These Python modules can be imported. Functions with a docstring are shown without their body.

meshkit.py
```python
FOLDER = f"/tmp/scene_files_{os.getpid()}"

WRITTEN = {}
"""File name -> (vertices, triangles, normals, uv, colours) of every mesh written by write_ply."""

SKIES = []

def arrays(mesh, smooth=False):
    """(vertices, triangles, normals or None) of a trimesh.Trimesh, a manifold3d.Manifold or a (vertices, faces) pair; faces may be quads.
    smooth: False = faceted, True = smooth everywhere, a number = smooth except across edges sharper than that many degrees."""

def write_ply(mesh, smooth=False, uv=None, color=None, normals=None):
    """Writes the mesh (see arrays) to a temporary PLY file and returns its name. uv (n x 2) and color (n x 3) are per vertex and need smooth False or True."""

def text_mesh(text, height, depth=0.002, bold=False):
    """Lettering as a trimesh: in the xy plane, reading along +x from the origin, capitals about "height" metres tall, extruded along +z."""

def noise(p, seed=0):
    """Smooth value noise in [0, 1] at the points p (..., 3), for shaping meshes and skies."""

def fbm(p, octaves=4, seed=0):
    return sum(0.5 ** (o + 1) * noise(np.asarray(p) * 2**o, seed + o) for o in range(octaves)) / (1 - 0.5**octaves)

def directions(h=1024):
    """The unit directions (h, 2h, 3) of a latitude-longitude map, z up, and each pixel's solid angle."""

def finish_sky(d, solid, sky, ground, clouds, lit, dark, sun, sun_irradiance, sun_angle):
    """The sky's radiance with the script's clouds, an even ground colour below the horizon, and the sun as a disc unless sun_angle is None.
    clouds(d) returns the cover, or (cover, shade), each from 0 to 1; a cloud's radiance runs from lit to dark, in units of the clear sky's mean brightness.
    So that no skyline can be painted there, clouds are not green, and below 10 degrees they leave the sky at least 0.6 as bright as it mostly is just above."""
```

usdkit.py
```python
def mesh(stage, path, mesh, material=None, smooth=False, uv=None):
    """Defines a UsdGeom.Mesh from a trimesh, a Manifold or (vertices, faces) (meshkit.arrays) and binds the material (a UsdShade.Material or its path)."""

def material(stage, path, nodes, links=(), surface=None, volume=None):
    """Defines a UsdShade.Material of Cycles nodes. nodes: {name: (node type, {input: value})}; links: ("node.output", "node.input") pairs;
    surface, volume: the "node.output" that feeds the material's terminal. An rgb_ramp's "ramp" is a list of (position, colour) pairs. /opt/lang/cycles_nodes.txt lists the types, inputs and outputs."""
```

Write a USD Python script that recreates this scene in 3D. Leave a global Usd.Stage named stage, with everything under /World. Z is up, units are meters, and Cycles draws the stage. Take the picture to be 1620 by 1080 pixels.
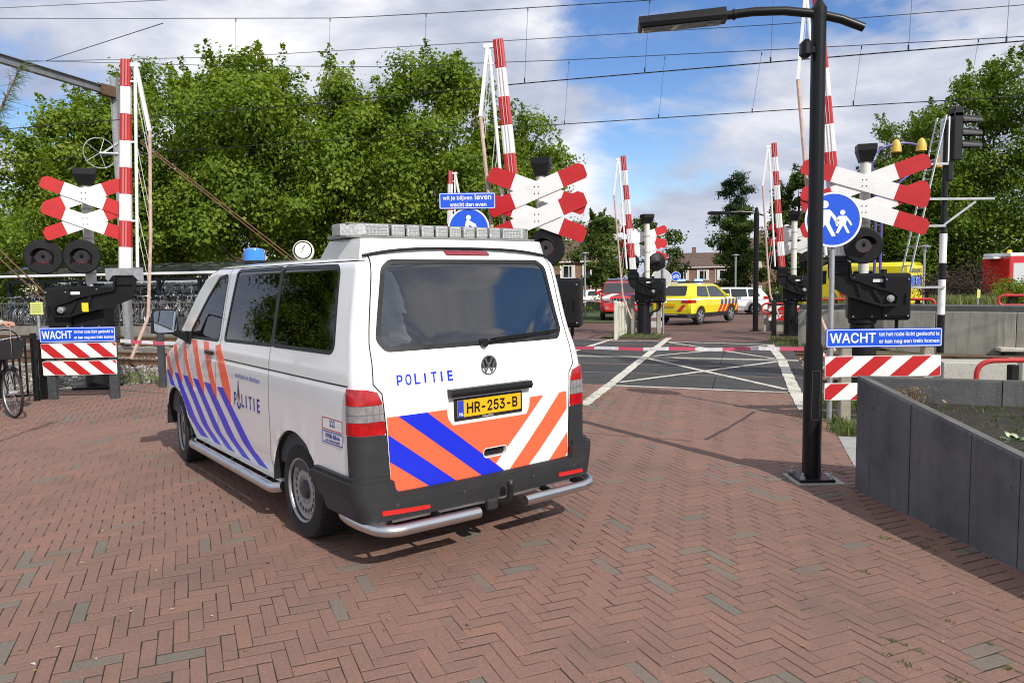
import math, random
import numpy as np
import trimesh, manifold3d, shapely
from shapely.geometry import Polygon
import usdkit, meshkit
from pxr import Usd, UsdGeom, UsdLux, UsdShade, Gf, Sdf, Vt

stage = Usd.Stage.CreateInMemory()
UsdGeom.SetStageUpAxis(stage, 'Z')
UsdGeom.SetStageMetersPerUnit(stage, 1.0)
UsdGeom.Xform.Define(stage, '/World')
stage.SetDefaultPrim(stage.GetPrimAtPath('/World'))
RNG = np.random.default_rng(11)

# ---------------------------------------------------------------- camera
F_PX, PITCH, ROLL, EYE = 1200.0, 0.082, 0.016, 1.78
cam = UsdGeom.Camera.Define(stage, '/World/camera')
cam.CreateHorizontalApertureAttr(36.0)
cam.CreateVerticalApertureAttr(24.0)
cam.CreateFocalLengthAttr(36.0 * F_PX / 1620.0)
cam.CreateClippingRangeAttr(Gf.Vec2f(0.05, 5000))
cam.CreateExposureAttr(EXPOSURE := 0.04)
_c, _s = math.cos(PITCH), math.sin(PITCH)
RIGHT, FWD, UP = np.array([1, 0, 0.]), np.array([0, _c, -_s]), np.array([0, _s, _c])
_cr, _sr = math.cos(ROLL), math.sin(ROLL)
_r2, _u2 = RIGHT * _cr - UP * _sr, UP * _cr + RIGHT * _sr
_m = Gf.Matrix4d(*_r2, 0, *_u2, 0, *(-FWD), 0, 0, 0, EYE, 1)
cam.AddTransformOp().Set(_m)

# ---------------------------------------------------------------- sky and sun
SUN_AZ, SUN_EL = math.radians(149.0), math.radians(37.5)     # azimuth from +y towards +x
SUN_DIR = np.array([math.sin(SUN_AZ) * math.cos(SUN_EL), math.cos(SUN_AZ) * math.cos(SUN_EL), math.sin(SUN_EL)])
sky_nodes = {
    'tc': ('texture_coordinate', {}),
    'sky': ('sky_texture', {'sky_type': 'single_scattering', 'sun_disc': False, 'sun_elevation': SUN_EL, 'sun_rotation': SUN_AZ, 'aerosol_density': 0.25, 'ozone_density': 2.5}),
    'vivid': ('hsv', {'hue': 0.512, 'saturation': 1.22, 'value': 1.35, 'fac': 1.0}),
    'map': ('mapping', {'mapping_type': 'point', 'scale': (1.0, 1.0, 2.3), 'location': (9.96, 5.19, 3.81)}),
    'big': ('noise_texture', {'dimensions': '3D', 'scale': 2.1, 'detail': 9.0, 'roughness': 0.56, 'distortion': 0.25}),
    'cover': ('map_range', {'range_type': 'smoothstep', 'from_min': 0.375, 'from_max': 0.470, 'to_min': 0.0, 'to_max': 1.0, 'clamp': True}),
    'map2': ('mapping', {'mapping_type': 'point', 'scale': (1.0, 1.0, 2.6), 'location': (3.1, 1.7, 0.35)}),
    'sh': ('noise_texture', {'dimensions': '3D', 'scale': 3.4, 'detail': 8.0, 'roughness': 0.55, 'distortion': 0.3}),
    'shade': ('rgb_ramp', {'ramp': [(0.36, (3.7, 4.2, 5.7)), (0.50, (5.9, 6.25, 7.4)), (0.60, (8.4, 8.5, 9.0)), (0.70, (10.8, 10.7, 10.7))]}),
    'mix': ('mix_color', {'blend_type': 'mix'}),
    'bg': ('background_shader', {'strength': 0.105}),
}
sky_links = [('tc.generated', 'map.vector'), ('map.vector', 'big.vector'), ('big.fac', 'cover.value'), ('tc.generated', 'map2.vector'), ('map2.vector', 'sh.vector'),
             ('sh.fac', 'shade.fac'), ('cover.result', 'mix.fac'), ('sky.color', 'vivid.color'), ('vivid.color', 'mix.a'), ('shade.color', 'mix.b'), ('mix.result', 'bg.color')]
sky_mat = usdkit.material(stage, '/World/Looks/sky_material', sky_nodes, sky_links, surface='bg.background')
dome = UsdLux.DomeLight.Define(stage, '/World/sky')
UsdShade.MaterialBindingAPI.Apply(dome.GetPrim()).Bind(sky_mat)
dome.GetPrim().SetCustomDataByKey('kind', 'structure')

sun = UsdLux.DistantLight.Define(stage, '/World/sun')
sun.CreateNormalizeAttr(True)
sun.CreateIntensityAttr(1.12)
sun.CreateAngleAttr(0.5)
sun.CreateColorAttr(Gf.Vec3f(1.0, 0.95, 0.87))
_z = SUN_DIR / np.linalg.norm(SUN_DIR)
_x = np.cross([0, 0, 1.0], _z); _x /= np.linalg.norm(_x)
_y = np.cross(_z, _x)
sun.AddTransformOp().Set(Gf.Matrix4d(*_x, 0, *_y, 0, *_z, 0, 0, 0, 0, 1))

# ---------------------------------------------------------------- places: t across the road, d along it, z up
RA = math.radians(17.4)
T, D = np.array([math.cos(RA), -math.sin(RA), 0]), np.array([math.sin(RA), math.cos(RA), 0])
RK = 0.055                                                     # the rails run slightly skew to the road
RAIL = (T - RK * D) / math.hypot(1, RK)
RAIL_ANG = math.atan2(RAIL[1], RAIL[0])
ROAD_ANG = math.atan2(T[1], T[0])


def W(t, d, z=0.0):
    return T * t + D * d + np.array([0, 0, z])


def gz(d):
    """The far side of the crossing falls away gently."""
    return -0.017 * max(0.0, d - 21.5)


def view(u, v):
    x, y = u - 810, v - 540
    return RIGHT * (x * _cr - y * _sr) / F_PX + FWD - UP * (x * _sr + y * _cr) / F_PX


def at(u, v, Y):
    """The real point at forward distance Y seen in that direction."""
    r = view(u, v)
    return np.array([0, 0, EYE]) + r * (Y / r[1])


def ground(u, v, z=0.0):
    r = view(u, v)
    p = np.array([0, 0, EYE]) + r * ((z - EYE) / r[2])
    if p @ D > 21.5 and z == 0:
        n = np.array([0.017 * D[0], 0.017 * D[1], 1.0])
        k = 0.017 * 21.5
        t_ = (k - n @ np.array([0, 0, EYE])) / (n @ r)
        p = np.array([0, 0, EYE]) + r * t_
    return p


# ---------------------------------------------------------------- prims
_taken = set()


def _path(name, parent):
    base = (parent.GetPath().pathString if parent else '/World') + '/' + name
    p, k = base, 0
    while p in _taken:
        k += 1
        p = f'{base}_{k:03d}'
    _taken.add(p)
    return p


def tag(prim, label=None, cat=None, group=None, kind=None):
    prim = prim.GetPrim() if hasattr(prim, 'GetPrim') else prim
    for k, v in (('label', label), ('category', cat), ('group', group), ('kind', kind)):
        if v:
            prim.SetCustomDataByKey(k, v)
    return prim


def thing(name, label, cat, loc=(0, 0, 0), rz=0.0, group=None, scale=None):
    x = UsdGeom.Xform.Define(stage, _path(name, None))
    x.AddTranslateOp().Set(Gf.Vec3d(*map(float, loc)))
    x.AddRotateZOp().Set(math.degrees(rz))
    if scale is not None:
        x.AddScaleOp().Set(Gf.Vec3f(*([scale] * 3 if np.ndim(scale) == 0 else scale)))
    return tag(x.GetPrim(), label, cat, group)


def dup(src, label, cat, loc, rz=0.0, group=None, name=None, scale=None):
    x = UsdGeom.Xform.Define(stage, _path(name or src.GetName().rstrip('0123456789').rstrip('_'), None))
    x.AddTranslateOp().Set(Gf.Vec3d(*map(float, loc)))
    x.AddRotateZOp().Set(math.degrees(rz))
    if scale is not None:
        x.AddScaleOp().Set(Gf.Vec3f(*([scale] * 3 if np.ndim(scale) == 0 else scale)))
    x.GetPrim().GetReferences().AddInternalReference(src.GetPath())
    x.GetPrim().SetInstanceable(True)
    return tag(x.GetPrim(), label, cat, group)


def obj(name, mesh, material, parent=None, label=None, cat=None, group=None, kind=None, smooth=False, tone=None):
    m = usdkit.mesh(stage, _path(name, parent), mesh, material, smooth=smooth)
    if tone is not None:
        UsdGeom.PrimvarsAPI(m).CreatePrimvar('tone', Sdf.ValueTypeNames.FloatArray, 'vertex').Set(Vt.FloatArray.FromNumpy(np.asarray(tone, np.float32)))
    return tag(m.GetPrim(), label, cat, group, kind)


# ---------------------------------------------------------------- shapes
def rotz(a):
    c, s = math.cos(a), math.sin(a)
    return np.array([[c, -s, 0], [s, c, 0], [0, 0, 1.0]])


def frame(z):
    z = np.asarray(z, float) / np.linalg.norm(z)
    a = np.array([0, 0, 1.0]) if abs(z[2]) < 0.9 else np.array([1.0, 0, 0])
    x = np.cross(a, z); x /= np.linalg.norm(x)
    return np.stack([x, np.cross(z, x), z], 1)


class MB:
    """Collects pieces and hands them on as one mesh."""

    def __init__(self):
        self.v, self.f, self.n = [], [], 0

    def add(self, v, f):
        v, f = np.asarray(v, float), np.asarray(f, int)
        if f.shape[1] == 4:
            f = np.vstack([f[:, [0, 1, 2]], f[:, [0, 2, 3]]])
        self.v.append(v); self.f.append(f + self.n); self.n += len(v)
        return self

    def tm(self, m):
        if hasattr(m, 'to_mesh'):
            q = m.to_mesh()
            return self.add(q.vert_properties[:, :3], q.tri_verts)
        return self.add(m.vertices, m.faces)

    def box(self, c, s, r=None, bev=0.0):
        """Box with centre c, sizes s, rotation matrix r and chamfered edges."""
        h = np.asarray(s, float) / 2
        if bev > 0:
            b = min(bev, h.min() * 0.8)
            pts = [np.array(sg) * np.where(np.arange(3) == k, h, h - b) for k in range(3) for sg in np.array(np.meshgrid([-1, 1], [-1, 1], [-1, 1])).T.reshape(-1, 3)]
            m = manifold3d.Manifold.hull_points(np.array(pts))
            q = m.to_mesh(); v, f = q.vert_properties[:, :3], q.tri_verts
        else:
            v = np.array([[x, y, z] for x in (-1, 1) for y in (-1, 1) for z in (-1, 1)]) * h
            f = np.array([[0, 1, 3, 2], [4, 6, 7, 5], [0, 4, 5, 1], [2, 3, 7, 6], [0, 2, 6, 4], [1, 5, 7, 3]])
        if r is not None:
            v = v @ np.asarray(r).T
        return self.add(v + np.asarray(c, float), f)

    def bar(self, p, q, w, h=None, up=(0, 0, 1)):
        """Rectangular bar from p to q."""
        p, q = np.asarray(p, float), np.asarray(q, float)
        z = q - p; L = np.linalg.norm(z); z = z / L
        u = np.asarray(up, float)
        if abs(u @ z) > 0.95:
            u = np.array([1.0, 0, 0])
        x = np.cross(u, z); x /= np.linalg.norm(x)
        return self.box((p + q) / 2, (w, h or w, L), np.stack([x, np.cross(z, x), z], 1))

    def tube(self, path, r, n=10, cap=True):
        path = np.asarray(path, float)
        r = np.broadcast_to(np.asarray(r, float), len(path))
        tan = np.gradient(path, axis=0)
        tan /= np.linalg.norm(tan, axis=1, keepdims=True)
        fr = frame(tan[0]); x = fr[:, 0]
        rings = []
        ang = np.arange(n) * 2 * math.pi / n
        for p, t, rr in zip(path, tan, r):
            x = x - t * (x @ t); x /= np.linalg.norm(x)
            y = np.cross(t, x)
            rings.append(p + rr * (np.cos(ang)[:, None] * x + np.sin(ang)[:, None] * y))
        v = np.vstack(rings)
        i = np.arange(len(path) - 1)[:, None] * n
        a = np.arange(n)[None]; b = (a + 1) % n
        f = np.stack([i + a, i + b, i + n + b, i + n + a], -1).reshape(-1, 4)
        f = np.vstack([f[:, [0, 1, 2]], f[:, [0, 2, 3]]])
        if cap:
            k = len(v); v = np.vstack([v, path[:1], path[-1:]])
            a = np.arange(n); b = (a + 1) % n; e = (len(path) - 1) * n
            f = np.vstack([f, np.stack([np.full(n, k), b, a], 1), np.stack([np.full(n, k + 1), e + a, e + b], 1)])
        return self.add(v, f)

    def cyl(self, p, q, r, n=12):
        return self.tube([p, q], r, n)

    def lathe(self, prof, c=(0, 0, 0), axis=(0, 0, 1), n=24):
        """prof: (radius, height) pairs along the axis; closed by its ends."""
        fr = frame(axis)
        prof = np.asarray(prof, float); m = len(prof)
        ang = np.arange(n) * 2 * math.pi / n
        ring = np.stack([np.cos(ang), np.sin(ang)], 1)
        v = np.concatenate([np.concatenate([ring * max(r, 1e-5), np.full((n, 1), h)], 1) for r, h in prof])
        i = np.arange(m - 1)[:, None] * n
        a = np.arange(n)[None]; b = (a + 1) % n
        f = np.stack([i + a, i + b, i + n + b, i + n + a], -1).reshape(-1, 4)
        return self.add(v @ fr.T + np.asarray(c, float), f)

    def prism(self, poly, o, ex, ey, depth):
        """Extrudes the 2-D polygon (shapely or points) laid out from o along ex, ey; depth along ex x ey."""
        poly = poly if hasattr(poly, 'geom_type') else Polygon(poly)
        if not poly.is_valid:
            poly = poly.buffer(0)
        ex, ey = np.asarray(ex, float), np.asarray(ey, float)
        ez = np.cross(ex, ey)
        for g in getattr(poly, 'geoms', [poly]):
            m = trimesh.creation.extrude_polygon(g, abs(depth), engine='earcut')
            v = m.vertices.copy()
            if depth < 0:
                v[:, 2] += depth
            self.add(np.asarray(o, float) + v[:, :1] * ex + v[:, 1:2] * ey + v[:, 2:3] * ez, m.faces)
        return self

    def mesh(self):
        return np.vstack(self.v), np.vstack(self.f)

    def build(self, name, material, parent=None, **k):
        return obj(name, self.mesh(), material, parent, **k)


_text = {}


def text(s, height, depth=0.002, bold=True):
    key = (s, bold)
    if key not in _text:
        _text[key] = meshkit.text_mesh(s, 1.0, 1.0, bold)
    m = _text[key]
    v = np.array(m.vertices) * [height, height, depth]
    return v, np.array(m.faces)


def lettering(s, o, ex, ey, height, depth=0.002, bold=True, width=None, spacing=1.0, mb=None):
    """Letters starting at o, reading along ex, upright along ey, standing proud along ex x ey."""
    v, f = text(s, height, depth, bold)
    if width:
        v = v * [width / v[:, 0].max(), 1, 1]
    ex, ey = np.asarray(ex, float), np.asarray(ey, float)
    mb = mb or MB()
    mb.add(np.asarray(o, float) + v[:, :1] * ex + v[:, 1:2] * ey + v[:, 2:3] * np.cross(ex, ey), f)
    return mb


def disc(r, n=40, cx=0, cy=0):
    a = np.arange(n) * 2 * math.pi / n
    return Polygon(np.stack([cx + r * np.cos(a), cy + r * np.sin(a)], 1))


def rrect(w, h, r, cx=0, cy=0):
    return shapely.box(cx - w / 2 + r, cy - h / 2 + r, cx + w / 2 - r, cy + h / 2 - r).buffer(r, quad_segs=4)


# ---------------------------------------------------------------- materials
_mats = {}


def M(name, color=(0.5, 0.5, 0.5), rough=0.5, metal=0.0, var=0.0, vscale=6.0, dirt=0.0, dirt_color=(0.12, 0.10, 0.08), bump=0.0, bscale=60.0, coat=0.0, spec=0.5, emit=None, estr=0.0, tone=None, transl=0.0, dirt_scale=2.5, streak=0.0, streak_color=(0.16, 0.155, 0.145)):
    """A principled material with optional colour mottling, dirt, bump and a per-vertex tone ramp."""
    if name in _mats:
        return _mats[name]
    n = {'p': ('principled_bsdf', {'base_color': color, 'roughness': rough, 'metallic': metal, 'coat_weight': coat, 'specular_ior_level': spec})}
    l = []
    src = None
    if emit is not None:
        n['p'][1].update(emission_color=emit, emission_strength=estr)
    if var or dirt or bump or streak:
        n['tc'] = ('texture_coordinate', {})
        vec = 'tc.object'
    if tone is not None:
        n['at'] = ('attribute', {'attribute': 'tone'})
        n['tr'] = ('rgb_ramp', {'ramp': tone})
        l.append(('at.fac', 'tr.fac'))
        src = 'tr.color'
    if var:
        n['nz'] = ('noise_texture', {'scale': vscale, 'detail': 6.0, 'roughness': 0.6})
        n['mr'] = ('map_range', {'from_min': 0.3, 'from_max': 0.7, 'to_min': 1 - var, 'to_max': 1 + var})
        n['mu'] = ('mix_color', {'blend_type': 'multiply', 'fac': 1.0, 'a': color, 'use_clamp_result': False})
        n['cc'] = ('combine_color', {})
        l += [(vec, 'nz.vector'), ('nz.fac', 'mr.value'), ('mr.result', 'cc.r'), ('mr.result', 'cc.g'), ('mr.result', 'cc.b'), ('cc.color', 'mu.b')]
        if src:
            l.append((src, 'mu.a'))
        src = 'mu.result'
    if dirt:
        n['dz'] = ('noise_texture', {'scale': dirt_scale, 'detail': 9.0, 'roughness': 0.68})
        n['dm'] = ('map_range', {'range_type': 'smoothstep', 'from_min': 0.45, 'from_max': 0.75, 'to_min': 0.0, 'to_max': dirt, 'clamp': True})
        n['dx'] = ('mix_color', {'blend_type': 'mix', 'a': color, 'b': dirt_color})
        l += [(vec, 'dz.vector'), ('dz.fac', 'dm.value'), ('dm.result', 'dx.fac')]
        if src:
            l.append((src, 'dx.a'))
        src = 'dx.result'
    if streak:                                                  # water marks running down the face
        n['sm'] = ('mapping', {'scale': (9.0, 9.0, 0.55)})
        n['sz'] = ('noise_texture', {'scale': 1.6, 'detail': 7.0, 'roughness': 0.62})
        n['sr'] = ('map_range', {'range_type': 'smoothstep', 'from_min': 0.48, 'from_max': 0.72, 'to_min': 0.0, 'to_max': streak, 'clamp': True})
        n['sx'] = ('mix_color', {'blend_type': 'mix', 'a': color, 'b': streak_color})
        l += [(vec, 'sm.vector'), ('sm.vector', 'sz.vector'), ('sz.fac', 'sr.value'), ('sr.result', 'sx.fac')]
        if src:
            l.append((src, 'sx.a'))
        src = 'sx.result'
    if src:
        l.append((src, 'p.base_color'))
    if bump:
        n['bz'] = ('noise_texture', {'scale': bscale, 'detail': 5.0, 'roughness': 0.6})
        n['bp'] = ('bump', {'strength': min(1.0, bump), 'distance': 0.01 if bscale > 20 else 0.03})
        l += [(vec, 'bz.vector'), ('bz.fac', 'bp.height'), ('bp.normal', 'p.normal')]
    surf = 'p.BSDF'
    if transl:
        n['tl'] = ('translucent_bsdf', {'color': color})
        n['mx'] = ('mix_closure', {'fac': transl})
        if src:
            n['hs'] = ('hsv', {'saturation': 1.1, 'value': 1.5, 'hue': 0.49})
            l += [(src, 'hs.color'), ('hs.color', 'tl.color')]
        l += [('p.BSDF', 'mx.closure1'), ('tl.BSDF', 'mx.closure2')]
        surf = 'mx.closure'
    _mats[name] = usdkit.material(stage, '/World/Looks/' + name, n, l, surface=surf)
    return _mats[name]


def glass(name, tint=(0.5, 0.5, 0.5), ior=1.6, rough=0.0):
    if name not in _mats:
        _mats[name] = usdkit.material(stage, '/World/Looks/' + name, {
            't': ('transparent_bsdf', {'color': tint}), 'g': ('glossy_bsdf', {'color': (1, 1, 1), 'roughness': rough}), 'f': ('fresnel', {'IOR': ior}), 'm': ('mix_closure', {})},
            [('f.fac', 'm.fac'), ('t.BSDF', 'm.closure1'), ('g.BSDF', 'm.closure2')], surface='m.closure')
    return _mats[name]


white_paint = M('white_paint', (0.80, 0.80, 0.79), 0.28, coat=0.5)
black_paint = M('black_paint', (0.010, 0.010, 0.011), 0.38, var=0.15, spec=0.35)
black_iron = M('black_iron', (0.008, 0.008, 0.009), 0.45, var=0.2, dirt=0.3, dirt_color=(0.03, 0.027, 0.024), bump=0.1, bscale=80, spec=0.3)
grey_plastic = M('grey_plastic', (0.024, 0.025, 0.027), 0.55, bump=0.12, bscale=500, var=0.12, spec=0.35, dirt=0.2, dirt_color=(0.06, 0.055, 0.05), dirt_scale=4)
steel = M('brushed_steel', (0.62, 0.62, 0.61), 0.28, 1.0, bump=0.03, bscale=300, var=0.06)
galv = M('galvanised_steel', (0.42, 0.43, 0.44), 0.5, 0.7, var=0.2, vscale=14)
rubber = M('tyre_rubber', (0.016, 0.016, 0.016), 0.8, var=0.15)
sign_red = M('sign_red', (0.47, 0.014, 0.016), 0.4, var=0.10, dirt=0.12, dirt_color=(0.30, 0.05, 0.04), dirt_scale=4)
sign_white = M('sign_white', (0.78, 0.78, 0.77), 0.4, dirt=0.12, dirt_scale=5)
sign_blue = M('sign_blue', (0.010, 0.085, 0.62), 0.35, var=0.05)
fluo_orange = M('livery_orange', (0.92, 0.13, 0.055), 0.35, coat=0.3)
livery_blue = M('livery_blue', (0.007, 0.024, 0.58), 0.35, coat=0.3)
red_glass = M('red_lamp_glass', (0.38, 0.005, 0.007), 0.12, coat=1.0, var=0.35, vscale=18)
clear_plastic = M('clear_lens', (0.44, 0.44, 0.44), 0.12, coat=1.0, var=0.4, vscale=60)
# ================================================================ police van
def smoothstep(a, b, x):
    t = np.clip((x - a) / (b - a), 0, 1)
    return t * t * (3 - 2 * t)


VAN_L = 4.89
_WZ = np.array([.28, .36, .44, .49, .53, .60, .70, .80, 1.0, 1.10, 1.135, 1.15, 1.165, 1.20, 1.30, 1.45, 1.60, 1.75, 1.86, 2.0])
_WX = np.array([.880, .905, .928, .944, .950, .949, .951, .953, .952, .948, .944, .938, .943, .939, .921, .894, .867, .838, .815, .785])


def half_width(y, z):
    w = np.interp(z, _WZ, _WX)
    w = w * (1 - 0.20 * np.clip((y - 4.1) / .79, 0, 1) ** 2.6) - .012 * np.clip((.6 - y) / .6, 0, 1) ** 2
    for yc in (1.0, 4.0):                                     # flared wheel arches
        r = np.hypot(y - yc, z - .335)
        w = w + .008 * np.exp(-((r - .455) / .030) ** 2) * (z > .30) * (z < .95)
    return w


_ZY = [0, 2.9, 3.15, 3.35, 3.6, 3.85, 4.05, 4.2, 4.32, 4.55, 4.75, 4.84, 4.89]
_ZR = [1.955, 1.945, 1.915, 1.82, 1.61, 1.38, 1.235, 1.17, 1.135, 1.07, .96, .86, .74]


def roof(y):
    return np.interp(y, _ZY, _ZR) if False else _roof_spline(np.clip(y, 0, VAN_L))


from scipy.interpolate import PchipInterpolator
_roof_spline = PchipInterpolator(_ZY, _ZR)
_lean = PchipInterpolator([0, .3, .55, 1.0, 1.25, 1.42, 1.9, 2.1], [.0, .0, .005, .012, .04, .10, .185, .25])


def rear_y(x, z):
    return _lean(z) + .035 * (np.abs(x) / .75) ** 2.5


def loft(off=0.0, z0=.30):
    """The van's outer skin, pushed outwards by off, as a closed solid."""
    R = .085
    th = np.linspace(0, math.pi / 2, 8)
    ys = [(R * (1 - math.sin(a)), R * (1 - math.cos(a))) for a in th[::-1]]           # rounded rear edge
    st = [(-off + y * 1.0, d) for y, d in ys]
    st += [(y, 0.0) for y in np.linspace(R + .03, 3.9, 118)]
    st += [(y, 0.0) for y in np.linspace(3.93, VAN_L - .07, 26)]
    st += [(VAN_L - .07 + (.07 + off) * math.sin(a), .07 * (1 - math.cos(a))) for a in np.linspace(.2, math.pi / 2, 6)]
    caps0 = [(st[0][0], k) for k in (.98, .8, .55, .25)]
    caps1 = [(st[-1][0], k) for k in (.25, .55, .8, .98)]
    zk = np.array([.0, .05, .09, .115, .14, .18, .24, .30, .36, .42, .48, .51, .522, .532, .55, .58, .62, .68, .74, .80, .86, .92, .97, 1.0])
    K = len(zk)

    def section(y, inset):
        zt = float(roof(y)) + off - inset
        rc = min(.11, (zt - z0) * .3)
        zs = z0 - off + (zt - rc - z0 + off) * zk if y > 3.0 else None
        if zs is None:
            zs = (z0 - off) + (zt - rc - z0 + off) * zk
        w = half_width(np.full(K, y), zs) + off - inset
        pts = [(0.0, z0 - off)] + list(zip(w, zs))
        wt = w[-1]
        for a in np.linspace(0, math.pi / 2, 9)[1:]:
            pts.append((wt - rc * 1.15 * (1 - math.cos(a)), zs[-1] + rc * math.sin(a) * .9))
        x1, z1 = pts[-1]
        for k in np.linspace(0, 1, 9)[1:]:
            pts.append((x1 * (1 - k), z1 + rc * .1 * (1 - (1 - k) ** 2) + .02 * (1 - (1 - k) ** 2) * (y < 3.6)))
        p = np.array(pts)
        return np.vstack([p, p[-2:0:-1] * [-1, 1]])

    secs, yy = [], []
    s0 = section(max(st[0][0], 0), st[0][1]); c0 = np.array([0, .95])
    for y, k in caps0[::-1]:
        secs.append(c0 + (s0 - c0) * k); yy.append(y)
    for y, d in st:
        secs.append(section(min(max(y, 0), VAN_L), d)); yy.append(y)
    s1 = section(VAN_L, st[-1][1]); c1 = np.array([0, .5])
    for y, k in caps1[::-1]:
        secs.append(c1 + (s1 - c1) * k); yy.append(y)
    n = len(secs[0]); m = len(secs)
    V = []
    for s, y in zip(secs, yy):
        x, z = s[:, 0], s[:, 1]
        f = np.clip(1 - y / .9, 0, 1)
        yv = y + rear_y(x, z) * f
        yv = yv - .10 * np.clip((y - 4.3) / .6, 0, 1) * (np.abs(x) / .9) ** 2 * 1.6        # rounded nose
        V.append(np.stack([x, yv, z], 1))
    V = np.vstack(V)
    i = np.arange(m - 1)[:, None] * n
    a = np.arange(n)[None]; b = (a + 1) % n
    q = np.stack([i + a, i + n + a, i + n + b, i + b], -1).reshape(-1, 4)
    F = np.vstack([q[:, [0, 1, 2]], q[:, [0, 2, 3]]])
    e = len(V); V = np.vstack([V, [V[:n].mean(0)], [V[-n:].mean(0)]])
    a = np.arange(n); b = (a + 1) % n
    F = np.vstack([F, np.stack([np.full(n, e), a, b], 1), np.stack([np.full(n, e + 1), (m - 1) * n + b, (m - 1) * n + a], 1)])
    man = manifold3d.Manifold(manifold3d.Mesh(np.asarray(V, np.float32), np.asarray(F, np.uint32)))
    if man.volume() < 0:
        man = manifold3d.Manifold(manifold3d.Mesh(np.asarray(V, np.float32), np.asarray(F[:, ::-1], np.uint32)))
    return man


_loft = {}


def L_(off):
    if off not in _loft:
        _loft[off] = loft(off)
    return _loft[off]


def shell(a, b):
    k = ('s', a, b)
    if k not in _loft:
        _loft[k] = L_(a) - L_(b)
    return _loft[k]


def to_man(poly, depth):
    poly = poly if hasattr(poly, 'geom_type') else Polygon(poly)
    if not poly.is_valid:
        poly = poly.buffer(0)
    out = None
    for g in getattr(poly, 'geoms', [poly]):
        rings = [np.array(g.exterior.coords)[:-1]] + [np.array(r.coords)[:-1] for r in g.interiors]
        cs = manifold3d.CrossSection(rings, manifold3d.FillRule.EvenOdd)
        m = manifold3d.Manifold.extrude(cs, depth)
        out = m if out is None else out + m
    return out


def side_prism(poly, x0=-1.3, x1=-.35):
    """poly in (y, z), extruded across the van from x0 to x1."""
    m = to_man(poly, x1 - x0)                                   # x'=y, y'=z, z'=x
    return m.transform(np.array([[0, 0, 1, x0], [1, 0, 0, 0], [0, 1, 0, 0]], float))


def rear_prism(poly, y0=-.4, y1=.42):
    m = to_man(poly, y1 - y0)                                   # x'=x, y'=z, z'=-y
    return m.transform(np.array([[1, 0, 0, 0], [0, 0, -1, y1], [0, 1, 0, 0]], float))


def boxm(lo, hi):
    lo, hi = np.array(lo, float), np.array(hi, float)
    return manifold3d.Manifold.cube(hi - lo).translate(lo)


def rounded(pts, r):
    p = Polygon(pts)
    return p.buffer(-r).buffer(r, quad_segs=5)


def cylx(y, z, r, x0, x1, n=48):
    return manifold3d.Manifold.cylinder(x1 - x0, r, r, n).transform(np.array([[0, 0, 1, x0], [1, 0, 0, y], [0, 1, 0, z]], float))


VAN_POS, VAN_YAW = np.array([-.156, 4.976, 0.0]), .666
van = thing('police_van', 'white police van with orange and blue striped livery parked before the crossing', 'van', VAN_POS, VAN_YAW)
van_white = M('van_white', (0.80, 0.80, 0.79), 0.22, coat=0.9, dirt=0.09, dirt_color=(0.45, 0.43, 0.40), dirt_scale=3.5)
van_glass = glass('van_side_glass', (0.22, 0.24, 0.23), 1.55)
van_rear_glass = glass('van_rear_glass', (0.60, 0.62, 0.61), 2.2)
van_front_glass = glass('van_front_glass', (0.62, 0.66, 0.64), 1.55)

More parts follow.
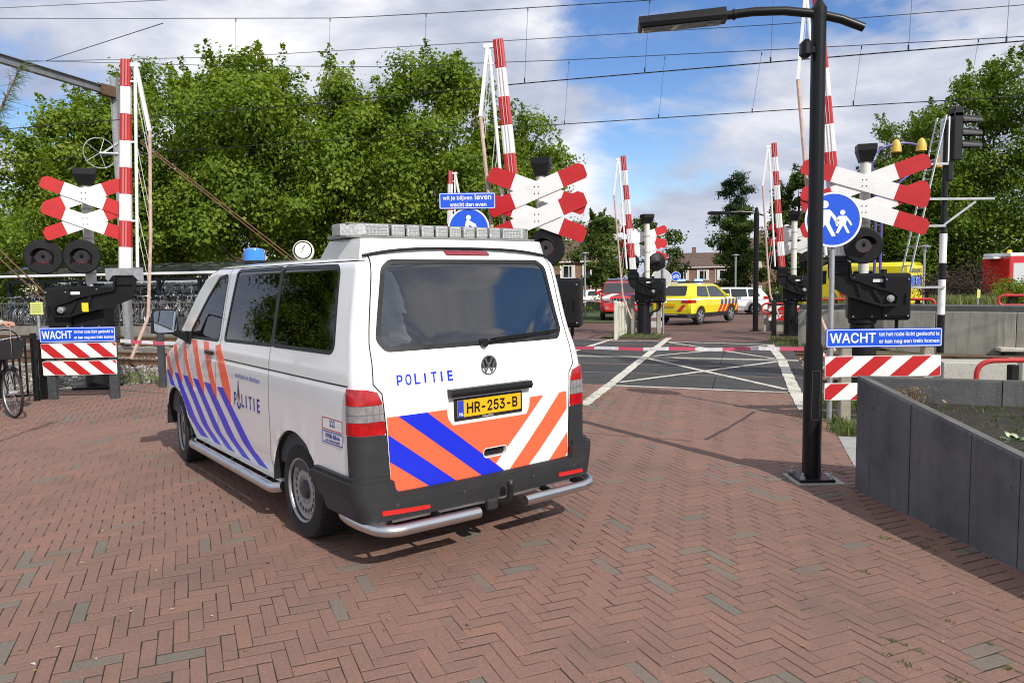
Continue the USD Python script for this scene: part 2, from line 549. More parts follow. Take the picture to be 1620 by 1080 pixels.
# windows in (y, z) for the sides, (x, z) for the rear, (x, z) for the windscreen
WIN_A = rounded([(1.435, 1.325), (2.50, 1.305), (2.40, 1.86), (2.36, 1.885), (1.435, 1.890)], .03)
WIN_B = rounded([(.40, 1.36), (.43, 1.335), (1.415, 1.325), (1.415, 1.890), (.52, 1.882), (.47, 1.86)], .05)
WIN_D = rounded([(2.64, 1.295), (3.50, 1.285), (3.46, 1.36), (3.10, 1.66), (2.86, 1.83), (2.62, 1.855)], .04)
WIN_R = rounded([(-.745, 1.42), (-.70, 1.355), (.70, 1.355), (.745, 1.42), (.66, 1.86), (.60, 1.905), (-.60, 1.905), (-.66, 1.86)], .05)
WIN_F = rounded([(-.80, 1.27), (.80, 1.27), (.70, 1.85), (-.70, 1.85)], .06)
outer, inner = L_(0.0), loft(-.045, .42)


def front_prism(poly, y0=3.0, y1=4.5):
    m = to_man(poly, y1 - y0)
    return m.transform(np.array([[1, 0, 0, 0], [0, 0, -1, y1], [0, 1, 0, 0]], float))


body = outer - inner
for p in (WIN_A, WIN_B, WIN_D):
    body = body - side_prism(p) - side_prism(p, .35, 1.3)
body = body - rear_prism(WIN_R, -.4, .5) - front_prism(WIN_F)
for yc in (1.0, 4.0):
    for sx in ((-1.2, -.62), (.62, 1.2)):
        body = body - cylx(yc, .335, .425, *sx) - boxm((sx[0], yc - .40, .1), (sx[1], yc + .40, .335))
# lamp and bumper corners are pieces of their own
LAMP = {-1: rounded([(-1.1, .86), (-.755, .855), (-.775, 1.06), (-.80, 1.115), (-.87, 1.135), (-1.1, 1.145)], .015),
        1: rounded([(1.1, .86), (.755, .855), (.775, 1.06), (.80, 1.115), (.87, 1.135), (1.1, 1.145)], .015)}
CORNER = {-1: rounded([(-1.1, .575), (-.735, .575), (-.752, .850), (-1.1, .853)], .004), 1: rounded([(1.1, .575), (.735, .575), (.752, .850), (1.1, .853)], .004)}
PLATE_HOLE = rounded([(-.335, 1.05), (.365, 1.05), (.350, .90), (.325, .855), (-.285, .855), (-.315, .90)], .02)
SLOT = rrect(.19, .055, .02, .048, .632)
body = body - rear_prism(SLOT, -.4, .06)
body_prim = obj('body', body, van_white, van, smooth=32)

# recessed licence plate niche
niche = rear_prism(PLATE_HOLE, -.2, .08)


def part(name, man, mat_, parent=van, smooth=32, **k):
    return obj(name, man, mat_, parent, smooth=smooth, **k)


# dark lining inside
lining = loft(-.047, .425) - loft(-.056, .43)
for p_ in (WIN_A, WIN_B, WIN_D):
    lining = lining - side_prism(p_.buffer(.01)) - side_prism(p_.buffer(.01), .35, 1.3)
lining = lining - rear_prism(WIN_R.buffer(.01), -.4, .6) - front_prism(WIN_F.buffer(.01))
obj('lining', lining, M('cabin_lining', (.060, .062, .066), .85), van, smooth=32)
# window panes and rubber seals
seal_mat = M('window_seal', (0.010, 0.010, 0.010), 0.45)
for sgn in (-1, 1):
    def SP(p):
        return side_prism(p) if sgn < 0 else side_prism(p, .35, 1.3)
    for nm, p in (('side_window', WIN_A), ('side_window', WIN_B), ('door_window', WIN_D)):
        w_ = part(nm, shell(-.004, -.008) ^ SP(p), van_glass)
        part('window_seal', shell(.0012, -.020) ^ SP(p.buffer(.012).difference(p.buffer(-.014))), seal_mat, w_)
pane = part('rear_window', shell(-.003, -.007) ^ rear_prism(WIN_R, -.4, .5), van_rear_glass)
part('window_seal', shell(.0015, -.016) ^ rear_prism(WIN_R.buffer(.010).difference(WIN_R.buffer(-.020)), -.4, .5), seal_mat, pane)
pane = part('windscreen', shell(-.003, -.007) ^ front_prism(WIN_F), van_front_glass)
part('window_seal', shell(.0015, -.016) ^ front_prism(WIN_F.buffer(.012).difference(WIN_F.buffer(-.03))), seal_mat, pane)
for yy_, side in ((1.395, -1), (1.395, 1)):
    part('window_pillar', shell(.0008, -.03) ^ (side_prism(shapely.box(1.404, 1.315, 1.446, 1.895)) if side < 0 else side_prism(shapely.box(1.404, 1.315, 1.446, 1.895), .35, 1.3)), seal_mat)

# livery, printed film on the panels
STR_O = [[(2.71, 1.25), (2.58, 1.27), (2.47, 1.16), (2.37, 1.05), (2.29, .92), (2.29, .75), (2.38, .83), (2.49, .91), (2.61, 1.1)],
         [(3.06, 1.27), (2.91, 1.28), (2.80, 1.10), (2.66, .88), (2.67, .75), (2.83, .91), (2.94, 1.09)],
         [(3.41, 1.265), (3.25, 1.265), (3.14, 1.09), (3.01, .88), (3.03, .78), (3.19, .91), (3.28, 1.09)],
         [(3.70, 1.27), (3.62, 1.265), (3.53, 1.09), (3.37, .87), (3.37, .77), (3.51, .91), (3.64, 1.08)],
         [(4.02, 1.17), (3.92, 1.20), (3.85, 1.06), (3.72, .88), (3.74, .80), (3.86, .91), (3.96, 1.05)],
         [(4.32, 1.09), (4.22, 1.11), (4.15, 1.0), (4.05, .90), (4.07, .83), (4.20, .92), (4.27, 1.0)],
         [(4.62, .98), (4.52, 1.0), (4.45, .94), (4.38, .88), (4.40, .84), (4.52, .90)]]
STR_B = [[(2.65, .90), (2.49, .91), (1.63, .36), (1.83, .36)], [(3.02, .905), (2.83, .91), (2.02, .355), (2.22, .36)],
         [(3.36, .91), (3.19, .91), (2.41, .36), (2.59, .36)], [(3.69, .91), (3.51, .91), (2.76, .36), (2.96, .36)],
         [(3.99, .91), (3.86, .91), (3.12, .37), (3.36, .36)], [(4.32, .91), (4.20, .92), (3.95, .76), (4.15, .78)],
         [(4.72, .80), (4.52, .90), (4.36, .82), (4.46, .70), (4.62, .60), (4.75, .6)]]
arch_keep = ((Polygon([(0, 0), (5, 0), (5, 2), (0, 2)])).difference(disc(.428, 40, 4.0, .335)).difference(disc(.428, 40, 1.0, .335)).difference(shapely.box(3.58, 0, 4.42, .335)).difference(WIN_D.buffer(.02)))
for s_ in (-1, 1):
    for polys, mt in ((STR_O, fluo_orange), (STR_B, livery_blue)):
        for p in polys:
            pp = Polygon(p).buffer(0).intersection(arch_keep)
            part('stripe', shell(.0016, .0003) ^ (side_prism(pp) if s_ < 0 else side_prism(pp, .35, 1.3)), mt, body_prim, label='orange livery stripe on the side' if mt is fluo_orange else 'blue livery stripe on the side')
ORANGE = Polygon([(-.742, .955), (.725, .965), (.728, .52), (.70, .492), (-.68, .488), (-.728, .50)]).difference(PLATE_HOLE.buffer(.004)).difference(SLOT.buffer(.006))
part('tailgate_film', shell(.0012, .0002) ^ rear_prism(ORANGE), fluo_orange, body_prim, label='orange film on the lower tailgate')
for p in ([(-.67, .956), (-.47, .957), (.12, .489), (-.07, .489)], [(-.741, .85), (-.27, .489), (-.47, .489), (-.733, .68)], [(-.729, .535), (-.68, .489), (-.728, .50)]):
    part('stripe', shell(.0022, .0012) ^ rear_prism(Polygon(p).difference(SLOT.buffer(.006)).intersection(ORANGE)), livery_blue, body_prim, label='blue stripe across the tailgate')
for p in ([(.49, .964), (.65, .9645), (.165, .489), (.12, .489), (.05, .55)], [(.7265, .84), (.7275, .67), (.53, .492), (.34, .490)]):
    part('stripe', shell(.0022, .0012) ^ rear_prism(Polygon(p).difference(SLOT.buffer(.006)).intersection(ORANGE)), sign_white, body_prim, label='white stripe across the tailgate')

# rear lamps: red over clear over red, wrapped round the corner
lamp_clear = M('lamp_clear', (0.24, 0.225, 0.225), 0.1, coat=1.0, var=0.25, vscale=25)
for s_ in (-1, 1):
    reg = rear_prism(LAMP[s_], -.3, .165)
    sol = (shell(.012, -.005) ^ reg)
    root = thing  # noqa
    lens = None
    for z0_, z1_, mt, nm in ((.85, .935, red_glass, 'lamp_lens'), (.938, 1.035, lamp_clear, 'lamp_lens'), (1.038, 1.16, red_glass, 'lamp_lens')):
        m_ = sol ^ boxm((-2, -1, z0_), (2, 1, z1_))
        if lens is None:
            lens = part('tail_lamp', m_, mt, van, label=('left' if s_ < 0 else 'right') + ' tail lamp of the van, red and clear')
        else:
            part(nm, m_, mt, lens)
    mid = sol ^ boxm((-2, -1, .982), (2, 1, .988))
    for xr in (.79, .83, .87):
        part('lens_rib', (shell(.0125, -.004) ^ reg) ^ boxm((min(s_ * xr, s_ * (xr + .006)), -1, .940), (max(s_ * xr, s_ * (xr + .006)), .16, 1.033)), M('lens_rib', (.16, .16, .16), .2), lens)
    part('lens_rib', (shell(.0135, -.004) ^ reg) ^ boxm((-2, -1, .980), (2, 1, .987)), M('lens_rib', (.16, .16, .16), .2), lens)
    part('corner_trim', shell(.008, -.01) ^ rear_prism(CORNER[s_], -.3, .165), grey_plastic)

# rear bumper wrapping round to the wheel arches
BUMP = Polygon([(-2, .335), (2, .335), (2, .575), (.735, .575), (.72, .485), (-.72, .485), (-.735, .575), (-2, .575)])
bump = (L_(.052) - L_(.010)) ^ rear_prism(BUMP, -.3, .62)
bump = bump - cylx(1.0, .335, .44, -1.3, 1.3) - boxm((-2, .50, .3), (2, .75, .42))
top = (L_(.030) - L_(.002)) ^ rear_prism(Polygon([(-2, .46), (2, .46), (2, .60), (.76, .60), (.74, .492), (-.74, .492), (-.76, .60), (-2, .60)]), -.3, .60)
top = top - cylx(1.0, .335, .44, -1.3, 1.3)
bp = part('rear_bumper', bump + top, grey_plastic)
part('bumper_step', (L_(.0535) - L_(.045)) ^ rear_prism(Polygon([(-.95, .355), (.95, .355), (.95, .425), (-.95, .425)]), -.3, .12), M('bumper_lower', (.016, .016, .017), .6), bp)
for xa, xb in ((-.82, -.50), (.58, .83)):
    part('reflector', (L_(.0575) - L_(.05)) ^ rear_prism(rounded([(xa, .372), (xb, .362), (xb, .388), (xa, .402)], .004), -.3, .3), M('red_reflector', (.55, .012, .01), .25, coat=1), bp)
for xs in (-.72, -.25, .33, .74):
    mb = MB(); mb.cyl((xs, -.0535 + .035 * (abs(xs) / .75) ** 2.5, .425), (xs, -.046 + .035 * (abs(xs) / .75) ** 2.5, .425), .011, 14)
    mb.build('parking_sensor', M('sensor', (.05, .05, .05), .4), bp)
lp = MB(); lp.box((0, 2.45, .33), (1.66, 4.1, .10)); lp.box((0, .35, .36), (1.5, .5, .14))
lp.build('underbody', M('underbody', (.008, .008, .008), .8), van)

# plate, handle strip, slot and badge
pl = MB(); pl.box((.005, .012, .945), (.56, .018, .145), bev=.006)
plate = pl.build('licence_plate', M('plate_frame', (.012, .012, .012), .5), van)
MB().box((.005, .001, .952), (.520, .004, .110)).build('plate_face', M('plate_yellow', (.80, .42, .008), .35), plate)
MB().box((-.231, -.0015, .952), (.046, .003, .108)).build('country_band', M('plate_blue', (.02, .06, .45), .35), plate)
lettering('HR-253-B', (-.190, -.002, .920), (1, 0, 0), (0, 0, 1), .066, .002, True, width=.425).build('plate_lettering', black_paint, plate)
lettering('NL', (-.246, -.0035, .908), (1, 0, 0), (0, 0, 1), .020, .001, True).build('country_letters', sign_white, plate)
lettering('www.politie.nl', (-.06, .0025, .881), (1, 0, 0), (0, 0, 1), .010, .001, False).build('frame_lettering', sign_white, plate)
hs = manifold3d.Manifold.hull_points(np.array([[x, y, z] for x in (-.315, .345) for y in (-.028, .06) for z in (1.035, 1.085)] + [[x, -.034, 1.06] for x in (-.32, .35)]))
part('tailgate_handle', hs, black_paint, smooth=20)
part('niche_back', shell(.0009, .0002) ^ rear_prism(PLATE_HOLE), M('niche_white', (.74, .74, .73), .3), body_prim)
sl = MB(); sl.box((.048, .05, .632), (.2, .02, .07)); sl.build('grip_recess', black_paint, van)
em = MB()
chrome = M('chrome', (.80, .80, .81), .22, 1.0)
ring = disc(.066).difference(disc(.056))
yb = float(_lean(1.215))
em.prism(ring, (.02, yb + .004, 1.215), (1, 0, 0), (0, 0, 1), .014)
V_ = shapely.union_all([shapely.LineString([(-.030, .052), (-.009, .004)]).buffer(.0065, cap_style=2), shapely.LineString([(.030, .052), (.009, .004)]).buffer(.0065, cap_style=2), shapely.LineString([(-.012, .010), (0, -.012 + .02), (.012, .010)]).buffer(.005, cap_style=2),
                         shapely.LineString([(-.050, .026), (-.024, -.046), (0, .000), (.024, -.046), (.050, .026)]).buffer(.0065, join_style=2, cap_style=2)]).intersection(disc(.060))
em.prism(V_, (.02, yb + .004, 1.215), (1, 0, 0), (0, 0, 1), .012)
badge = em.build('badge', chrome, van)
bk = MB(); bk.prism(disc(.062), (.02, yb + .010, 1.215), (1, 0, 0), (0, 0, 1), .012); bk.build('badge_back', black_paint, badge)


def rear_letters(s, x0, z0, h, width, mat_, name='lettering', k=.0022):
    v, f = text(s, h, .002)
    v = v * [width / v[:, 0].max(), 1, 1]
    P_ = np.stack([x0 + v[:, 0], rear_y(x0 + v[:, 0], z0 + v[:, 1]) - .0005 - v[:, 2], z0 + v[:, 1]], 1)
    return obj(name, (P_, f), mat_, body_prim)


def spaced(s, x0, z0, h, pitch, mat_, on, name='letter'):
    """Widely spaced capitals on a surface given by on(a, b, proud)."""
    mb = MB()
    for i, ch in enumerate(s):
        if ch == ' ':
            continue
        if ch == 'I':
            g = trimesh.creation.extrude_polygon(shapely.box(pitch * .26, 0, pitch * .26 + h * .19, h), .0015, engine='earcut'); v, f = np.array(g.vertices), np.array(g.faces)
        else:
            v, f = text(ch, h, .0015)
            v = v * [min(1.0, pitch * .76 / v[:, 0].max()), 1, 1]
        mb.add(on(x0 + pitch * i + v[:, 0], z0 + v[:, 1], v[:, 2]), f)
    return mb.build(name, mat_, body_prim)


on_rear = lambda a, b, p: np.stack([a, rear_y(a, b) - .0006 - p, b], 1)
on_left = lambda a, b, p: np.stack([-half_width(-a, b) - .0006 - p, -a, b], 1)      # a = -y so that it reads towards the rear
spaced('POLITIE', -.668, 1.142, .062, .0595, livery_blue, on_rear, 'lettering')
spaced('P LITIE', -2.215, .805, .098, .087, M('politie_blue', (.02, .025, .20), .35), on_left, 'lettering')
# the flame over the book, between P and L
fl = MB()
fy, fz = -2.095, .80
gold = M('emblem_gold', (.28, .20, .08), .4)
for poly, mt in ((shapely.union_all([Polygon([(0, .215), (-.03, .12), (-.035, .075), (0, .03), (.035, .075), (.025, .12)]), ]), gold), ):
    g = trimesh.creation.extrude_polygon(poly, .0015, engine='earcut'); v = g.vertices
    fl.add(on_left(fy + v[:, 0], fz + v[:, 1], v[:, 2]), g.faces)
flame = fl.build('emblem', gold, body_prim)
fl = MB()
for poly in (disc(.042, 24, 0, .018).difference(disc(.022, 20, 0, .018)).intersection(shapely.box(-.1, -.1, .1, .03)), Polygon([(-.006, .20), (.008, .20), (.014, .10), (.0, .06), (-.010, .10)])):
    g = trimesh.creation.extrude_polygon(poly, .0022, engine='earcut'); v = g.vertices
    fl.add(on_left(fy + v[:, 0], fz + v[:, 1], v[:, 2]), g.faces)
fl.build('emblem', M('politie_blue'), body_prim)
v, f = text('waakzaam en dienstbaar', .034, .001, False)
v = v * [.56 / v[:, 0].max(), 1, 1]
obj('lettering', (on_left(-2.17 + v[:, 0], 1.03 + v[:, 1], v[:, 2]), f), M('pale_blue_print', (.12, .14, .35), .4), body_prim)
for z0_, z1_, edge, word in ((.853, .932, M('sticker_red', (.45, .03, .03), .4), '112'), (.768, .845, M('sticker_blue', (.03, .04, .30), .4), '0900 8844')):
    fr_ = shapely.box(-.505, z0_, -.225, z1_)
    for poly, mt, pr, nm in ((fr_, sign_white, .0012, 'sticker'), (fr_.difference(fr_.buffer(-.006)), edge, .0022, 'sticker_border')):
        g = trimesh.creation.extrude_polygon(poly.segmentize(.03), .0008, engine='earcut'); v = g.vertices
        obj(nm, (on_left(v[:, 0], v[:, 1], v[:, 2] + pr - .0006), g.faces), mt, body_prim)
    v, f = text(word, .040 if word == '112' else .028, .0016)
    wd = .075 if word == '112' else .20
    v = v * [wd / v[:, 0].max(), 1, 1]
    obj('sticker_print', (on_left(-.365 - wd / 2 + v[:, 0], (z0_ + .028 if word == '112' else z0_ + .036) + v[:, 1], v[:, 2] + .0008), f), M('politie_blue'), body_prim)
    v, f = text('geen spoed wel politie', .012, .0016, False); v = v * [.2 / v[:, 0].max(), 1, 1]
    if word != '112':
        obj('sticker_print', (on_left(-.465 + v[:, 0], z0_ + .014 + v[:, 1], v[:, 2] + .0008), f), M('politie_blue'), body_prim)

# shut lines and the sliding-door rail
gap = M('shut_line', (.012, .012, .012), .7)
for s_ in (-1, 1):
    SPX = (lambda p: side_prism(p)) if s_ < 0 else (lambda p: side_prism(p, .35, 1.3))
    for ln in ([(2.575, 1.90), (2.585, 1.28), (2.66, 1.15), (2.68, .9), (2.66, .36)], [(3.66, 1.24), (3.64, 1.0), (3.60, .80)], [(1.44, .37), (1.44, 1.32)]):
        obj('shut_line', shell(.0009, -.002) ^ SPX(shapely.LineString(ln).buffer(.0028, cap_style=2)), gap, body_prim)
    obj('rail_groove', shell(.0009, -.002) ^ SPX(shapely.box(.175, 1.143, 2.6, 1.152)), gap, body_prim)
for s_ in (-1, 1):
    obj('shut_line', shell(.001, -.004) ^ rear_prism(shapely.LineString([(s_ * .69, 1.985), (s_ * .72, 1.93), (s_ * .80, 1.40), (s_ * .815, 1.16), (s_ * .765, 1.10), (s_ * .748, .86), (s_ * .733, .50)]).buffer(.004, cap_style=2), -.4, .6), gap, body_prim)
obj('shut_line', shell(.001, -.004) ^ rear_prism(shapely.LineString([(-.69, 1.985), (.69, 1.985)]).buffer(.004, cap_style=2), -.4, .6), gap, body_prim)
for s_ in (-1, 1):                                            # gutters along the roof edge
    obj('roof_gutter', shell(.0015, -.002) ^ (side_prism(shapely.box(.25, 1.906, 3.0, 1.912)) if s_ < 0 else side_prism(shapely.box(.25, 1.906, 3.0, 1.912), .35, 1.3)), gap, body_prim)
part('brake_lamp', (L_(.008) - L_(-.003)) ^ rear_prism(rounded([(-.18, 1.945), (.18, 1.945), (.17, 1.975), (-.17, 1.975)], .008), -.2, .5), M('brake_red', (.25, .012, .016), .25, coat=1))

# wiper
wp = MB()
yw = lambda x, z: float(rear_y(x, z)) - .018
wp.bar((.0, yw(0, 1.365), 1.365), (.66, yw(.66, 1.395), 1.395), .016, .010)
wp.bar((.10, yw(.1, 1.378) - .006, 1.380), (.70, yw(.7, 1.40) - .004, 1.405), .012, .022)
wp.cyl((.01, yw(0, 1.365) - .02, 1.362), (.01, yw(0, 1.36) + .02, 1.362), .028, 14)
wp.build('rear_wiper', black_paint, van)

# wheels
def wheel(y, side, steer=0.0):
    c = np.array([side * .80, y, .335])
    ax = np.array([side * math.cos(steer), math.sin(steer), 0])
    R_ = .335
    tyre = MB(); tyre.lathe([(.205, -.095), (.225, -.108), (.30, -.112), (.326, -.100), (.335, -.075), (.336, .0), (.335, .075), (.326, .100), (.30, .113), (.245, .112), (.225, .108), (.205, .090), (.205, -.095)], c, ax, 48)
    fr = frame(ax)
    for k in range(44):                                        # tread blocks
        for j, zz in enumerate((-.07, -.024, .024, .07)):
            a = (k + .5 * (j % 2)) * 2 * math.pi / 44
            r = fr @ np.array([math.cos(a), math.sin(a), 0]); tg = fr @ np.array([-math.sin(a), math.cos(a), 0])
            tyre.box(c + r * .337 + fr[:, 2] * zz, (.006, .036, .036), np.stack([r, tg, fr[:, 2]], 1))
    w_ = tyre.build('wheel', rubber, van, smooth=35)
    st = M('wheel_steel', (.40, .41, .42), .38, .55, dirt=.35, dirt_color=(.07, .06, .05), dirt_scale=9)
    # steel disc with a ring of holes
    ringp = disc(.178, 48).difference(disc(.098, 40))
    holes = [disc(.0185, 14, .152 * math.cos(a), .152 * math.sin(a)) for a in np.arange(20) * 2 * math.pi / 20]
    ringp = ringp.difference(shapely.union_all(holes))
    rm = MB()
    rm.prism(ringp, c + fr[:, 2] * .070, fr[:, 0], fr[:, 1], .012)
    rm.lathe([(.205, .055), (.213, .104), (.224, .112), (.228, .104), (.222, .092), (.208, .086), (.180, .078), (.176, .066), (.19, .02), (.205, .0)], c, ax, 48)
    rm.build('rim', st, w_, smooth=30)
    hb = MB(); hb.lathe([(.0, .060), (.058, .062), (.070, .074), (.098, .086), (.102, .080), (.102, .06)], c, ax, 32)
    hb.build('hub', M('hub_steel', (.27, .275, .28), .42, .6, dirt=.4, dirt_color=(.05, .045, .04), dirt_scale=12), w_, smooth=30)
    cp = MB(); cp.lathe([(.0, .100), (.045, .100), (.058, .094), (.066, .074)], c, ax, 28)
    cp.build('hub_cap', M('hub_cap', (.045, .045, .047), .5), w_, smooth=30)
    bkp = MB(); bkp.lathe([(.0, .0), (.2, .0), (.2, -.05), (.0, -.05)], c, ax, 24)
    bkp.build('brake_drum', M('brake_dark', (.012, .012, .012), .7), w_)
    aw = MB()
    return w_


wheel(1.0, -1); wheel(1.0, 1); wheel(4.0, -1, math.radians(7)); wheel(4.0, 1, math.radians(7))
for yc in (1.0, 4.0):                                          # black wheel housings
    for s_ in (-1, 1):
        wl = MB(); a = np.linspace(0, math.pi, 17)
        pts = np.stack([yc + .43 * np.cos(a), .335 + .43 * np.sin(a)], 1)
        inn = np.stack([yc + .415 * np.cos(a[::-1]), .335 + .415 * np.sin(a[::-1])], 1)
        wl.tm(to_man(Polygon(np.vstack([pts, inn])), .34).transform(np.array([[0, 0, 1, -.94 if s_ < 0 else .60], [1, 0, 0, 0], [0, 1, 0, 0]], float)))
        wl.box((s_ * .60, yc, .5), (.02, .84, .56))
        wl.build('wheel_housing', M('underbody'), van)

# bright tubes: side steps and rear guards, tow bar
def arc_path(pts, r=.09, n=6):
    pts = [np.asarray(p, float) for p in pts]
    out = [pts[0]]
    for a, b, c in zip(pts, pts[1:], pts[2:]):
        u, v = (a - b) / np.linalg.norm(a - b), (c - b) / np.linalg.norm(c - b)
        for k in np.linspace(0, 1, n):
            out.append(b + u * r * (1 - k) ** 2 + v * r * k ** 2)
    return np.array(out + [pts[-1]])


for s_ in (-1, 1):
    sb = MB(); sb.tube(arc_path([(s_ * .90, 1.36, .285), (s_ * .95, 1.44, .265), (s_ * .95, 3.50, .265), (s_ * .90, 3.60, .275)], .05), .038, 16)
    b_ = sb.build('side_bar', steel, van, smooth=40)
    br = MB()
    for y_ in (1.7, 2.5, 3.3):
        br.bar((s_ * .95, y_, .265), (s_ * .72, y_, .32), .03, .03)
    br.build('bar_bracket', black_paint, b_)
    sb = MB(); sb.tube(arc_path([(s_ * .90, .34, .315), (s_ * .925, .22, .310), (s_ * .86, -.115, .300), (s_ * .19, -.125, .295)], .14, 8), .036, 16)
    b_ = sb.build('rear_guard', steel, van, smooth=40)
    br = MB(); br.bar((s_ * .45, -.12, .298), (s_ * .45, .2, .34), .02, .04); br.bar((s_ * .78, -.06, .30), (s_ * .72, .2, .34), .02, .04)
    br.build('bar_bracket', black_paint, b_)
tb = MB(); tb.tube(arc_path([(.0, .15, .31), (.0, -.02, .305), (.05, -.14, .32), (.05, -.15, .40)], .06), .022, 12)
tb.lathe([(.0, -.0), (.018, .0), (.02, .02), (.0255, .035), (.0255, .05), (.016, .064), (0, .066)], (.05, -.15, .40), (0, 0, 1), 18)
tow = tb.build('tow_bar', M('tow_iron', (.03, .028, .026), .45, .5), van, smooth=40)
MB().box((-.06, -.085, .315), (.085, .05, .075), bev=.012).build('socket', grey_plastic, tow)

# light bar on its white plinth
pv = manifold3d.Manifold.hull_points(np.array([[s_ * x, y, z] for s_ in (-1, 1) for x, y, z in ((.765, .30, 1.90), (.735, .33, 2.05), (.735, .78, 2.05), (.765, .92, 1.90), (.70, .265, 1.90), (.69, .30, 2.05))]))
plinth = part('light_bar_plinth', pv - L_(.001), van_white, smooth=25)
ts = MB(); ts.tube(np.array([[x, .262, 1.938 + .052 * (1 - (abs(x) / .76) ** 3.2)] for x in np.linspace(-.76, .76, 25)]), .010, 8)
ts.build('plinth_seal', black_paint, plinth)
lb = MB(); lb.box((0, .58, 2.068), (1.56, .28, .016), bev=.004)
lb.box((0, .58, 2.152), (1.50, .20, .010), bev=.004)
lbar = lb.build('light_bar', M('bar_frame', (.20, .20, .19), .4), van)
for k in range(8):
    xa = -.445 + k * .1145
    MB().box((xa + .048, .452, 2.112), (.094, .03, .072), bev=.006).build('lamp_module', clear_plastic, lbar)
    q = MB()
    for i in range(3):
        for j in range(4):
            q.box((xa + .018 + j * .02, .4365, 2.09 + i * .021), (.015, .004, .014))
    q.build('reflector_cells', M('cell_grey', (.38, .38, .37), .3, .4), lbar)
for s_ in (-1, 1):
    e = manifold3d.Manifold.hull_points(np.array([[s_ * x, y, z] for x, y in ((.475, .437), (.66, .437), (.78, .52), (.78, .64), (.66, .72), (.475, .72)) for z in (2.078, 2.148)]))
    part('end_lens', e, clear_plastic, lbar, smooth=20)
    e = MB()
    for i in range(3):
        for j in range(6):
            e.box((s_ * (.495 + j * .027), .4345, 2.092 + i * .021), (.02, .004, .012))
    e.build('reflector_cells', M('cell_grey'), lbar)
e = MB(); e.box((0, .60, 2.11), (.95, .24, .07)); e.build('bar_core', M('bar_core', (.12, .12, .12), .5), lbar)
# blue beacon and round searchlight at the front of the roof
bc = MB(); bc.lathe([(.0, .0), (.10, .0), (.10, .03), (.09, .03)], (-.475, 2.95, 1.955), (0, 0, 1), 28)
beacon = bc.build('beacon', black_paint, van)
bd = MB(); bd.lathe([(.092, .03), (.092, .10), (.080, .135), (.05, .145), (0, .147)], (-.475, 2.95, 1.955), (0, 0, 1), 28)
bd.build('beacon_dome', M('beacon_blue', (.03, .20, .62), .12, coat=1.0, emit=(.05, .3, 1), estr=.05), beacon, smooth=40)
sd = MB(); sd.lathe([(.0, .05), (.075, .045), (.098, .02), (.10, -.03), (.08, -.07), (.0, -.09)], (.0, 2.95, 2.08), (-.45, -.85, .1), 32)
sl_ = sd.build('searchlight', M('cream_plastic', (.70, .67, .55), .35), van, smooth=40)
sd = MB(); sd.lathe([(.074, .046), (.080, .050), (.086, .044)], (.0, 2.95, 2.08), (-.45, -.85, .1), 32); sd.cyl((.0, 2.95, 1.93), (.0, 2.95, 2.02), .02)
sd.bar((-.05, 2.87, 2.09), (-.02, 2.86, 2.13), .008)
sd.build('lamp_rim', black_paint, sl_)

# mirrors, door handles
for s_ in (-1, 1):
    hull = manifold3d.Manifold.hull_points(np.array([[s_ * x, y, z] for x, y, z in ((1.00, 3.55, 1.31), (1.03, 3.55, 1.55), (1.23, 3.56, 1.56), (1.25, 3.57, 1.33), (1.03, 3.66, 1.35), (1.05, 3.66, 1.52), (1.2, 3.66, 1.52), (1.2, 3.66, 1.36))]))
    mi = part('mirror', hull, black_paint, smooth=25)
    gl = MB(); gl.prism(rrect(.195, .205, .035), (s_ * 1.125, 3.546, 1.437), (1, .05 * s_, 0), (0, 0, 1), .004)
    gl.build('mirror_glass', M('mirror_silver', (.72, .75, .76), .02, 1.0), mi)
    ar = MB(); ar.bar((s_ * 1.03, 3.60, 1.34), (s_ * .93, 3.52, 1.27), .05, .07); ar.box((s_ * .935, 3.50, 1.28), (.03, .14, .12))
    ar.build('mirror_arm', black_paint, mi)
    dh = MB(); dh.box((s_ * .962, 2.80, 1.185), (.03, .19, .035), bev=.008); dh.build('door_handle', black_paint, van)
# front end, seen only from the side
gr = MB(); gr.tm((L_(.012) - L_(-.01)) ^ boxm((-.95, 4.62, .3), (.95, 5.2, .62))); gr.build('front_bumper', grey_plastic, van, smooth=30)
for s_ in (-1, 1):
    part('headlight', (L_(.006) - L_(-.004)) ^ front_prism(Polygon([(s_ * .48, .72), (s_ * .80, .74), (s_ * .80, .92), (s_ * .58, .88)]).buffer(0), 4.4, 5.2), lamp_clear)
part('grille', (L_(.006) - L_(-.004)) ^ front_prism(Polygon([(-.46, .72), (.46, .72), (.50, .86), (-.50, .86)]), 4.4, 5.2), black_paint)

# inside: seats, headrests, partition mesh, lining
seat_mat = M('seat_fabric', (.035, .037, .042), .85)
def seat(x, y, w=.46):
    mb = MB(); mb.box((x, y + .02, .78), (w, .48, .16), bev=.04); mb.box((x, y - .26, 1.15), (w, .12, .68), rotx(-.18), bev=.04)
    s_ = mb.build('seat', seat_mat, van)
    MB().box((x, y - .36, 1.60), (.27, .09, .18), bev=.03).build('headrest', seat_mat, s_)
def rotx(a):
    c, s = math.cos(a), math.sin(a)
    return np.array([[1, 0, 0], [0, c, -s], [0, s, c]])
for x in (-.45, .45):
    seat(x, 3.15, .5)
for x in (-.48, 0, .48):
    seat(x, 2.15); 
for x in (-.48, 0, .48):
    seat(x, 1.35)
fl_ = MB(); fl_.box((0, 2.2, .45), (1.66, 4.0, .05)); fl_.box((0, .55, .9), (1.5, .04, .5)); fl_.build('cabin_floor', M('cabin_dark', (.02, .02, .021), .9), van)
ms = MB()
for x in np.arange(-.70, .71, .10):
    ms.bar((x, .78, 1.05), (x, .78, 1.86), .004)
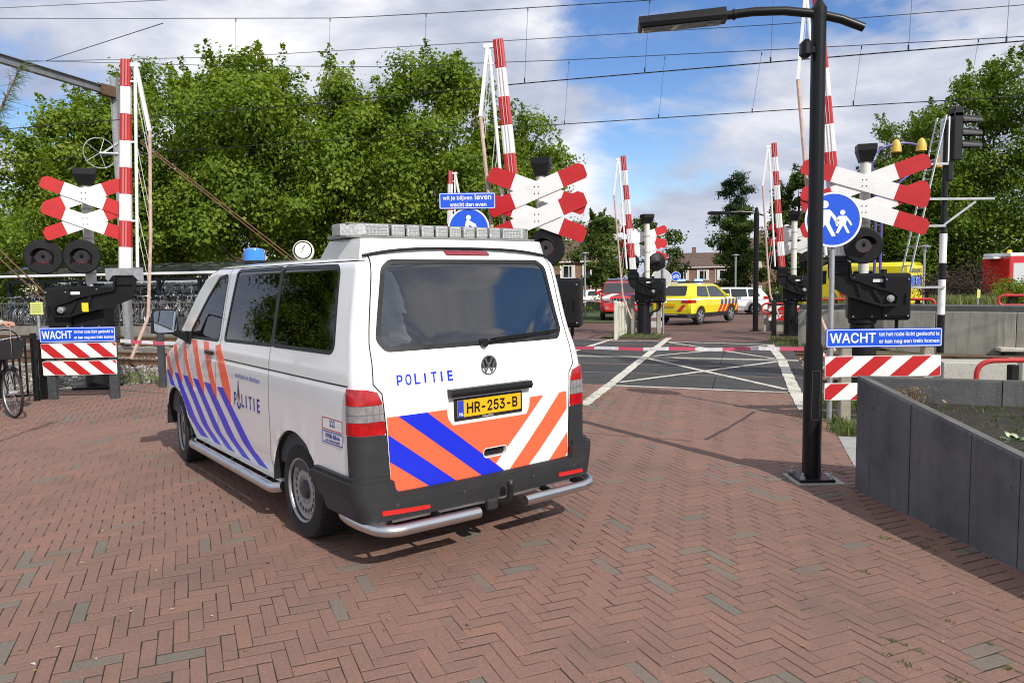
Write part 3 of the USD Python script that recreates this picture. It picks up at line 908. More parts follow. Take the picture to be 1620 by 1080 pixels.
for z in np.arange(1.05, 1.87, .10):
    ms.bar((-.72, .78, z), (.72, .78, z), .004)
ms.bar((-.72, .78, 1.86), (.72, .78, 1.86), .02); ms.bar((0, .78, 1.0), (0, .78, 1.86), .02)
ms.build('partition_mesh', M('mesh_wire', (.28, .28, .275), .5), van)
# ================================================================ ground, paving, tracks
earth = M('earth', (.085, .075, .05), .95, var=.3, vscale=1.5, dirt=.7, dirt_color=(.045, .07, .02), bump=.5, bscale=12, dirt_scale=.6)


def sheet(name, ts, ds, zf, mat_, kind='structure', parent=None, **k):
    """A sheet over the (t, d) grid."""
    ts, ds = np.asarray(ts, float), np.asarray(ds, float)
    V = np.array([W(t, d, zf(t, d)) for d in ds for t in ts])
    n = len(ts)
    F = [[j * n + i, j * n + i + 1, (j + 1) * n + i + 1, (j + 1) * n + i] for j in range(len(ds) - 1) for i in range(n - 1)]
    return obj(name, (V, np.array(F)), mat_, parent, kind=kind, **k)


def flat(name, pts, z, mat_, parent=None, thick=0.0, kind='structure', **k):
    """A flat sheet (or slab of a given thickness) over the polygon in (t, d); on the far side it follows the slope."""
    poly = Polygon(pts) if not hasattr(pts, 'geom_type') else pts
    mb = MB()
    for g in getattr(poly, 'geoms', [poly]):
        m = trimesh.creation.extrude_polygon(g, max(thick, .001), engine='earcut')
        v = m.vertices
        if thick == 0:
            keep = (np.abs(v[m.faces][:, :, 2] - .001) < 1e-6).all(1)
            f = m.faces[keep]
        else:
            f = m.faces
        zz = v[:, 2] - max(thick, .001) + z + np.array([gz(d) for d in v[:, 1]])
        mb.add(np.array([W(a, b, c) for a, b, c in zip(v[:, 0], v[:, 1], zz)]), f)
    return mb.build(name, mat_, parent, kind=kind, **k)


sheet('ground', [-600, -60, -30, -14, 0, 14, 30, 60, 600], [-60, 0, 21.0, 21.6, 60, 130, 900], lambda t, d: (-.42 if d < 21.3 else -.05) + gz(min(d, 130)), earth)

# ---- herringbone brick paving
CA, CB = .0723, .0935                                          # brick lattice along both axes
brick_ramp = [(0.0, (.162, .142, .116)), (.07, (.182, .146, .115)), (.13, (.195, .138, .106)), (.22, (.200, .124, .095)), (.45, (.215, .123, .093)), (.75, (.230, .131, .100)), (.92, (.255, .138, .098)), (1.0, (.20, .104, .079))]
brick_mat = M('paving_brick', (.2, .1, .08), .82, tone=brick_ramp, var=.20, vscale=60, dirt=.5, dirt_color=(.085, .072, .058), bump=.5, bscale=160, dirt_scale=.8)
joint_mat = M('joint_sand', (.024, .020, .017), .95, var=.3, vscale=5, dirt=.75, dirt_color=(.020, .045, .010), dirt_scale=.9)
PLAZA = Polygon([(-30, -6), (9, -6), (9, 4.5), (1.95, 4.8), (1.18, 6.7), (1.02, 6.8), (1.02, 9.0), (.86, 12.1), (-2.4, 12.62), (-9.6, 12.1), (-10.25, 11.37), (-12.04, 9.52), (-17, 4.4), (-30, -2)])
pav = flat('pavement', PLAZA, -.0052, joint_mat)
BA = math.radians(90 - 67)                                      # brick axes, from +x
e1 = np.array([math.cos(BA), math.sin(BA)]); e2 = np.array([-math.sin(BA), math.cos(BA)])
Tm = np.array([[T[0], T[1]], [D[0], D[1]]])
n3 = 3
gx = np.arange(-190, 190)
X_, Y_ = np.meshgrid(gx, gx, indexing='ij')
k_ = (X_ - Y_) % (2 * n3)
hz = np.stack([X_[k_ == 0], Y_[k_ == 0]], 1); vt = np.stack([X_[k_ == 2 * n3 - 1], Y_[k_ == 2 * n3 - 1]], 1)
cen = np.vstack([np.stack([(hz[:, 0] + n3 / 2), hz[:, 1] + .5], 1), np.stack([vt[:, 0] + .5, vt[:, 1] + n3 / 2], 1)]) * [CA, CB]
is_h = np.r_[np.ones(len(hz), bool), np.zeros(len(vt), bool)]
wave = np.stack([meshkit.noise(np.c_[cen * .45, np.zeros(len(cen))], 3) - .5, meshkit.noise(np.c_[cen * .45, np.ones(len(cen)) * 7], 5) - .5], 1) * .10
cen = cen + wave
pos = cen[:, :1] * e1 + cen[:, 1:] * e2 + np.array([0, 6.0])
tdp = pos @ Tm.T
d3 = np.c_[pos, np.zeros(len(pos))] - np.array([0, 0, EYE])
fz = d3 @ FWD; uu = 810 + F_PX * ((d3 @ RIGHT) * _cr + (-(d3 @ UP)) * _sr) / np.maximum(fz, .1)
vv = 540 + F_PX * (-(d3 @ RIGHT) * _sr - (d3 @ UP) * _cr) / np.maximum(fz, .1)
vis = (fz > .5) & (uu > -260) & (uu < 1900) & (vv < 1260)
shp = shapely.prepare(PLAZA) or PLAZA
vis &= shapely.contains_xy(PLAZA.buffer(-.07), tdp[:, 0], tdp[:, 1])
pos, is_h, fz, uu, vv = pos[vis], is_h[vis], fz[vis], uu[vis], vv[vis]
N = len(pos)
tone = np.clip(RNG.beta(3.2, 2.4, N) * .75 + .2, 0, 1)
clump = meshkit.fbm(np.c_[pos * .9, np.zeros(N)], 3, 9)
grey = RNG.random(N) < (.03 + .13 * np.clip((clump - .45) * 3, 0, 1))
tone[grey] = RNG.random(grey.sum()) * .10
hgt = RNG.normal(0, .0009, N) - .002 + .006 * (meshkit.fbm(np.c_[pos * .8, np.zeros(N)], 2, 33) - .5)
hgt = np.clip(hgt, -.0026, .0030)
tilt = RNG.normal(0, .006, (N, 2))
ang = RNG.normal(0, .009, N)


def brick_mesh(i):
    """Bricks i (an index array) as one mesh: chamfered tops with sides down to the bed."""
    i = np.atleast_1d(i); m = len(i)
    L = np.where(is_h[i], 3 * CA, CA)[:, None] - .0042; B = np.where(is_h[i], CB, 3 * CB)[:, None] - .0105
    jl = RNG.normal(0, .0012, (m, 1))
    sx, sy = np.array([[-1, 1, 1, -1]]), np.array([[-1, -1, 1, 1]])
    c = .0011
    lo = [np.stack([(L + jl - k) / 2 * sx, (B + jl - k) / 2 * sy, np.broadcast_to(z, (m, 4))], -1) for k, z in ((0.0, -.030), (0.0, -.0012), (2 * c, 0.0))]
    v = np.concatenate(lo, 1)                                    # m, 12, 3
    v[:, :, 2] += hgt[i][:, None] + (v[:, :, 0] * tilt[i, :1] + v[:, :, 1] * tilt[i, 1:]) * (v[:, :, 2] > -.02)
    ca, sa = np.cos(ang[i])[:, None], np.sin(ang[i])[:, None]
    x, y = v[:, :, 0] * ca - v[:, :, 1] * sa, v[:, :, 0] * sa + v[:, :, 1] * ca
    P_ = np.stack([pos[i, :1] + x * e1[0] + y * e2[0], pos[i, 1:] + x * e1[1] + y * e2[1], v[:, :, 2]], -1)
    f = [[8, 9, 10], [8, 10, 11]]
    for r in (0, 4):
        for a in range(4):
            b = (a + 1) % 4
            f += [[r + a, r + b, r + 4 + b], [r + a, r + 4 + b, r + 4 + a]]
    f = np.array(f)
    F_ = (f[None] + (np.arange(m) * 12)[:, None, None]).reshape(-1, 3)
    return (P_.reshape(-1, 3), F_), np.repeat(tone[i], 12)


inview = (uu > 20) & (uu < 1600) & (vv < 1075) & (vv > 400)
order = np.argsort(np.where(inview, fz, 99))
near = order[:300]
for i in near:
    m_, t_ = brick_mesh(i)
    obj('brick', m_, brick_mat, pav, tone=t_)
m_, t_ = brick_mesh(order[300:])
obj('brick_field', m_, brick_mat, pav, kind='stuff', tone=t_)

# ---- level crossing deck: asphalt and rubber panels between the rails
asph = M('crossing_asphalt', (.048, .047, .046), .85, var=.25, vscale=3, dirt=.5, dirt_color=(.085, .078, .07), bump=.5, bscale=120, dirt_scale=1.2)
asph2 = M('crossing_rubber', (.036, .036, .037), .75, var=.25, vscale=5, dirt=.45, dirt_color=(.075, .07, .06), bump=.3, bscale=90, dirt_scale=1.5)
edge_conc = M('edge_concrete', (.36, .34, .29), .9, var=.2, vscale=4, dirt=.6, dirt_color=(.14, .12, .09), dirt_scale=1.6, bump=.3, bscale=70)
deck = flat('crossing', [(-5.2, 12.1), (1.0, 11.75), (1.0, 20.9), (-5.2, 21.35)], -.05, M('deck_bed', (.03, .028, .025), .9))
RD = [13.98, 15.42, 18.55, 19.99]                                # rails, d where t = -1


def rail_d(k, t):
    return RD[k] - RK * (t + 1)


def panel(lo, hi, t0, t1, mat_, z=0.0, name='deck_panel'):
    g = .006
    pts = [(t0 + g, lo(t0) + g), (t1 - g, lo(t1) + g), (t1 - g, hi(t1) - g), (t0 + g, hi(t0) - g)]
    return flat(name, pts, z, mat_, deck, thick=.045, kind=None)


cuts = [-5.2, -3.7, -2.1, -.55, 1.0]
for a, b in zip(cuts, cuts[1:]):
    panel(lambda t: 12.45 - RK * 1.6 * (t + 1) * 0 - .085 * (t + 2.2), lambda t: rail_d(0, t) - .05, a, b, asph)
    panel(lambda t: rail_d(0, t) + .09, lambda t: rail_d(1, t) - .09, a, b, asph2)
    panel(lambda t: rail_d(1, t) + .05, lambda t: 16.70 - RK * (t + 1), a, b, asph)
    panel(lambda t: 16.72 - RK * (t + 1), lambda t: 16.98 - RK * (t + 1), a, b, edge_conc, z=.004)
    panel(lambda t: 17.0 - RK * (t + 1), lambda t: rail_d(2, t) - .05, a, b, asph)
    panel(lambda t: rail_d(2, t) + .09, lambda t: rail_d(3, t) - .09, a, b, asph2)
    panel(lambda t: rail_d(3, t) + .05, lambda t: 21.2 - RK * 2 * (t + 1), a, b, asph)

# ---- railway tracks
rust = M('rail_rust', (.15, .085, .05), .75, .3, var=.3, vscale=8)
shine = M('rail_head', (.34, .31, .28), .35, .8)
slp = M('sleeper_concrete', (.30, .28, .25), .9, var=.25, vscale=5, dirt=.5, dirt_color=(.14, .09, .06))
RPROF = Polygon([(-.07, 0), (.07, 0), (.07, .012), (.012, .035), (.010, .115), (.036, .125), (.036, .150), (.028, .158), (-.028, .158), (-.036, .150), (-.036, .125), (-.010, .115), (-.012, .035), (-.07, .012)])
for k, lab in ((0, 'nearer pair of rusty rails running across the crossing'), (2, 'farther pair of rails running across the crossing')):
    tr = thing('railway_track', lab, 'railway track')
    for j in (0, 1):
        p = W(-45, rail_d(k + j, -45), -.155)
        mb = MB(); mb.prism(RPROF, p, np.cross([0, 0, 1.0], RAIL), (0, 0, 1), 75) if False else mb.prism(RPROF, p, np.cross(RAIL, [0, 0, 1.0]) * -1, (0, 0, 1), 75)
        r_ = mb.build('rail', rust, tr)
        mb = MB(); q = p + np.array([0, 0, .1585]); mb.box(q + RAIL * 37.5, (75, .048, .003), rotz(RAIL_ANG)); mb.build('rail_head', shine, r_)
    mid = .5 * (RD[k] + RD[k + 1])
    for t in list(np.arange(-24, -5.4, .6)) + list(np.arange(1.4, 10.5, .6)):
        MB().box(W(t, mid - RK * (t + 1), -.235), (.26, 2.5, .16), rotz(RAIL_ANG), bev=.02).build('sleeper', slp, tr)

# ---- ballast: a bed and loose stones
bal = M('ballast_bed', (.15, .13, .105), .95, var=.4, vscale=7, dirt=.5, dirt_color=(.09, .06, .04), bump=1.0, bscale=22)
stone_mat = M('ballast_stone', (.2, .18, .15), .9, tone=[(0, (.10, .085, .07)), (.4, (.20, .175, .145)), (.8, (.30, .28, .25)), (1, (.44, .42, .39))], bump=.3, bscale=60)
grass_mat = M('grass_blade', (.1, .16, .03), .6, tone=[(0, (.030, .060, .010)), (.5, (.075, .13, .022)), (.8, (.13, .17, .04)), (1.0, (.26, .22, .09))], transl=.3)


def bed(name, t0, t1, lo, hi, lab):
    ts = np.linspace(t0, t1, int((t1 - t0) / .25) + 1); ss = np.linspace(0, 1, 50)
    V = np.array([W(t, lo(t) + (hi(t) - lo(t)) * s, 0) for s in ss for t in ts])
    V[:, 2] = -.17 + .05 * (meshkit.fbm(V * 3, 3, 2) - .5)
    n = len(ts)
    F = np.array([[j * n + i, j * n + i + 1, (j + 1) * n + i + 1, (j + 1) * n + i] for j in range(len(ss) - 1) for i in range(n - 1)])
    return obj(name, (V, F), bal, kind='structure', smooth=True)


def stones(name, n, area, mat_, size=(.018, .042), lab=None, z=-.15):
    ico = trimesh.creation.icosphere(0)
    P_ = area(n)
    m = len(P_)
    s = RNG.uniform(*size, (m, 1, 1)) * RNG.uniform(.6, 1.25, (m, 1, 3))
    v = ico.vertices[None] * RNG.uniform(.75, 1.2, (m, 12, 1)) * s
    a = RNG.random(m) * 6.28; b = RNG.random(m) * 6.28
    ca, sa, cb, sb = np.cos(a)[:, None], np.sin(a)[:, None], np.cos(b)[:, None], np.sin(b)[:, None]
    x, y, zz = v[..., 0], v[..., 1], v[..., 2]
    x, y = x * ca - y * sa, x * sa + y * ca
    y, zz = y * cb - zz * sb, y * sb + zz * cb
    V = np.stack([x, y, zz], -1) + P_[:, None]
    F = (ico.faces[None] + (np.arange(m) * 12)[:, None, None]).reshape(-1, 3)
    return obj(name, (V.reshape(-1, 3), F), mat_, kind='stuff', label=lab, cat='ballast', tone=np.repeat(RNG.random(m), 12))


lo_l = lambda t: np.interp(t, [-40, -14, -10.2, -5.2], [7.0, 9.3, 11.9, 12.7])
bed('ballast_bed', -34, -5.25, lo_l, lambda t: 21.9, '')
bed('ballast_bed', 1.05, 14, lambda t: 12.4, lambda t: 21.0 - .35 * (t - 1), '')


def area_l(n):
    t = RNG.uniform(-17, -5.3, n); d = RNG.uniform(0, 1, n)
    d = lo_l(t) + .25 + d ** 1.3 * (17.5 - lo_l(t))
    return np.stack([T * a + D * b + np.array([0, 0, RNG.uniform(-.17, -.13)]) for a, b in zip(t, d)])


def area_r(n):
    t = RNG.uniform(1.1, 6, n); d = RNG.uniform(12.7, 19, n)
    return np.stack([T * a + D * b + np.array([0, 0, RNG.uniform(-.17, -.13)]) for a, b in zip(t, d)])


stones('ballast', 9000, area_l, stone_mat, lab='grey and brown ballast stones along the tracks left of the van')
stones('ballast', 4000, area_r, stone_mat, lab='ballast stones between the rails right of the road')


# ---- painted markings
mark = M('road_paint', (.62, .59, .50), .75, var=.12, vscale=10, dirt=.85, dirt_color=(.11, .10, .085), dirt_scale=3.2)


def stripe(a, b, w, z=.0045, n=22, rough=.005):
    a, b = np.array(a, float), np.array(b, float)
    u = (b - a) / np.linalg.norm(b - a); nrm = np.array([-u[1], u[0]])
    k = np.linspace(0, 1, n)
    L = [a + (b - a) * s + nrm * (w / 2 + RNG.normal(0, rough)) for s in k]
    R_ = [a + (b - a) * s - nrm * (w / 2 + RNG.normal(0, rough)) for s in k[::-1]]
    p = Polygon(L + R_)
    return p if p.is_valid else p.buffer(0)


marks = [stripe((-2.22, 10.35), (-2.20, 12.45), .17), stripe((-2.20, 12.47), (-2.21, 16.69), .17), stripe((-2.21, 16.99), (-2.23, 22.6), .17),
         stripe((.72, 10.5), (.68, 12.3), .18), stripe((.68, 12.32), (.66, 16.59), .18), stripe((.66, 16.90), (.52, 20.45), .18),
         stripe((-2.12, 12.36), (.58, 12.10), .10), stripe((-2.1, 21.0), (.42, 20.42), .12), stripe((-4.3, 21.25), (-2.35, 21.05), .10),
         stripe((-2.08, 12.75), (.56, 16.40), .11), stripe((.56, 12.45), (-2.08, 16.60), .11), stripe((-2.08, 17.15), (.44, 20.25), .10), stripe((.52, 17.0), (-2.08, 20.85), .10),
         stripe((-4.15, 17.2), (-3.7, 22.4), .15)]
for i, p in enumerate(marks):
    flat('road_marking', p, .0045 + .0008 * (i % 5), mark)

# ---- far side: brick road, verge
far_brick = usdkit.material(stage, '/World/Looks/far_brick', {
    'tc': ('texture_coordinate', {}), 'mp': ('mapping', {'rotation': (0, 0, .45)}),
    'br': ('brick_texture', {'color1': (.19, .088, .066), 'color2': (.14, .082, .066), 'mortar': (.06, .045, .038), 'scale': 1.0, 'mortar_size': .006, 'brick_width': .22, 'row_height': .075}),
    'nz': ('noise_texture', {'scale': .5, 'detail': 6}), 'mr': ('map_range', {'from_min': .3, 'from_max': .7, 'to_min': .75, 'to_max': 1.2}), 'cc': ('combine_color', {}), 'mu': ('mix_color', {'blend_type': 'multiply', 'fac': 1.0}),
    'p': ('principled_bsdf', {'roughness': .8})},
    [('tc.object', 'mp.vector'), ('mp.vector', 'br.vector'), ('tc.object', 'nz.vector'), ('nz.fac', 'mr.value'), ('mr.result', 'cc.r'), ('mr.result', 'cc.g'), ('mr.result', 'cc.b'), ('br.color', 'mu.a'), ('cc.color', 'mu.b'), ('mu.result', 'p.base_color')], surface='p.BSDF')
sheet('road', [-14, -5, 0, 6, 26], [21.30, 21.5, 40, 62], lambda t, d: -.012 + gz(d), far_brick)
kerb = M('kerb_concrete', (.30, .29, .27), .9, var=.2, vscale=5, dirt=.4, bump=.2)


def tufts(name, pts, lab, h=(.05, .16), per=14, spread=.07, tone=(0, .75), w=.005):
    """Grass: curved blades, joined as stuff."""
    pts = np.asarray(pts, float); m = len(pts) * per
    b = np.repeat(pts, per, 0) + np.c_[RNG.normal(0, spread, (m, 2)), np.zeros(m)]
    a = RNG.random(m) * 6.28; L = RNG.uniform(*h, m); lean = RNG.uniform(.1, .9, m)
    dr = np.stack([np.cos(a), np.sin(a), np.zeros(m)], 1); sd_ = np.stack([-np.sin(a), np.cos(a), np.zeros(m)], 1)
    up = np.array([0, 0, 1.0])
    w_ = (w * RNG.uniform(.7, 1.6, m))[:, None]
    mid = b + up * (L * .6)[:, None] + dr * (L * lean * .25)[:, None]
    tip = b + up * (L * (1 - .3 * lean))[:, None] + dr * (L * lean * .8)[:, None]
    V = np.stack([b - sd_ * w_, b + sd_ * w_, mid - sd_ * w_ * .8, mid + sd_ * w_ * .8, tip], 1)
    f = np.array([[0, 1, 3], [0, 3, 2], [2, 3, 4]])
    F = (f[None] + (np.arange(m) * 5)[:, None, None]).reshape(-1, 3)
    return obj(name, (V.reshape(-1, 3), F), grass_mat, label=lab, cat='grass', kind='stuff', tone=np.repeat(RNG.uniform(*tone, m), 5))


def scatter(n, t0, t1, d0, d1, z=0.0, clump=None):
    t, d = RNG.uniform(t0, t1, n * 3), RNG.uniform(d0, d1, n * 3)
    k = meshkit.fbm(np.c_[t * 1.1, d * 1.1, np.zeros(len(t))], 3, 21) > (clump or 0)
    t, d = t[k][:n], d[k][:n]
    return np.stack([W(a, b, z + gz(b)) for a, b in zip(t, d)])


verge_mat = M('verge_soil', (.10, .085, .05), .95, var=.35, vscale=4, dirt=.8, dirt_color=(.06, .085, .02), dirt_scale=2, bump=.6, bscale=30)
flat('verge', [(.93, 9.05), (2.9, 8.8), (5.5, 11.0), (5.5, 12.5), (.95, 12.1)], -.030, verge_mat)
flat('verge', [(1.05, 19.4), (7, 17.2), (7, 21.0), (2, 23.6), (.55, 23.2), (.6, 20.8)], -.05, verge_mat)
flat('verge', [(-4.3, 22.4), (-2.5, 22.2), (-2.35, 24.6), (-4.0, 25.2)], .012, verge_mat)
tufts('grass', scatter(230, .95, 2.4, 9.05, 11.6, -.02, .42), 'green grass around the foot of the right striped board', tone=(.3, .9))
tufts('grass', scatter(520, .6, 6.5, 19.6, 23.0, -.04, .40), 'dry yellowish grass along the concrete ramp wall', h=(.05, .17), tone=(.4, 1.0), w=.006)
tufts('grass', scatter(260, -12.5, -6, 11.6, 13.0, -.10, .42), 'grass between the pavement and the ballast on the left', h=(.04, .13), tone=(.35, 1.0))
tufts('grass', scatter(70, -4.2, -2.5, 22.4, 25, 0.01, .42), 'weeds around the far barrier pedestal left of the road', h=(.03, .09), tone=(.3, .95), w=.006)
wd = []
for u, v, n in [(1410, 852, 8), (1425, 849, 7), (1468, 866, 12), (1475, 854, 6), (1468, 862, 8), (1375, 907, 6), (1430, 1048, 9), (1500, 1068, 7), (1330, 748, 16), (1322, 760, 10), (1340, 770, 8), (1435, 1020, 6), (1545, 876, 7), (1390, 849, 5), (1608, 1062, 8), (1410, 1012, 5), (1452, 1030, 4), (1560, 1015, 4), (1500, 980, 4), (1256, 762, 3)]:
    p = ground(u, v)
    wd += [p + np.array([*(e2 * RNG.normal(0, .045) + e1 * RNG.normal(0, .006)), -.008]) for _ in range(max(2, int(n * .6)))]
tufts('grass', wd, 'small tufts of grass in the paving joints beside the planter', h=(.006, .026), per=8, spread=.010, tone=(.3, .8), w=.0028)
wd = [ground(*p) for p in [(920, 655), (935, 640), (945, 632), (960, 622), (925, 640), (912, 632), (930, 628), (1255, 640), (1272, 655), (1265, 665), (1285, 650), (1240, 622)]]
tufts('grass', [p + np.array([RNG.normal(0, .08), RNG.normal(0, .08), -.01]) for p in wd for _ in range(4)], 'low weeds at the edges of the painted road lines', h=(.01, .05), per=8, spread=.04, tone=(.3, .95), w=.003)
# fallen leaves and crumbs
lf = MB(); lt = []
for _ in range(95):
    p = ground(RNG.uniform(-50, 1650), 620 + 450 * RNG.random() ** .7)
    if not PLAZA.contains(shapely.Point(p @ T, p @ D)):
        continue
    s = RNG.uniform(.006, .020); a = RNG.random() * 6.28
    q = np.array([[-s, 0, .003], [0, -s * .45, .008], [s, 0, .004], [0, s * .45, .010]]) @ rotz(a).T + p
    lf.add(q, [[0, 1, 2], [0, 2, 3]]); lt += [RNG.random()] * 4
lf.build('fallen_leaves', M('dead_leaf', (.3, .2, .08), .7, tone=[(0, (.05, .035, .02)), (.5, (.28, .18, .06)), (.8, (.40, .32, .12)), (1, (.5, .48, .42))]), label='small dry leaves scattered over the brick paving', cat='leaves', kind='stuff', tone=np.array(lt))
# grey concrete paving slabs beside the planter
slabs = M('paving_slab', (.34, .335, .32), .88, var=.15, vscale=5, dirt=.35, bump=.25, bscale=90)
sl_bed = flat('slab_path', [(.93, 6.75), (2.4, 6.75), (2.4, 8.95), (.93, 8.95)], -.020, joint_mat)
for i, d0 in enumerate(np.arange(6.8, 8.9, .302)):
    for t0, t1 in ((.945, 1.24), (1.245, 1.54), (1.545, 1.84), (1.845, 2.14)):
        flat('slab', [(t0, d0), (t1, d0), (t1, d0 + .296), (t0, d0 + .296)], .002 + RNG.normal(0, .0015), slabs, sl_bed, thick=.04, kind=None)
# ================================================================ level crossing barriers and signals
GR = 'level crossing barriers standing raised'
GS = 'crossing signals with red and white crosses'
mech_white = M('mast_white', (.66, .65, .60), .45, var=.08, dirt=.3, dirt_color=(.35, .32, .25), dirt_scale=3)
boom_white = M('boom_white', (.80, .80, .80), .35, dirt=.12, dirt_scale=4)
boom_red = M('boom_red', (.46, .020, .020), .38, var=.10, dirt=.12, dirt_color=(.25, .06, .05), dirt_scale=4)
pale_wood = M('weathered_pink_pole', (.50, .36, .30), .7, var=.25, vscale=9)
label_white = M('label_white', (.75, .75, .74), .5)


def barrier(label, loc, rz, length=3.6, side=-1, lean=5.0, pole_up=True, bx_=.27, skirt=True, plate=False):
    """Pedestal with drive box, curved arm and raised striped boom; side -1: it closes to the left seen from the front (-y)."""
    b = thing('level_crossing_barrier', label, 'barrier', loc, rz, GR)
    s = -side                                                   # local x grows away from the closing side
    mb = MB(); mb.lathe([(.0, .0), (.30, .0), (.30, .04), (.20, .06), (.19, .95), (.22, .97), (.22, 1.03), (0, 1.03)], n=20)
    mb.box((0, 0, .02), (.62, .62, .04), bev=.01)
    mb.build('pedestal', black_iron, b, smooth=35)
    mb = MB(); mb.box((s * .22, .02, 1.40), (.92, .46, .76), bev=.03)
    bx = mb.build('drive_box', black_iron, b, smooth=30)
    mb = MB(); mb.box((s * .47, -.03, 1.40), (.40, .50, .70), bev=.02); mb.box((s * .47, -.29, 1.40), (.36, .02, .62), bev=.008)
    mb.build('box_lid', black_iron, bx, smooth=30)
    mb = MB(); mb.cyl((s * .36, -.28, 1.38), (s * .36, -.42, 1.38), .055, 16); mb.cyl((s * .36, -.42, 1.38), (s * .36, -.45, 1.38), .03, 6)
    mb.build('pivot', galv, b)
    # curved arm: wide at the pivot, sweeping up to the boom clamp
    up = np.array([(.47, 1.26), (.50, 1.42), (.40, 1.50), (.20, 1.56), (.05, 1.62), (.20 - bx_, 1.72), (.17 - bx_, 1.96), (-.17 - bx_, 1.96), (-.16 - bx_, 1.72), (-.09 - bx_, 1.55), (-.20 - (bx_ - .27) * .6, 1.42), (.02, 1.32), (.25, 1.25)])
    P2 = Polygon(up * [s, 1]).buffer(-.02).buffer(.02)
    rim = P2.difference(P2.buffer(-.035))
    mb = MB(); mb.prism(P2, (0, -.315, 0), (1, 0, 0), (0, 0, 1), .03); mb.prism(rim, (0, -.33, 0), (1, 0, 0), (0, 0, 1), .075)
    mb.bar((s * .25, -.37, 1.30), (s * .12, -.37, 1.52), .02, .05); mb.bar((s * -.05, -.37, 1.38), (s * -.12, -.37, 1.62), .02, .05)
    arm = mb.build('boom_arm', black_iron, b)
    mb = MB(); mb.box((s * -bx_, -.33, 1.88), (.30, .10, .20), bev=.01); mb.box((s * -bx_, -.33, 2.02), (.24, .16, .10), bev=.01)
    mb.build('boom_clamp', black_iron, arm)
    if plate:
        mb = MB(); mb.prism(Polygon([(-.28, .0), (-.28, .17), (.34, .17), (.34, -.05), (.26, -.05), (.17, .05), (-.16, .05), (-.24, -.05)]), (s * -bx_ - .02, -.40, 1.90), (1, 0, 0), (0, 0, 1), .012)
        mb.build('boom_bracket', galv, arm)
    MB().box((s * .20, -.222, 1.66), (.16, .006, .05)).build('label_plate', label_white, bx)
    mb = MB()
    for xx, zz in ((.31, 1.10), (.31, 1.68), (.63, 1.10), (.63, 1.68), (-.16, 1.08), (-.16, 1.72), (.12, 1.08)):
        mb.cyl((s * xx, -.302 if xx > .2 else -.21, zz), (s * xx, -.318 if xx > .2 else -.228, zz), .013, 6)
    mb.build('bolt', galv, bx, kind='stuff')
    mb = MB(); mb.tube(arc_path([(s * .52, .05, 1.05), (s * .52, .05, .78), (s * .20, .05, .70), (s * .20, .05, .0)], .12, 4), .028, 8); mb.build('cable_conduit', black_iron, b, smooth=40)
    mb = MB(); mb.bar((s * .60, -.318, 1.30), (s * .60, -.318, 1.46), .02, .02); mb.cyl((s * .30, -.02, 1.78), (s * .30, -.02, 1.84), .05, 10); mb.box((s * .0, .05, 1.80), (.30, .2, .05), bev=.02); mb.build('lid_handle', black_iron, bx)
    # raised boom: tapering, in red and white lengths
    o = np.array([s * -bx_, -.33, 1.98]); a = math.radians(lean)
    ax = np.array([-s * math.sin(a), 0, math.cos(a)]); ex = np.array([math.cos(a), 0, s * math.sin(a)])
    n = int(round(length / .44)); L = length / n
    for k in range(n):
        w0, w1 = .20 - .05 * k / n, .20 - .05 * (k + 1) / n
        pts = np.array([o + ax * (L * (k + q)) + ex * (sx * w / 2) + np.array([0, sy * w * .30, 0]) for q, w in ((0, w0), (1, w1)) for sx, sy in ((-1, -.7), (-.7, -1), (.7, -1), (1, -.7), (1, .7), (.7, 1), (-.7, 1), (-1, .7))])
        red = (n - 1 - k) % 2 == 0
        m_ = manifold3d.Manifold.hull_points(pts)
        prim = obj('boom', m_, boom_red if red else boom_white, b, label='red length of the boom' if red else 'white length of the boom')
        q = MB()
        for xx in (-.018, .03):
            q.bar(o + ax * (L * k + .01) + ex * xx + [0, -.064, 0], o + ax * (L * (k + 1) - .01) + ex * xx + [0, -.060 + .001, 0], .006, .008)
        q.build('boom_groove', M('groove_grey', (.55, .50, .50), .5), prim)
    if skirt:                                                   # folded hanging fence with its wires
        sd = -s
        mb = MB(); mb.tube([o + ex * (sd * -0) + [sd * .20, 0, .1], o + ax * (length * .96) + [sd * .15, 0, 0]], .026, 10)
        for q in (.25, .62, .9):
            mb.bar(o + ax * length * q, o + ax * length * q + [sd * .19, 0, 0], .02, .03)
        sk = mb.build('skirt_tube', boom_white, b)
        tp = o + ax * (length * .97) + [sd * .17, 0, 0]
        lo = tp - ax * (length * .30) + [sd * .22, 0, 0]
        mb = MB(); mb.bar(tp, lo, .06, .05); mb.box(tp + [sd * -.02, 0, .02], (.16, .05, .06))
        mb.build('skirt_bar', boom_white, sk)
        pts = [lo, o + [sd * .44, 0, .55], o + [sd * .33, 0, -.75], o + [sd * .05, -.1, -1.45]] if True else None
        mb = MB(); mb.tube(arc_path(pts, .1, 4), .028, 8)
        mb.build('hanging_pole', pale_wood, sk)
        mb = MB()
        for q in (.05, .35, .65):
            mb.cyl(tp - ax * (length * q), lo - ax * (length * (q * .9 + .05)) + [0, .01, 0], .005, 5)
            mb.cyl(o + ax * (length * (.9 - q)) + [sd * .16, 0, 0], o + ax * (length * (.6 - q)) + [sd * .38, 0, 0], .005, 5)
        mb.build('skirt_wire', M('wire_white', (.62, .60, .56), .5), sk)
    return b


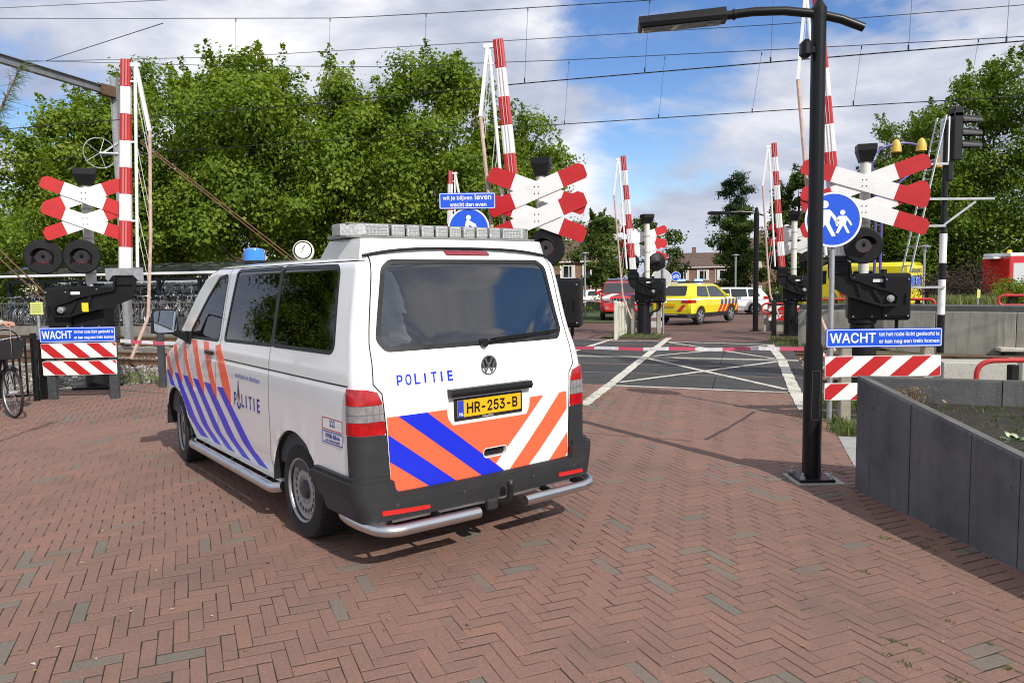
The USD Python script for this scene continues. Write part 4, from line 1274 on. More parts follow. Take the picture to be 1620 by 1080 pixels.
def crossing_signal(label, loc, rz, plank=1.9, discs=(0.0,), zc=(3.30, 2.90), disc_z=2.38, disc_off=-.22, mast_h=3.45, r=.29, back=False, pair_dx=0, width=.25, slope=19.0, front=-.18, top=1, cap=.17, cx=0.0):
    g = thing('crossing_signal', label, 'crossing signal', loc, rz, GS)
    mb = MB(); mb.lathe([(.0, 1.0), (.085, 1.0), (.085, mast_h), (0, mast_h)], n=20)
    mb.build('mast', mech_white, g, smooth=40)
    mb = MB()
    for z in (2.0, 2.6, 3.1):
        mb.lathe([(.092, -.015), (.092, .015)], (0, 0, z), n=20)
    mb.build('clamp_band', galv, g)
    mb = MB(); mb.tm(manifold3d.Manifold.hull_points(np.array([[x * q, y * q, z] for q, z in ((cap * .65, mast_h), (cap * .65, mast_h + .04), (cap, mast_h + .18), (cap, mast_h + .28)) for x in (-1, 1) for y in (-1, 1)])))
    mb.build('bell_housing', black_iron, g)
    a = math.radians(slope)
    sg = 1 if back else -1
    for j, z in enumerate(zc):
        for k in (-1, 1):
            ex = np.array([math.cos(a), 0, k * math.sin(a)]); ez = np.cross(ex, [0, 1.0, 0]) * 1.0
            if ez[2] < 0:
                ez = -ez
            y = front - (.020 if k == top else 0) - .004 * j
            h, tip = plank / 2, plank * .25
            full = Polygon([(-h, -width / 2 + .04), (-h + .035, -width / 2), (h - .035, -width / 2), (h, -width / 2 + .04), (h, width / 2 - .06), (h - .07, width / 2), (-h + .07, width / 2), (-h, width / 2 - .06)])
            full = full.buffer(-.008).buffer(.008)
            o = np.array([cx, y, z])
            mb = MB(); mb.prism(full.intersection(shapely.box(-h + tip, -1, h - tip, 1)), o, ex, ez, -.014 if np.cross(ex, ez)[1] > 0 else .014)
            pl_ = mb.build('cross_plank', sign_white, g)
            for bx_ in (shapely.box(-2, -1, -h + tip - .001, 1), shapely.box(h - tip + .001, -1, 2, 1)):
                mb = MB(); mb.prism(full.intersection(bx_), o, ex, ez, -.014 if np.cross(ex, ez)[1] > 0 else .014)
                mb.build('red_end', sign_red if not back else M('sign_back_grey', (.45, .46, .47), .5), pl_)
            mb = MB()
            for bx2, bz2 in ((-.03, -.05), (.03, -.05), (-.03, .05), (.03, .05)):
                mb.cyl(o + [bx2, -.022, bz2], o + [bx2, -.014, bz2], .009, 6)
            mb.build('bolt', black_paint, pl_)
        mb = MB(); mb.bar((0, .0, z), (cx, front + .01, z), .08, .05); mb.build('bracket', galv, g)
    for x in discs:
        c = np.array([x, disc_off, disc_z])
        mb = MB(); mb.lathe([(0, .03), (r - .02, .03), (r, .015), (r, -.0), (r - .03, -.03), (0, -.09)][::-1], c, (0, sg, 0), 36)
        tg = mb.build('target_board', black_iron, g, smooth=30)
        mb = MB(); mb.lathe([(0, .028), (.11, .036), (.13, .030), (.13, .02)][::-1], c, (0, sg, 0), 28)
        mb.build('red_light', M('dark_red_lens', (.05, .004, .006), .15, coat=1.0), tg, smooth=30)
        # hood over the lens
        an = np.linspace(math.radians(10), math.radians(170), 17)
        outr = [np.array([.165 * math.cos(q), 0, .165 * math.sin(q)]) for q in an]
        V = []
        for q in outr:
            V += [c + q + [0, sg * .03, 0], c + q * 1.0 + [0, sg * (.20 + .10 * q[2] / .165), -.02], c + q * .94 + [0, sg * .03, 0], c + q * .94 + [0, sg * (.20 + .10 * q[2] / .165), -.02]]
        V = np.array(V); F = []
        for i in range(len(outr) - 1):
            p = i * 4
            F += [[p, p + 1, p + 5, p + 4], [p + 2, p + 6, p + 7, p + 3], [p + 1, p + 3, p + 7, p + 5]]
        obj('hood', (V, np.array(F)), black_iron, tg, smooth=40)
        mb = MB(); mb.bar((0, 0, disc_z), (x, disc_off * .5, disc_z), .05, .05); mb.bar((x, 0, disc_z), (x, disc_off, disc_z), .05, .05); mb.build('bracket', black_iron, tg)
    return g


YA = ROAD_ANG                                                    # -y of the things faces back along the road
p = at(1362, 605, 12.55); P_R = np.array([p[0], p[1], 0])
barrier('raised crossing barrier right of the road, partly behind the black street lamp', P_R, YA - .02, length=4.4, side=-1, lean=5.4, bx_=.40)
crossing_signal('crossing signal right of the road, red ended crosses behind the round pedestrian sign', P_R, YA + .05, plank=1.96, cx=-.10, discs=(-.10,), zc=(3.20, 2.79), disc_z=2.22, disc_off=-.50, front=-.46, mast_h=3.58, top=-1, cap=.145)
p = at(866, 618, 11.97); P_M = np.array([p[0], p[1], 0])
barrier('raised crossing barrier just behind the police van', P_M + [-.12, 0, 0], YA + .12, length=3.40, side=-1, lean=5.0, bx_=.22)
crossing_signal('crossing signal rising behind the van with two stacked crosses', P_M + [-.05, 0, 0], YA + .1, plank=1.56, discs=(.12,), zc=(3.10, 2.69), disc_z=2.24, disc_off=-.40, front=-.45, mast_h=3.36, slope=21, cap=.145)
p = at(152, 613, 13.25); P_L = np.array([p[0], p[1], 0])
barrier('raised crossing barrier at the left beside the bicycle shelter', P_L + [.05, 0, 0], .08, length=3.55, side=1, lean=3.2, bx_=.70, plate=True)
crossing_signal('crossing signal at the left with twin dark round lamps', P_L + [.02, .02, 0], .42, plank=1.30, discs=(-.65, -.09), zc=(3.28, 2.86), disc_z=2.27, disc_off=-.34, front=-.42, mast_h=3.5, slope=21, width=.22, top=-1)
far1 = W(-3.2, 24.2, gz(24.2)); far2 = W(1.2, 24.5, gz(24.5))
barrier('raised crossing barrier on the far side between the white guard and the round sign', far1, YA, length=3.6, side=-1, lean=4.8)
crossing_signal('far crossing signal left of the road whose crosses show their red ends', far1 + [.12, 0, 0], YA + math.pi + .55, plank=1.62, discs=(-.45, .45), zc=(3.10, 2.68), disc_z=2.30, mast_h=3.5, back=False, front=-.2)
barrier('raised crossing barrier on the far side right of the road', far2, YA, length=3.75, side=-1, lean=4.2)
crossing_signal('far crossing signal right of the road standing beside a red looped railing', far2 + [.10, .05, 0], YA + math.pi - .2, plank=1.6, discs=(-.4, .5), zc=(3.06, 2.66), disc_z=2.25, mast_h=3.45, front=-.2)
p = at(707, 520, 25.5); barrier('far crossing barrier whose tip shows just behind the blue sign over the van', np.array([p[0], p[1], gz(25)]), YA, length=3.4, side=1, lean=2.0)


# ================================================================ boards, signs and their posts
def hazard_board(name, o, ex, w, h, parent, slant=1, n=3, phase=.35):
    """White board with slanting red bands, each band a part; o is the lower left front corner."""
    ey = np.array([0, 0, 1.0]); ez = np.cross(ex, ey)
    mb = MB(); mb.prism(rrect(w, h, .015, w / 2, h / 2), o, ex, ey, -.018)
    bd = mb.build('striped_board', sign_white, parent)
    face = rrect(w - .012, h - .012, .012, w / 2, h / 2)
    per = w / n
    for k in range(-1, n + 2):
        x = (k + phase) * per
        band = Polygon([(x, 0), (x + per * .48, 0), (x + per * .48 + slant * h * 1.15, h), (x + slant * h * 1.15, h)]).intersection(face)
        if band.area > 1e-4:
            MB().prism(band, o + ez * .0005, ex, ey, .003).build('red_band', sign_red, bd)
    return bd


def blue_panel(o, ex, w, h, parent, rows, name='sign_panel'):
    ey = np.array([0, 0, 1.0]); ez = np.cross(ex, ey)
    mb = MB(); mb.prism(rrect(w, h, .02, w / 2, h / 2), o, ex, ey, -.02)
    pn = mb.build(name, sign_blue, parent)
    f = rrect(w - .014, h - .014, .016, w / 2, h / 2)
    MB().prism(f.difference(f.buffer(-.009)), o + ez * .0004, ex, ey, .002).build('sign_border', sign_white, pn)
    for s_, x, y, hh, wd, bold in rows:
        lettering(s_, o + ex * x + ey * y + ez * .0006, ex, ey, hh, .002, bold, width=wd).build('lettering', sign_white, pn)
    return pn


old_wood = M('weathered_post', (.20, .19, .17), .9, var=.3, vscale=8, dirt=.5, bump=.3)
conc_post = M('concrete_post', (.30, .27, .22), .92, var=.25, vscale=9, dirt=.6, dirt_color=(.12, .11, .07), dirt_scale=5, bump=.4, bscale=70)
dark_wood = M('dark_post', (.045, .048, .052), .75, var=.35, vscale=12, bump=.25)
WROWS = lambda w, h: [('WACHT', .03 * w, .26 * h, .50 * h, .40 * w, True), ('tot het rode licht gedoofd is', .455 * w, .60 * h, .19 * h, .52 * w, True), ('er kan nog een trein komen', .455 * w, .22 * h, .19 * h, .52 * w, True)]
exL = np.array([.999, .04, 0]); exL /= np.linalg.norm(exL)
oL = at(67, 600, 11.85); oL[2] = 0
bl = thing('warning_board', 'left warning board: blue sign over two red and white striped boards on dark posts', 'warning board', (0, 0, 0))
for x in (.12, 1.08):
    mb = MB(); mb.box(oL + exL * x + [0, .06, .40], (.13, .09, 1.06), bev=.01); mb.build('post', dark_wood, bl)
MB().box(oL + exL * -.05 + [0, .12, .44], (.10, .08, 1.02), bev=.006).build('post', black_iron, bl, label='black post at the left end of the board')
hazard_board('b', oL + [0, 0, .655] + exL * .01, exL, 1.155, .235, bl, slant=-1, n=3, phase=.50)
hazard_board('b', oL + [0, 0, .385] + exL * .02, exL, 1.135, .225, bl, slant=-1, n=3, phase=.50)
blue_panel(oL + [0, 0, .905], exL, 1.165, .232, bl, WROWS(1.165, .232))

exR = np.array([.995, -.02, 0]); exR /= np.linalg.norm(exR)
oR = at(1305, 600, 9.05); oR[2] = 0
br = thing('warning_board', 'right warning board: blue sign over two striped boards on old concrete posts', 'warning board', (0, 0, 0))
for x in (.26, 1.24):
    MB().box(oR + exR * x + [0, .06, .53], (.13, .10, 1.12), bev=.012).build('post', conc_post, br)
hazard_board('b', oR + [0, 0, .545], exR, 1.375, .25, br, slant=1, n=3, phase=.02 - .36)
hazard_board('b', oR + [0, 0, .265], exR, 1.375, .205, br, slant=1, n=3, phase=.02 - .36)
blue_panel(oR + [.005, 0, .90], exR, 1.375, .222, br, WROWS(1.375, .222))

# round pedestrian sign on a galvanised pole
ps = thing('pedestrian_sign', 'round blue sign with a walking adult and child on a galvanised pole', 'sign', (0, 0, 0))
pc = at(1313, 347, 8.98)
base = oR + exR * .075 + [0, .035, 0]
mb = MB(); mb.cyl(base + [0, 0, -.05], np.array([base[0], base[1], pc[2] + .30]), .030, 16); mb.build('pole', galv, ps)
cpt = np.array([base[0] - .02, base[1] - .055, pc[2]])
ex0 = np.array([math.cos(.12), -math.sin(.12), 0]); ez0 = np.array([0, 0, 1.0])
mb = MB(); mb.prism(disc(.325, 56), cpt, ex0, ez0, -.006); mb.build('disc', sign_blue, ps)
fr0 = np.cross(ex0, ez0)
mb = MB(); mb.prism(disc(.323, 56).difference(disc(.300, 56)), cpt + fr0 * .0005, ex0, ez0, .0025); mb.build('border', sign_white, ps)


def figure(sc, cx, cy, lean=0):
    P_ = [disc(.105, 20, .0, .86), Polygon([(-.16, .72), (.13, .72), (.17, .60), (.13, .36), (.30, .02), (.20, 0), (.02, .33), (-.16, .0), (-.27, .02), (-.13, .36), (-.13, .55)]),
          shapely.LineString([(-.14, .68), (-.26, .50), (-.21, .34)]).buffer(.042), shapely.LineString([(.12, .68), (.25, .52), (.34, .36)]).buffer(.042)]
    return shapely.affinity.translate(shapely.affinity.scale(shapely.union_all(P_), sc, sc, origin=(0, 0)), cx, cy)


import shapely.affinity
mb = MB(); mb.prism(figure(.44, -.10, -.20), cpt + fr0 * .0006, ex0, ez0, .0025); mb.prism(figure(.285, .105, -.165), cpt + fr0 * .0006, ex0, ez0, .0025)
mb.build('walking_figures', sign_white, ps)

# safety sign and round moped sign behind the van
ws = thing('track_safety_sign', 'blue sign reading wil je blijven leven above a round moped sign', 'sign', (0, 0, 0))
o = at(695, 331, 10.9)
exM = np.array([.985, .17, 0]); exM = np.array([math.cos(-.14), math.sin(-.14) * -1, 0])
exM = np.array([.999, .02, .0])
exM = exM / np.linalg.norm(exM)
tiltv = np.array([0, 0, .03])
pn = blue_panel(o + [0, 0, .0], exM, .80, .225, ws, [('wil je blijven', .05, .130, .052, .42, True), ('leven', .50, .130, .070, .24, True), ('wacht dan even', .15, .035, .052, .52, True)])
cpm = at(741.5, 362, 10.93)
frm = np.cross(exM, ez0)
mb = MB(); mb.prism(disc(.30, 48), cpm, exM, ez0, -.006); mb.build('disc', sign_blue, ws)
mb = MB(); mb.prism(disc(.298, 48).difference(disc(.276, 48)), cpm + frm * .0005, exM, ez0, .0025); mb.build('border', sign_white, ws)
mp = shapely.union_all([disc(.055, 20, -.12, -.07).difference(disc(.03, 16, -.12, -.07)), disc(.055, 20, .12, -.07).difference(disc(.03, 16, .12, -.07)), shapely.LineString([(-.12, -.07), (-.03, -.05), (.06, -.05), (.12, -.07)]).buffer(.022),
                        shapely.LineString([(.12, -.07), (.09, .06), (.05, .07)]).buffer(.014), shapely.LineString([(-.10, .0), (.02, .0)]).buffer(.022), shapely.LineString([(-.03, .02), (-.01, .10), (.07, .05)]).buffer(.028), disc(.035, 16, .0, .16), shapely.LineString([(.0, -.0), (.04, -.05)]).buffer(.025)])
mb = MB(); mb.prism(mp, cpm + frm * .0006, exM, ez0, .0025); mb.build('moped_symbol', sign_white, ws)
mb = MB(); mb.cyl((cpm[0] + .0, cpm[1] + .045, 0), (cpm[0] + .0, cpm[1] + .045, o[2] + .22), .028, 14); mb.build('pole', galv, ws)

# ================================================================ street lamps
lb_p = W(.53, 6.96)
sl = thing('street_lamp', 'black street lamp with a long flat head over the road, right of the van', 'street lamp', lb_p, 0, 'black street lamps with flat heads')
mb = MB(); mb.lathe([(0, .03), (.078, .03), (.078, 1.15), (.062, 1.20), (.060, 3.86), (.064, 3.88), (.064, 3.97), (.0, 4.08)], n=28)
mb.build('pole', M('lamp_black', (.008, .008, .009), .34, spec=.3, var=.1), sl, smooth=30)
lampm = M('lamp_black')
q = ROAD_ANG + math.radians(6)
arm_d = np.array([-math.cos(.12), -math.sin(.12), 0]); arm_d = np.array([-.985, .10, 0]); arm_d /= np.linalg.norm(arm_d)
pth = [arm_d * -.36 + [0, 0, 3.80], arm_d * -.18 + [0, 0, 3.875], [0, 0, 3.925], arm_d * .28 + [0, 0, 3.965], arm_d * .52 + [0, 0, 3.97], arm_d * .70 + [0, 0, 3.957]]
mb = MB(); mb.tube(np.array(pth), .036, 14); mb.build('arm', lampm, sl, smooth=40)
mb = MB(); mb.tube(np.array([arm_d * .67 + [0, 0, 3.957], arm_d * .78 + [0, 0, 3.948]]), .036, 14)
for dd in (.68, .755):
    mb.tube(np.array([arm_d * dd + [0, 0, 3.956], arm_d * (dd + .02) + [0, 0, 3.954]]), .045, 12)
mb.build('arm_joint', lampm, sl, smooth=40)
hp = []
sdv = np.array([-arm_d[1], arm_d[0], 0])
for L, zt, zb, w0, w1 in ((.76, 4.005, 3.905, .06, .085), (1.48, 3.955, 3.865, .07, .10)):
    for s_ in (-1, 1):
        hp += [arm_d * L + sdv * s_ * w0 + [0, 0, zt], arm_d * (L) + sdv * s_ * w1 + [0, 0, zb + .03], arm_d * (L - .01) + sdv * s_ * w1 * .9 + [0, 0, zb]]
hd = obj('lamp_head', manifold3d.Manifold.hull_points(np.array(hp)), lampm, sl, smooth=15)
mb = MB()
hz_ = lambda L: np.interp(L, [.76, 1.48], [3.904, 3.864])
mb.bar(arm_d * .80 + [0, 0, hz_(.80) - .004], arm_d * 1.45 + [0, 0, hz_(1.45) - .004], .13, .012)
mb.build('lamp_cover', M('lamp_glass', (.03, .03, .028), .15, coat=1), hd)
mb = MB()
for L in (.88, 1.40):
    mb.box(arm_d * L + [0, 0, hz_(L) - .011], (.05, .05, .012))
mb.build('led_module', M('led_cream', (.45, .40, .30), .4), hd)
mb = MB()
for a_ in (-.45, .45):
    q_ = np.array([math.sin(a_) * .0785, -math.cos(a_) * .0785, .75]); mb.box(q_, (.003, .003, .42))
for z_ in (.54, .96):
    mb.box((0, -.0775, z_), (.066, .004, .003))
mb.build('access_door', M('seam_grey', (.06, .06, .06), .6), sl)
mb = MB(); mb.box((0, 0, .022), (.30, .30, .024), bev=.004); bpm = mb.build('base_plate', lampm, sl)
for x in (-.12, .12):
    for y in (-.12, .12):
        mb = MB(); mb.lathe([(0, .0), (.022, .0), (.022, .022), (.010, .024), (.010, .055), (0, .06)], (x, y, .034), n=6); mb.build('bolt', galv, bpm, smooth=20)
mb = MB(); mb.box((.02, 0, .003), (.40, .38, .012)); mb.build('concrete_foot', M('foot_concrete', (.40, .38, .33), .9, dirt=.4), sl)
mb = MB(); mb.box((-.125, -.05, 3.63), (.09, .11, .15), bev=.03); mb.bar((-.10, -.04, 3.63), (0, 0, 3.63), .05, .05); mb.build('camera_box', lampm, sl, smooth=20)

f2 = ground(1195, 523)
sf = thing('street_lamp', 'black street lamp beyond the crossing with a flat arm to the left', 'street lamp', f2, 0, 'black street lamps with flat heads')
mb = MB(); mb.lathe([(0, 0), (.20, .0), (.20, .02), (.09, .03), (.085, 3.9), (.05, 4.1), (0, 4.15)], n=16); mb.build('pole', lampm, sf, smooth=30)
mb = MB(); mb.tube(np.array([[.25, 0, 3.86], [0, 0, 3.94], [-.5, 0, 3.99], [-.9, 0, 3.98]]), .035, 10); mb.build('arm', lampm, sf)
mb = MB(); mb.box((-1.25, 0, 3.96), (.75, .24, .10), bev=.03); mb.build('lamp_head', lampm, sf)

# ================================================================ barrier tape
tape_w, tape_r = M('tape_white', (.74, .73, .75), .4, var=.25, vscale=30), M('tape_red', (.60, .10, .16), .4)


def tape(label, a, b, sag, n, reds, w=.055, tail=None):
    t_ = thing('barrier_tape', label, 'tape', (0, 0, 0), 0, None)
    a, b = np.asarray(a, float), np.asarray(b, float)
    s = np.linspace(0, 1, n * 3 + 1)
    P_ = a + (b - a) * s[:, None]; P_[:, 2] -= sag * 4 * s * (1 - s)
    tw = .35 * np.sin(s * 9) ; P_[:, 2] += .004 * np.sin(s * 37)
    side = np.stack([np.sin(tw) * 0, np.sin(tw) * .35, np.cos(tw)], 1) * w / 2
    for k in range(n):
        i = slice(k * 3, k * 3 + 4)
        p_, sd_ = P_[i], side[i]
        V = np.concatenate([p_ - sd_ - [0, .0006, 0], p_ + sd_ - [0, .0006, 0], p_ - sd_ + [0, .0006, 0], p_ + sd_ + [0, .0006, 0]])
        F = []
        for j in range(3):
            F += [[j, j + 1, 5 + j, 4 + j], [8 + j, 12 + j, 13 + j, 9 + j]]
        obj('tape_length', (V, np.array(F)), tape_r if k % 2 == reds else tape_w, t_, label='red length of tape' if k % 2 == reds else None)
    return t_


lamp_tape = np.array([lb_p[0], lb_p[1], 0])
a = at(190, 539, 11.9); b = at(278, 540, 11.0)
tape('red and white barrier tape between the left warning board and the van', a, at(420, 542, 10.4), .03, 12, 1)
a = at(880, 546, 8.2); b = at(1281, 551, 6.87)
tape('red and white barrier tape from behind the van to the black lamp post', at(640, 540, 8.8), b, .035, 17, 0, w=.034)
c_ = at(1308, 562, 8.9)
tape('short twisted tape end tied from the lamp post to the right striped board', at(1296, 552, 6.95), c_, .02, 3, 0, w=.04)
tape('red barrier tape far behind the crossing at the red vehicle', at(905, 474, 26), at(1055, 477, 27.5), .05, 8, 0, w=.06)
# ================================================================ overhead line
NT = np.cross(RAIL, [0, 0, 1.0]); NT /= np.linalg.norm(NT)


def on_track(u, v, d):
    r = view(u, v); o = np.array([0, 0, EYE])
    return o + r * (((W(-1, d) - o) @ NT) / (r @ NT))


wire_m = M('copper_wire', (.030, .028, .026), .5, .4)
d1, d2 = .5 * (RD[0] + RD[1]), .5 * (RD[2] + RD[3])


def wire(label, pts, r, group=None):
    pts = [np.asarray(p, float) for p in pts]
    # carry on past both ends of the view
    ends = 0.0 if 'insulator' in label else 14
    a = pts[0] + (pts[0] - pts[1]) / np.linalg.norm(pts[0] - pts[1]) * ends
    b = pts[-1] + (pts[-1] - pts[-2]) / np.linalg.norm(pts[-1] - pts[-2]) * ends
    P_ = np.array([a] + pts + [b]); s = np.r_[0, np.cumsum(np.linalg.norm(np.diff(P_, axis=0), axis=1))]
    q = np.stack([np.interp(np.linspace(0, s[-1], 60), s, P_[:, k]) for k in range(3)], 1)
    t_ = thing('overhead_wire', label, 'overhead wire', (0, 0, 0), 0, 'wires over the tracks')
    mb = MB(); mb.tube(q, r, 6); mb.build('wire', wire_m, t_, smooth=True)
    return t_, q


c1, q1 = wire('thick lower contact wire crossing in front of the striped booms', [on_track(0, 205, d1), on_track(480, 166, d1), on_track(840, 131, d1), on_track(1240, 97, d1), on_track(1620, 65, d1)], .011)
m1, _ = wire('thin wire curving up to the top edge of the photo', [on_track(0, 30, d1), on_track(540, 29, d1), on_track(800, 15, d1), on_track(1040, 0, d1), on_track(1300, -22, d1), on_track(1600, -50, d1)], .008)
c2, q2 = wire('lowest contact wire passing just over the stacked crosses', [on_track(0, 258, d2), on_track(470, 226, d2), on_track(900, 196, d2), on_track(1260, 173, d2), on_track(1620, 152, d2)], .011)
m2, _ = wire('carrier wire with droppers above the lowest contact wire', [on_track(72, 97, d2), on_track(340, 104, d2), on_track(600, 106, d2), on_track(900, 95, d2), on_track(1340, 73, d2), on_track(1620, 58, d2)], .009)
f1, _ = wire('feeder wire between the carrier wire and the top of the photo', [on_track(72, 97, d2 - .5), on_track(370, 90, d2 - .5), on_track(830, 63, d2 - .5), on_track(1260, 37, d2 - .5), on_track(1620, 8, d2 - .5)], .008)
f2_, _ = wire('wire cutting the top left corner of the photo', [on_track(-200, 22, d1 + 2), on_track(0, 13, d1 + 2), on_track(270, 0, d1 + 2)], .008)
f3_, _ = wire('slanting wire rising from the insulator at the upper left', [at(72, 97, 19.6), at(258, 37, 15.0)], .008)
for par, d, ups in ((c2, d2, [(900, 97, 893, 197), (1052, 90, 1042, 187), (1205, 83, 1190, 178), (1363, 73, 1350, 166), (1548, 62, 1532, 158), (740, 102, 738, 207)]), (c1, d1, [(835, 12, 830, 131), (1028, 0, 1020, 115), (1224, -14, 1219, 99), (1445, -33, 1437, 80), (674, 22, 672, 148), (522, 29, 521, 162), (373, 30, 373, 176), (1600, -50, 1592, 67)])):
    for a, b, c, e in ups:
        mb = MB(); p0, p1_ = on_track(a, b, d), on_track(c, e, d)
        mb.cyl(p0, p1_, .004, 5); mb.cyl(p1_ + [0, 0, -.01], p1_ + [0, 0, .09], .014, 6); mb.cyl(p0 + [0, 0, -.07], p0, .012, 6)
        mb.build('dropper', wire_m, par)
pm = ground(189, 520); pm = np.array([at(187, 235, 23.0)[0], 23.0, 0])
cm = thing('catenary_mast', 'grey overhead line mast with a cross beam and spoked tensioning wheel at the left', 'catenary mast', pm)
mb = MB()
for s_ in (-.09, .09):
    mb.box((s_, 0, 3.95), (.012, .2, 7.9))
mb.box((0, 0, 3.95), (.18, .012, 7.9)); mb.build('mast', galv, cm)
bd_ = -D
mb = MB()
tip = np.array([0, 0, 7.45]); far_ = tip + bd_ * 13 + [-.0, 0, .15]
for o_ in ((0, 0, .10), (0, 0, -.10)):
    mb.bar(tip + o_, far_ + np.array(o_), .16, .016, up=(0, 0, 1))
mb.bar(tip, far_, .016, .20)
beam_m = M('beam_grey', (.23, .24, .25), .55, .5, var=.2)
mb.build('cross_beam', beam_m, cm)
mb = MB(); mb.box(tip + bd_ * .3, (.2, .5, .3), rotz(ROAD_ANG)); mb.build('beam_joint', rust, cm)
ins = tip + bd_ * 4.1
mb = MB()
for s_ in (-.16, .16):
    mb.cyl(ins + [s_, 0, .1], ins + [s_, 0, .42], .035, 10); mb.lathe([(.05, -.02), (.065, 0), (.05, .02)], ins + [s_, 0, .22], n=12); mb.lathe([(.05, -.02), (.065, 0), (.05, .02)], ins + [s_, 0, .32], n=12)
mb.bar(ins + [-.22, 0, .45], ins + [.22, 0, .45], .09, .07); mb.build('insulator', M('insulator_brown', (.09, .06, .045), .35), cm)
wc = np.array([-.45, -.2, 5.68])
mb = MB()
an = np.arange(33) * 2 * math.pi / 32
mb.tube(np.array([wc + [.44 * math.cos(a) * .75, .44 * math.cos(a) * .66, .44 * math.sin(a)] for a in an]), .016, 8, cap=False)
for a in np.arange(5) * 2 * math.pi / 5:
    mb.cyl(wc, wc + [.44 * math.cos(a) * .75, .44 * math.cos(a) * .66, .44 * math.sin(a)], .011, 6)
mb.cyl(wc, [0, 0, 5.68], .04, 8); mb.bar(wc + [.05, .05, 0], [0, 0, 6.0], .05, .05); mb.build('tension_wheel', galv, cm)
# rusty guy rods
gy = thing('guy_rods', 'pair of rusty guy rods slanting down towards the ballast at the left edge', 'guy rod', (0, 0, 0))
for k, (u0, v0, u1, v1) in enumerate(((-12, 385, 205, 590), (-12, 398, 180, 580))):
    mb = MB(); p0, p1_ = at(u0, v0, 17.0), at(u1, v1, 19.0); mb.cyl(p0, p1_, .018, 8)
    mb.lathe([(0, -.12), (.035, -.1), (.035, .1), (0, .12)], p0 + (p1_ - p0) * .45, p1_ - p0, 8)
    mb.build('rod', M('rod_rust', (.16, .085, .05), .8, var=.3, vscale=20), gy)
gy = thing('guy_rods', 'thin brown tension rods slanting from the left boom down behind the van', 'guy rod', (0, 0, 0))
for k, (u0, v0, u1, v1) in enumerate(((222, 226, 470, 420), (222, 222, 468, 412))):
    mb = MB(); mb.cyl(at(u0, v0, 23.2), at(u1, v1, 26.0), .020, 8); mb.build('rod', M('rod_rust'), gy)

# ================================================================ black fence and posts at the left
fA, fB = ground(-40, 642), ground(58, 634)
fn = thing('railing', 'low black bar fence behind the bicycle at the left edge', 'fence', (0, 0, 0))
L = fB - fA
mb = MB(); mb.bar(fA + [0, 0, 1.0], fB + [0, 0, 1.0], .05, .03); mb.build('top_rail', black_iron, fn)
mb = MB(); mb.bar(fA + [0, 0, .10], fB + [0, 0, .10], .05, .03); mb.build('bottom_rail', black_iron, fn)
for k in np.linspace(.03, .97, 10):
    MB().box(fA + L * k + [0, 0, .55], (.022, .022, .9)).build('bar', black_iron, fn)
for k in (.02, .99):
    MB().box(fA + L * k + [0, .03, .52], (.07, .07, 1.08), bev=.006).build('post', black_iron, fn)
for u, v, lab in ((258, 612, 'black fence post beside the van front where the tape passes'), (292, 605, 'black fence post just behind the van mirror')):
    g_ = ground(u, v); t_ = thing('fence_post', lab, 'post', g_)
    MB().box((0, 0, .58), (.10, .10, 1.24), bev=.008).build('post', dark_wood, t_)
    mb = MB(); mb.lathe([(.052, 1.2), (.05, 1.24), (0, 1.26)], n=12); mb.build('post_cap', black_iron, t_)

# yellow-green notice on a post
g_ = at(62, 520, 12.6); nt = thing('notice_sign', 'pale yellow-green notice board on a grey post behind the left warning board', 'sign', (g_[0], g_[1], 0))
mb = MB(); mb.cyl((0, 0, -.1), (0, 0, 1.55), .025, 12); mb.build('post', galv, nt)
mb = MB(); mb.box((0, -.03, 1.42), (.205, .012, .205), bev=.003); bdn = mb.build('notice_board', M('notice_yellow', (.58, .62, .16), .5), nt)
mb = MB()
for k in range(5):
    mb.box((-.0, -.037, 1.36 + k * .03), (.15, .002, .008))
mb.build('printed_lines', M('print_grey', (.25, .27, .12), .6), bdn)
t_ = thing('warning_label', 'small yellow warning label on the left barrier drive box', 'label', P_L + np.array([.12, -.40, 0]))
MB().box((.0, 0, 1.42), (.11, .008, .15)).build('label_face', M('label_yellow', (.75, .62, .02), .45), t_)

# ================================================================ platform and bicycle shelter
plat = M('platform_concrete', (.24, .22, .19), .9, var=.2, vscale=3, dirt=.5, dirt_color=(.10, .085, .06))
flat('platform', [(-45, 22.4), (-12.5, 22.1), (-12.5, 34), (-45, 36)], .28, plat, thick=.7)
SH0, SH1 = at(-80, 520, 25.8), at(470, 520, 25.8)
ax_ = T.copy()
SB = W(-28.5, 23.4, .28)
sh = thing('bicycle_shelter', 'long bicycle shelter with a curved glass roof and white gutter', 'bicycle shelter', SB, ROAD_ANG)
dark_steel = M('shelter_steel', (.016, .020, .028), .4)
mb = MB(); mb.box((7, 0, 1.92), (16, .10, .10), bev=.02); mb.build('gutter', white_paint, sh)
mb = MB(); mb.box((7, .5, 1.70), (16, .10, .10)); mb.build('beam', dark_steel, sh)
for x in np.arange(-.8, 15.3, 1.9):
    mb = MB(); mb.box((x, .5, .85), (.12, .12, 1.7)); mb.build('post', dark_steel, sh)
    an = np.linspace(0, 1, 9)
    mb = MB(); pth = np.array([[x, .05 + 2.6 * s, 1.88 + .42 * math.sin(s * math.pi)] for s in an])
    for a, b in zip(pth, pth[1:]):
        mb.bar(a, b, .06, .08)
    mb.bar([x, .5, 1.3], [x, 1.2, 2.2], .06, .06); mb.build('rafter', dark_steel, sh)
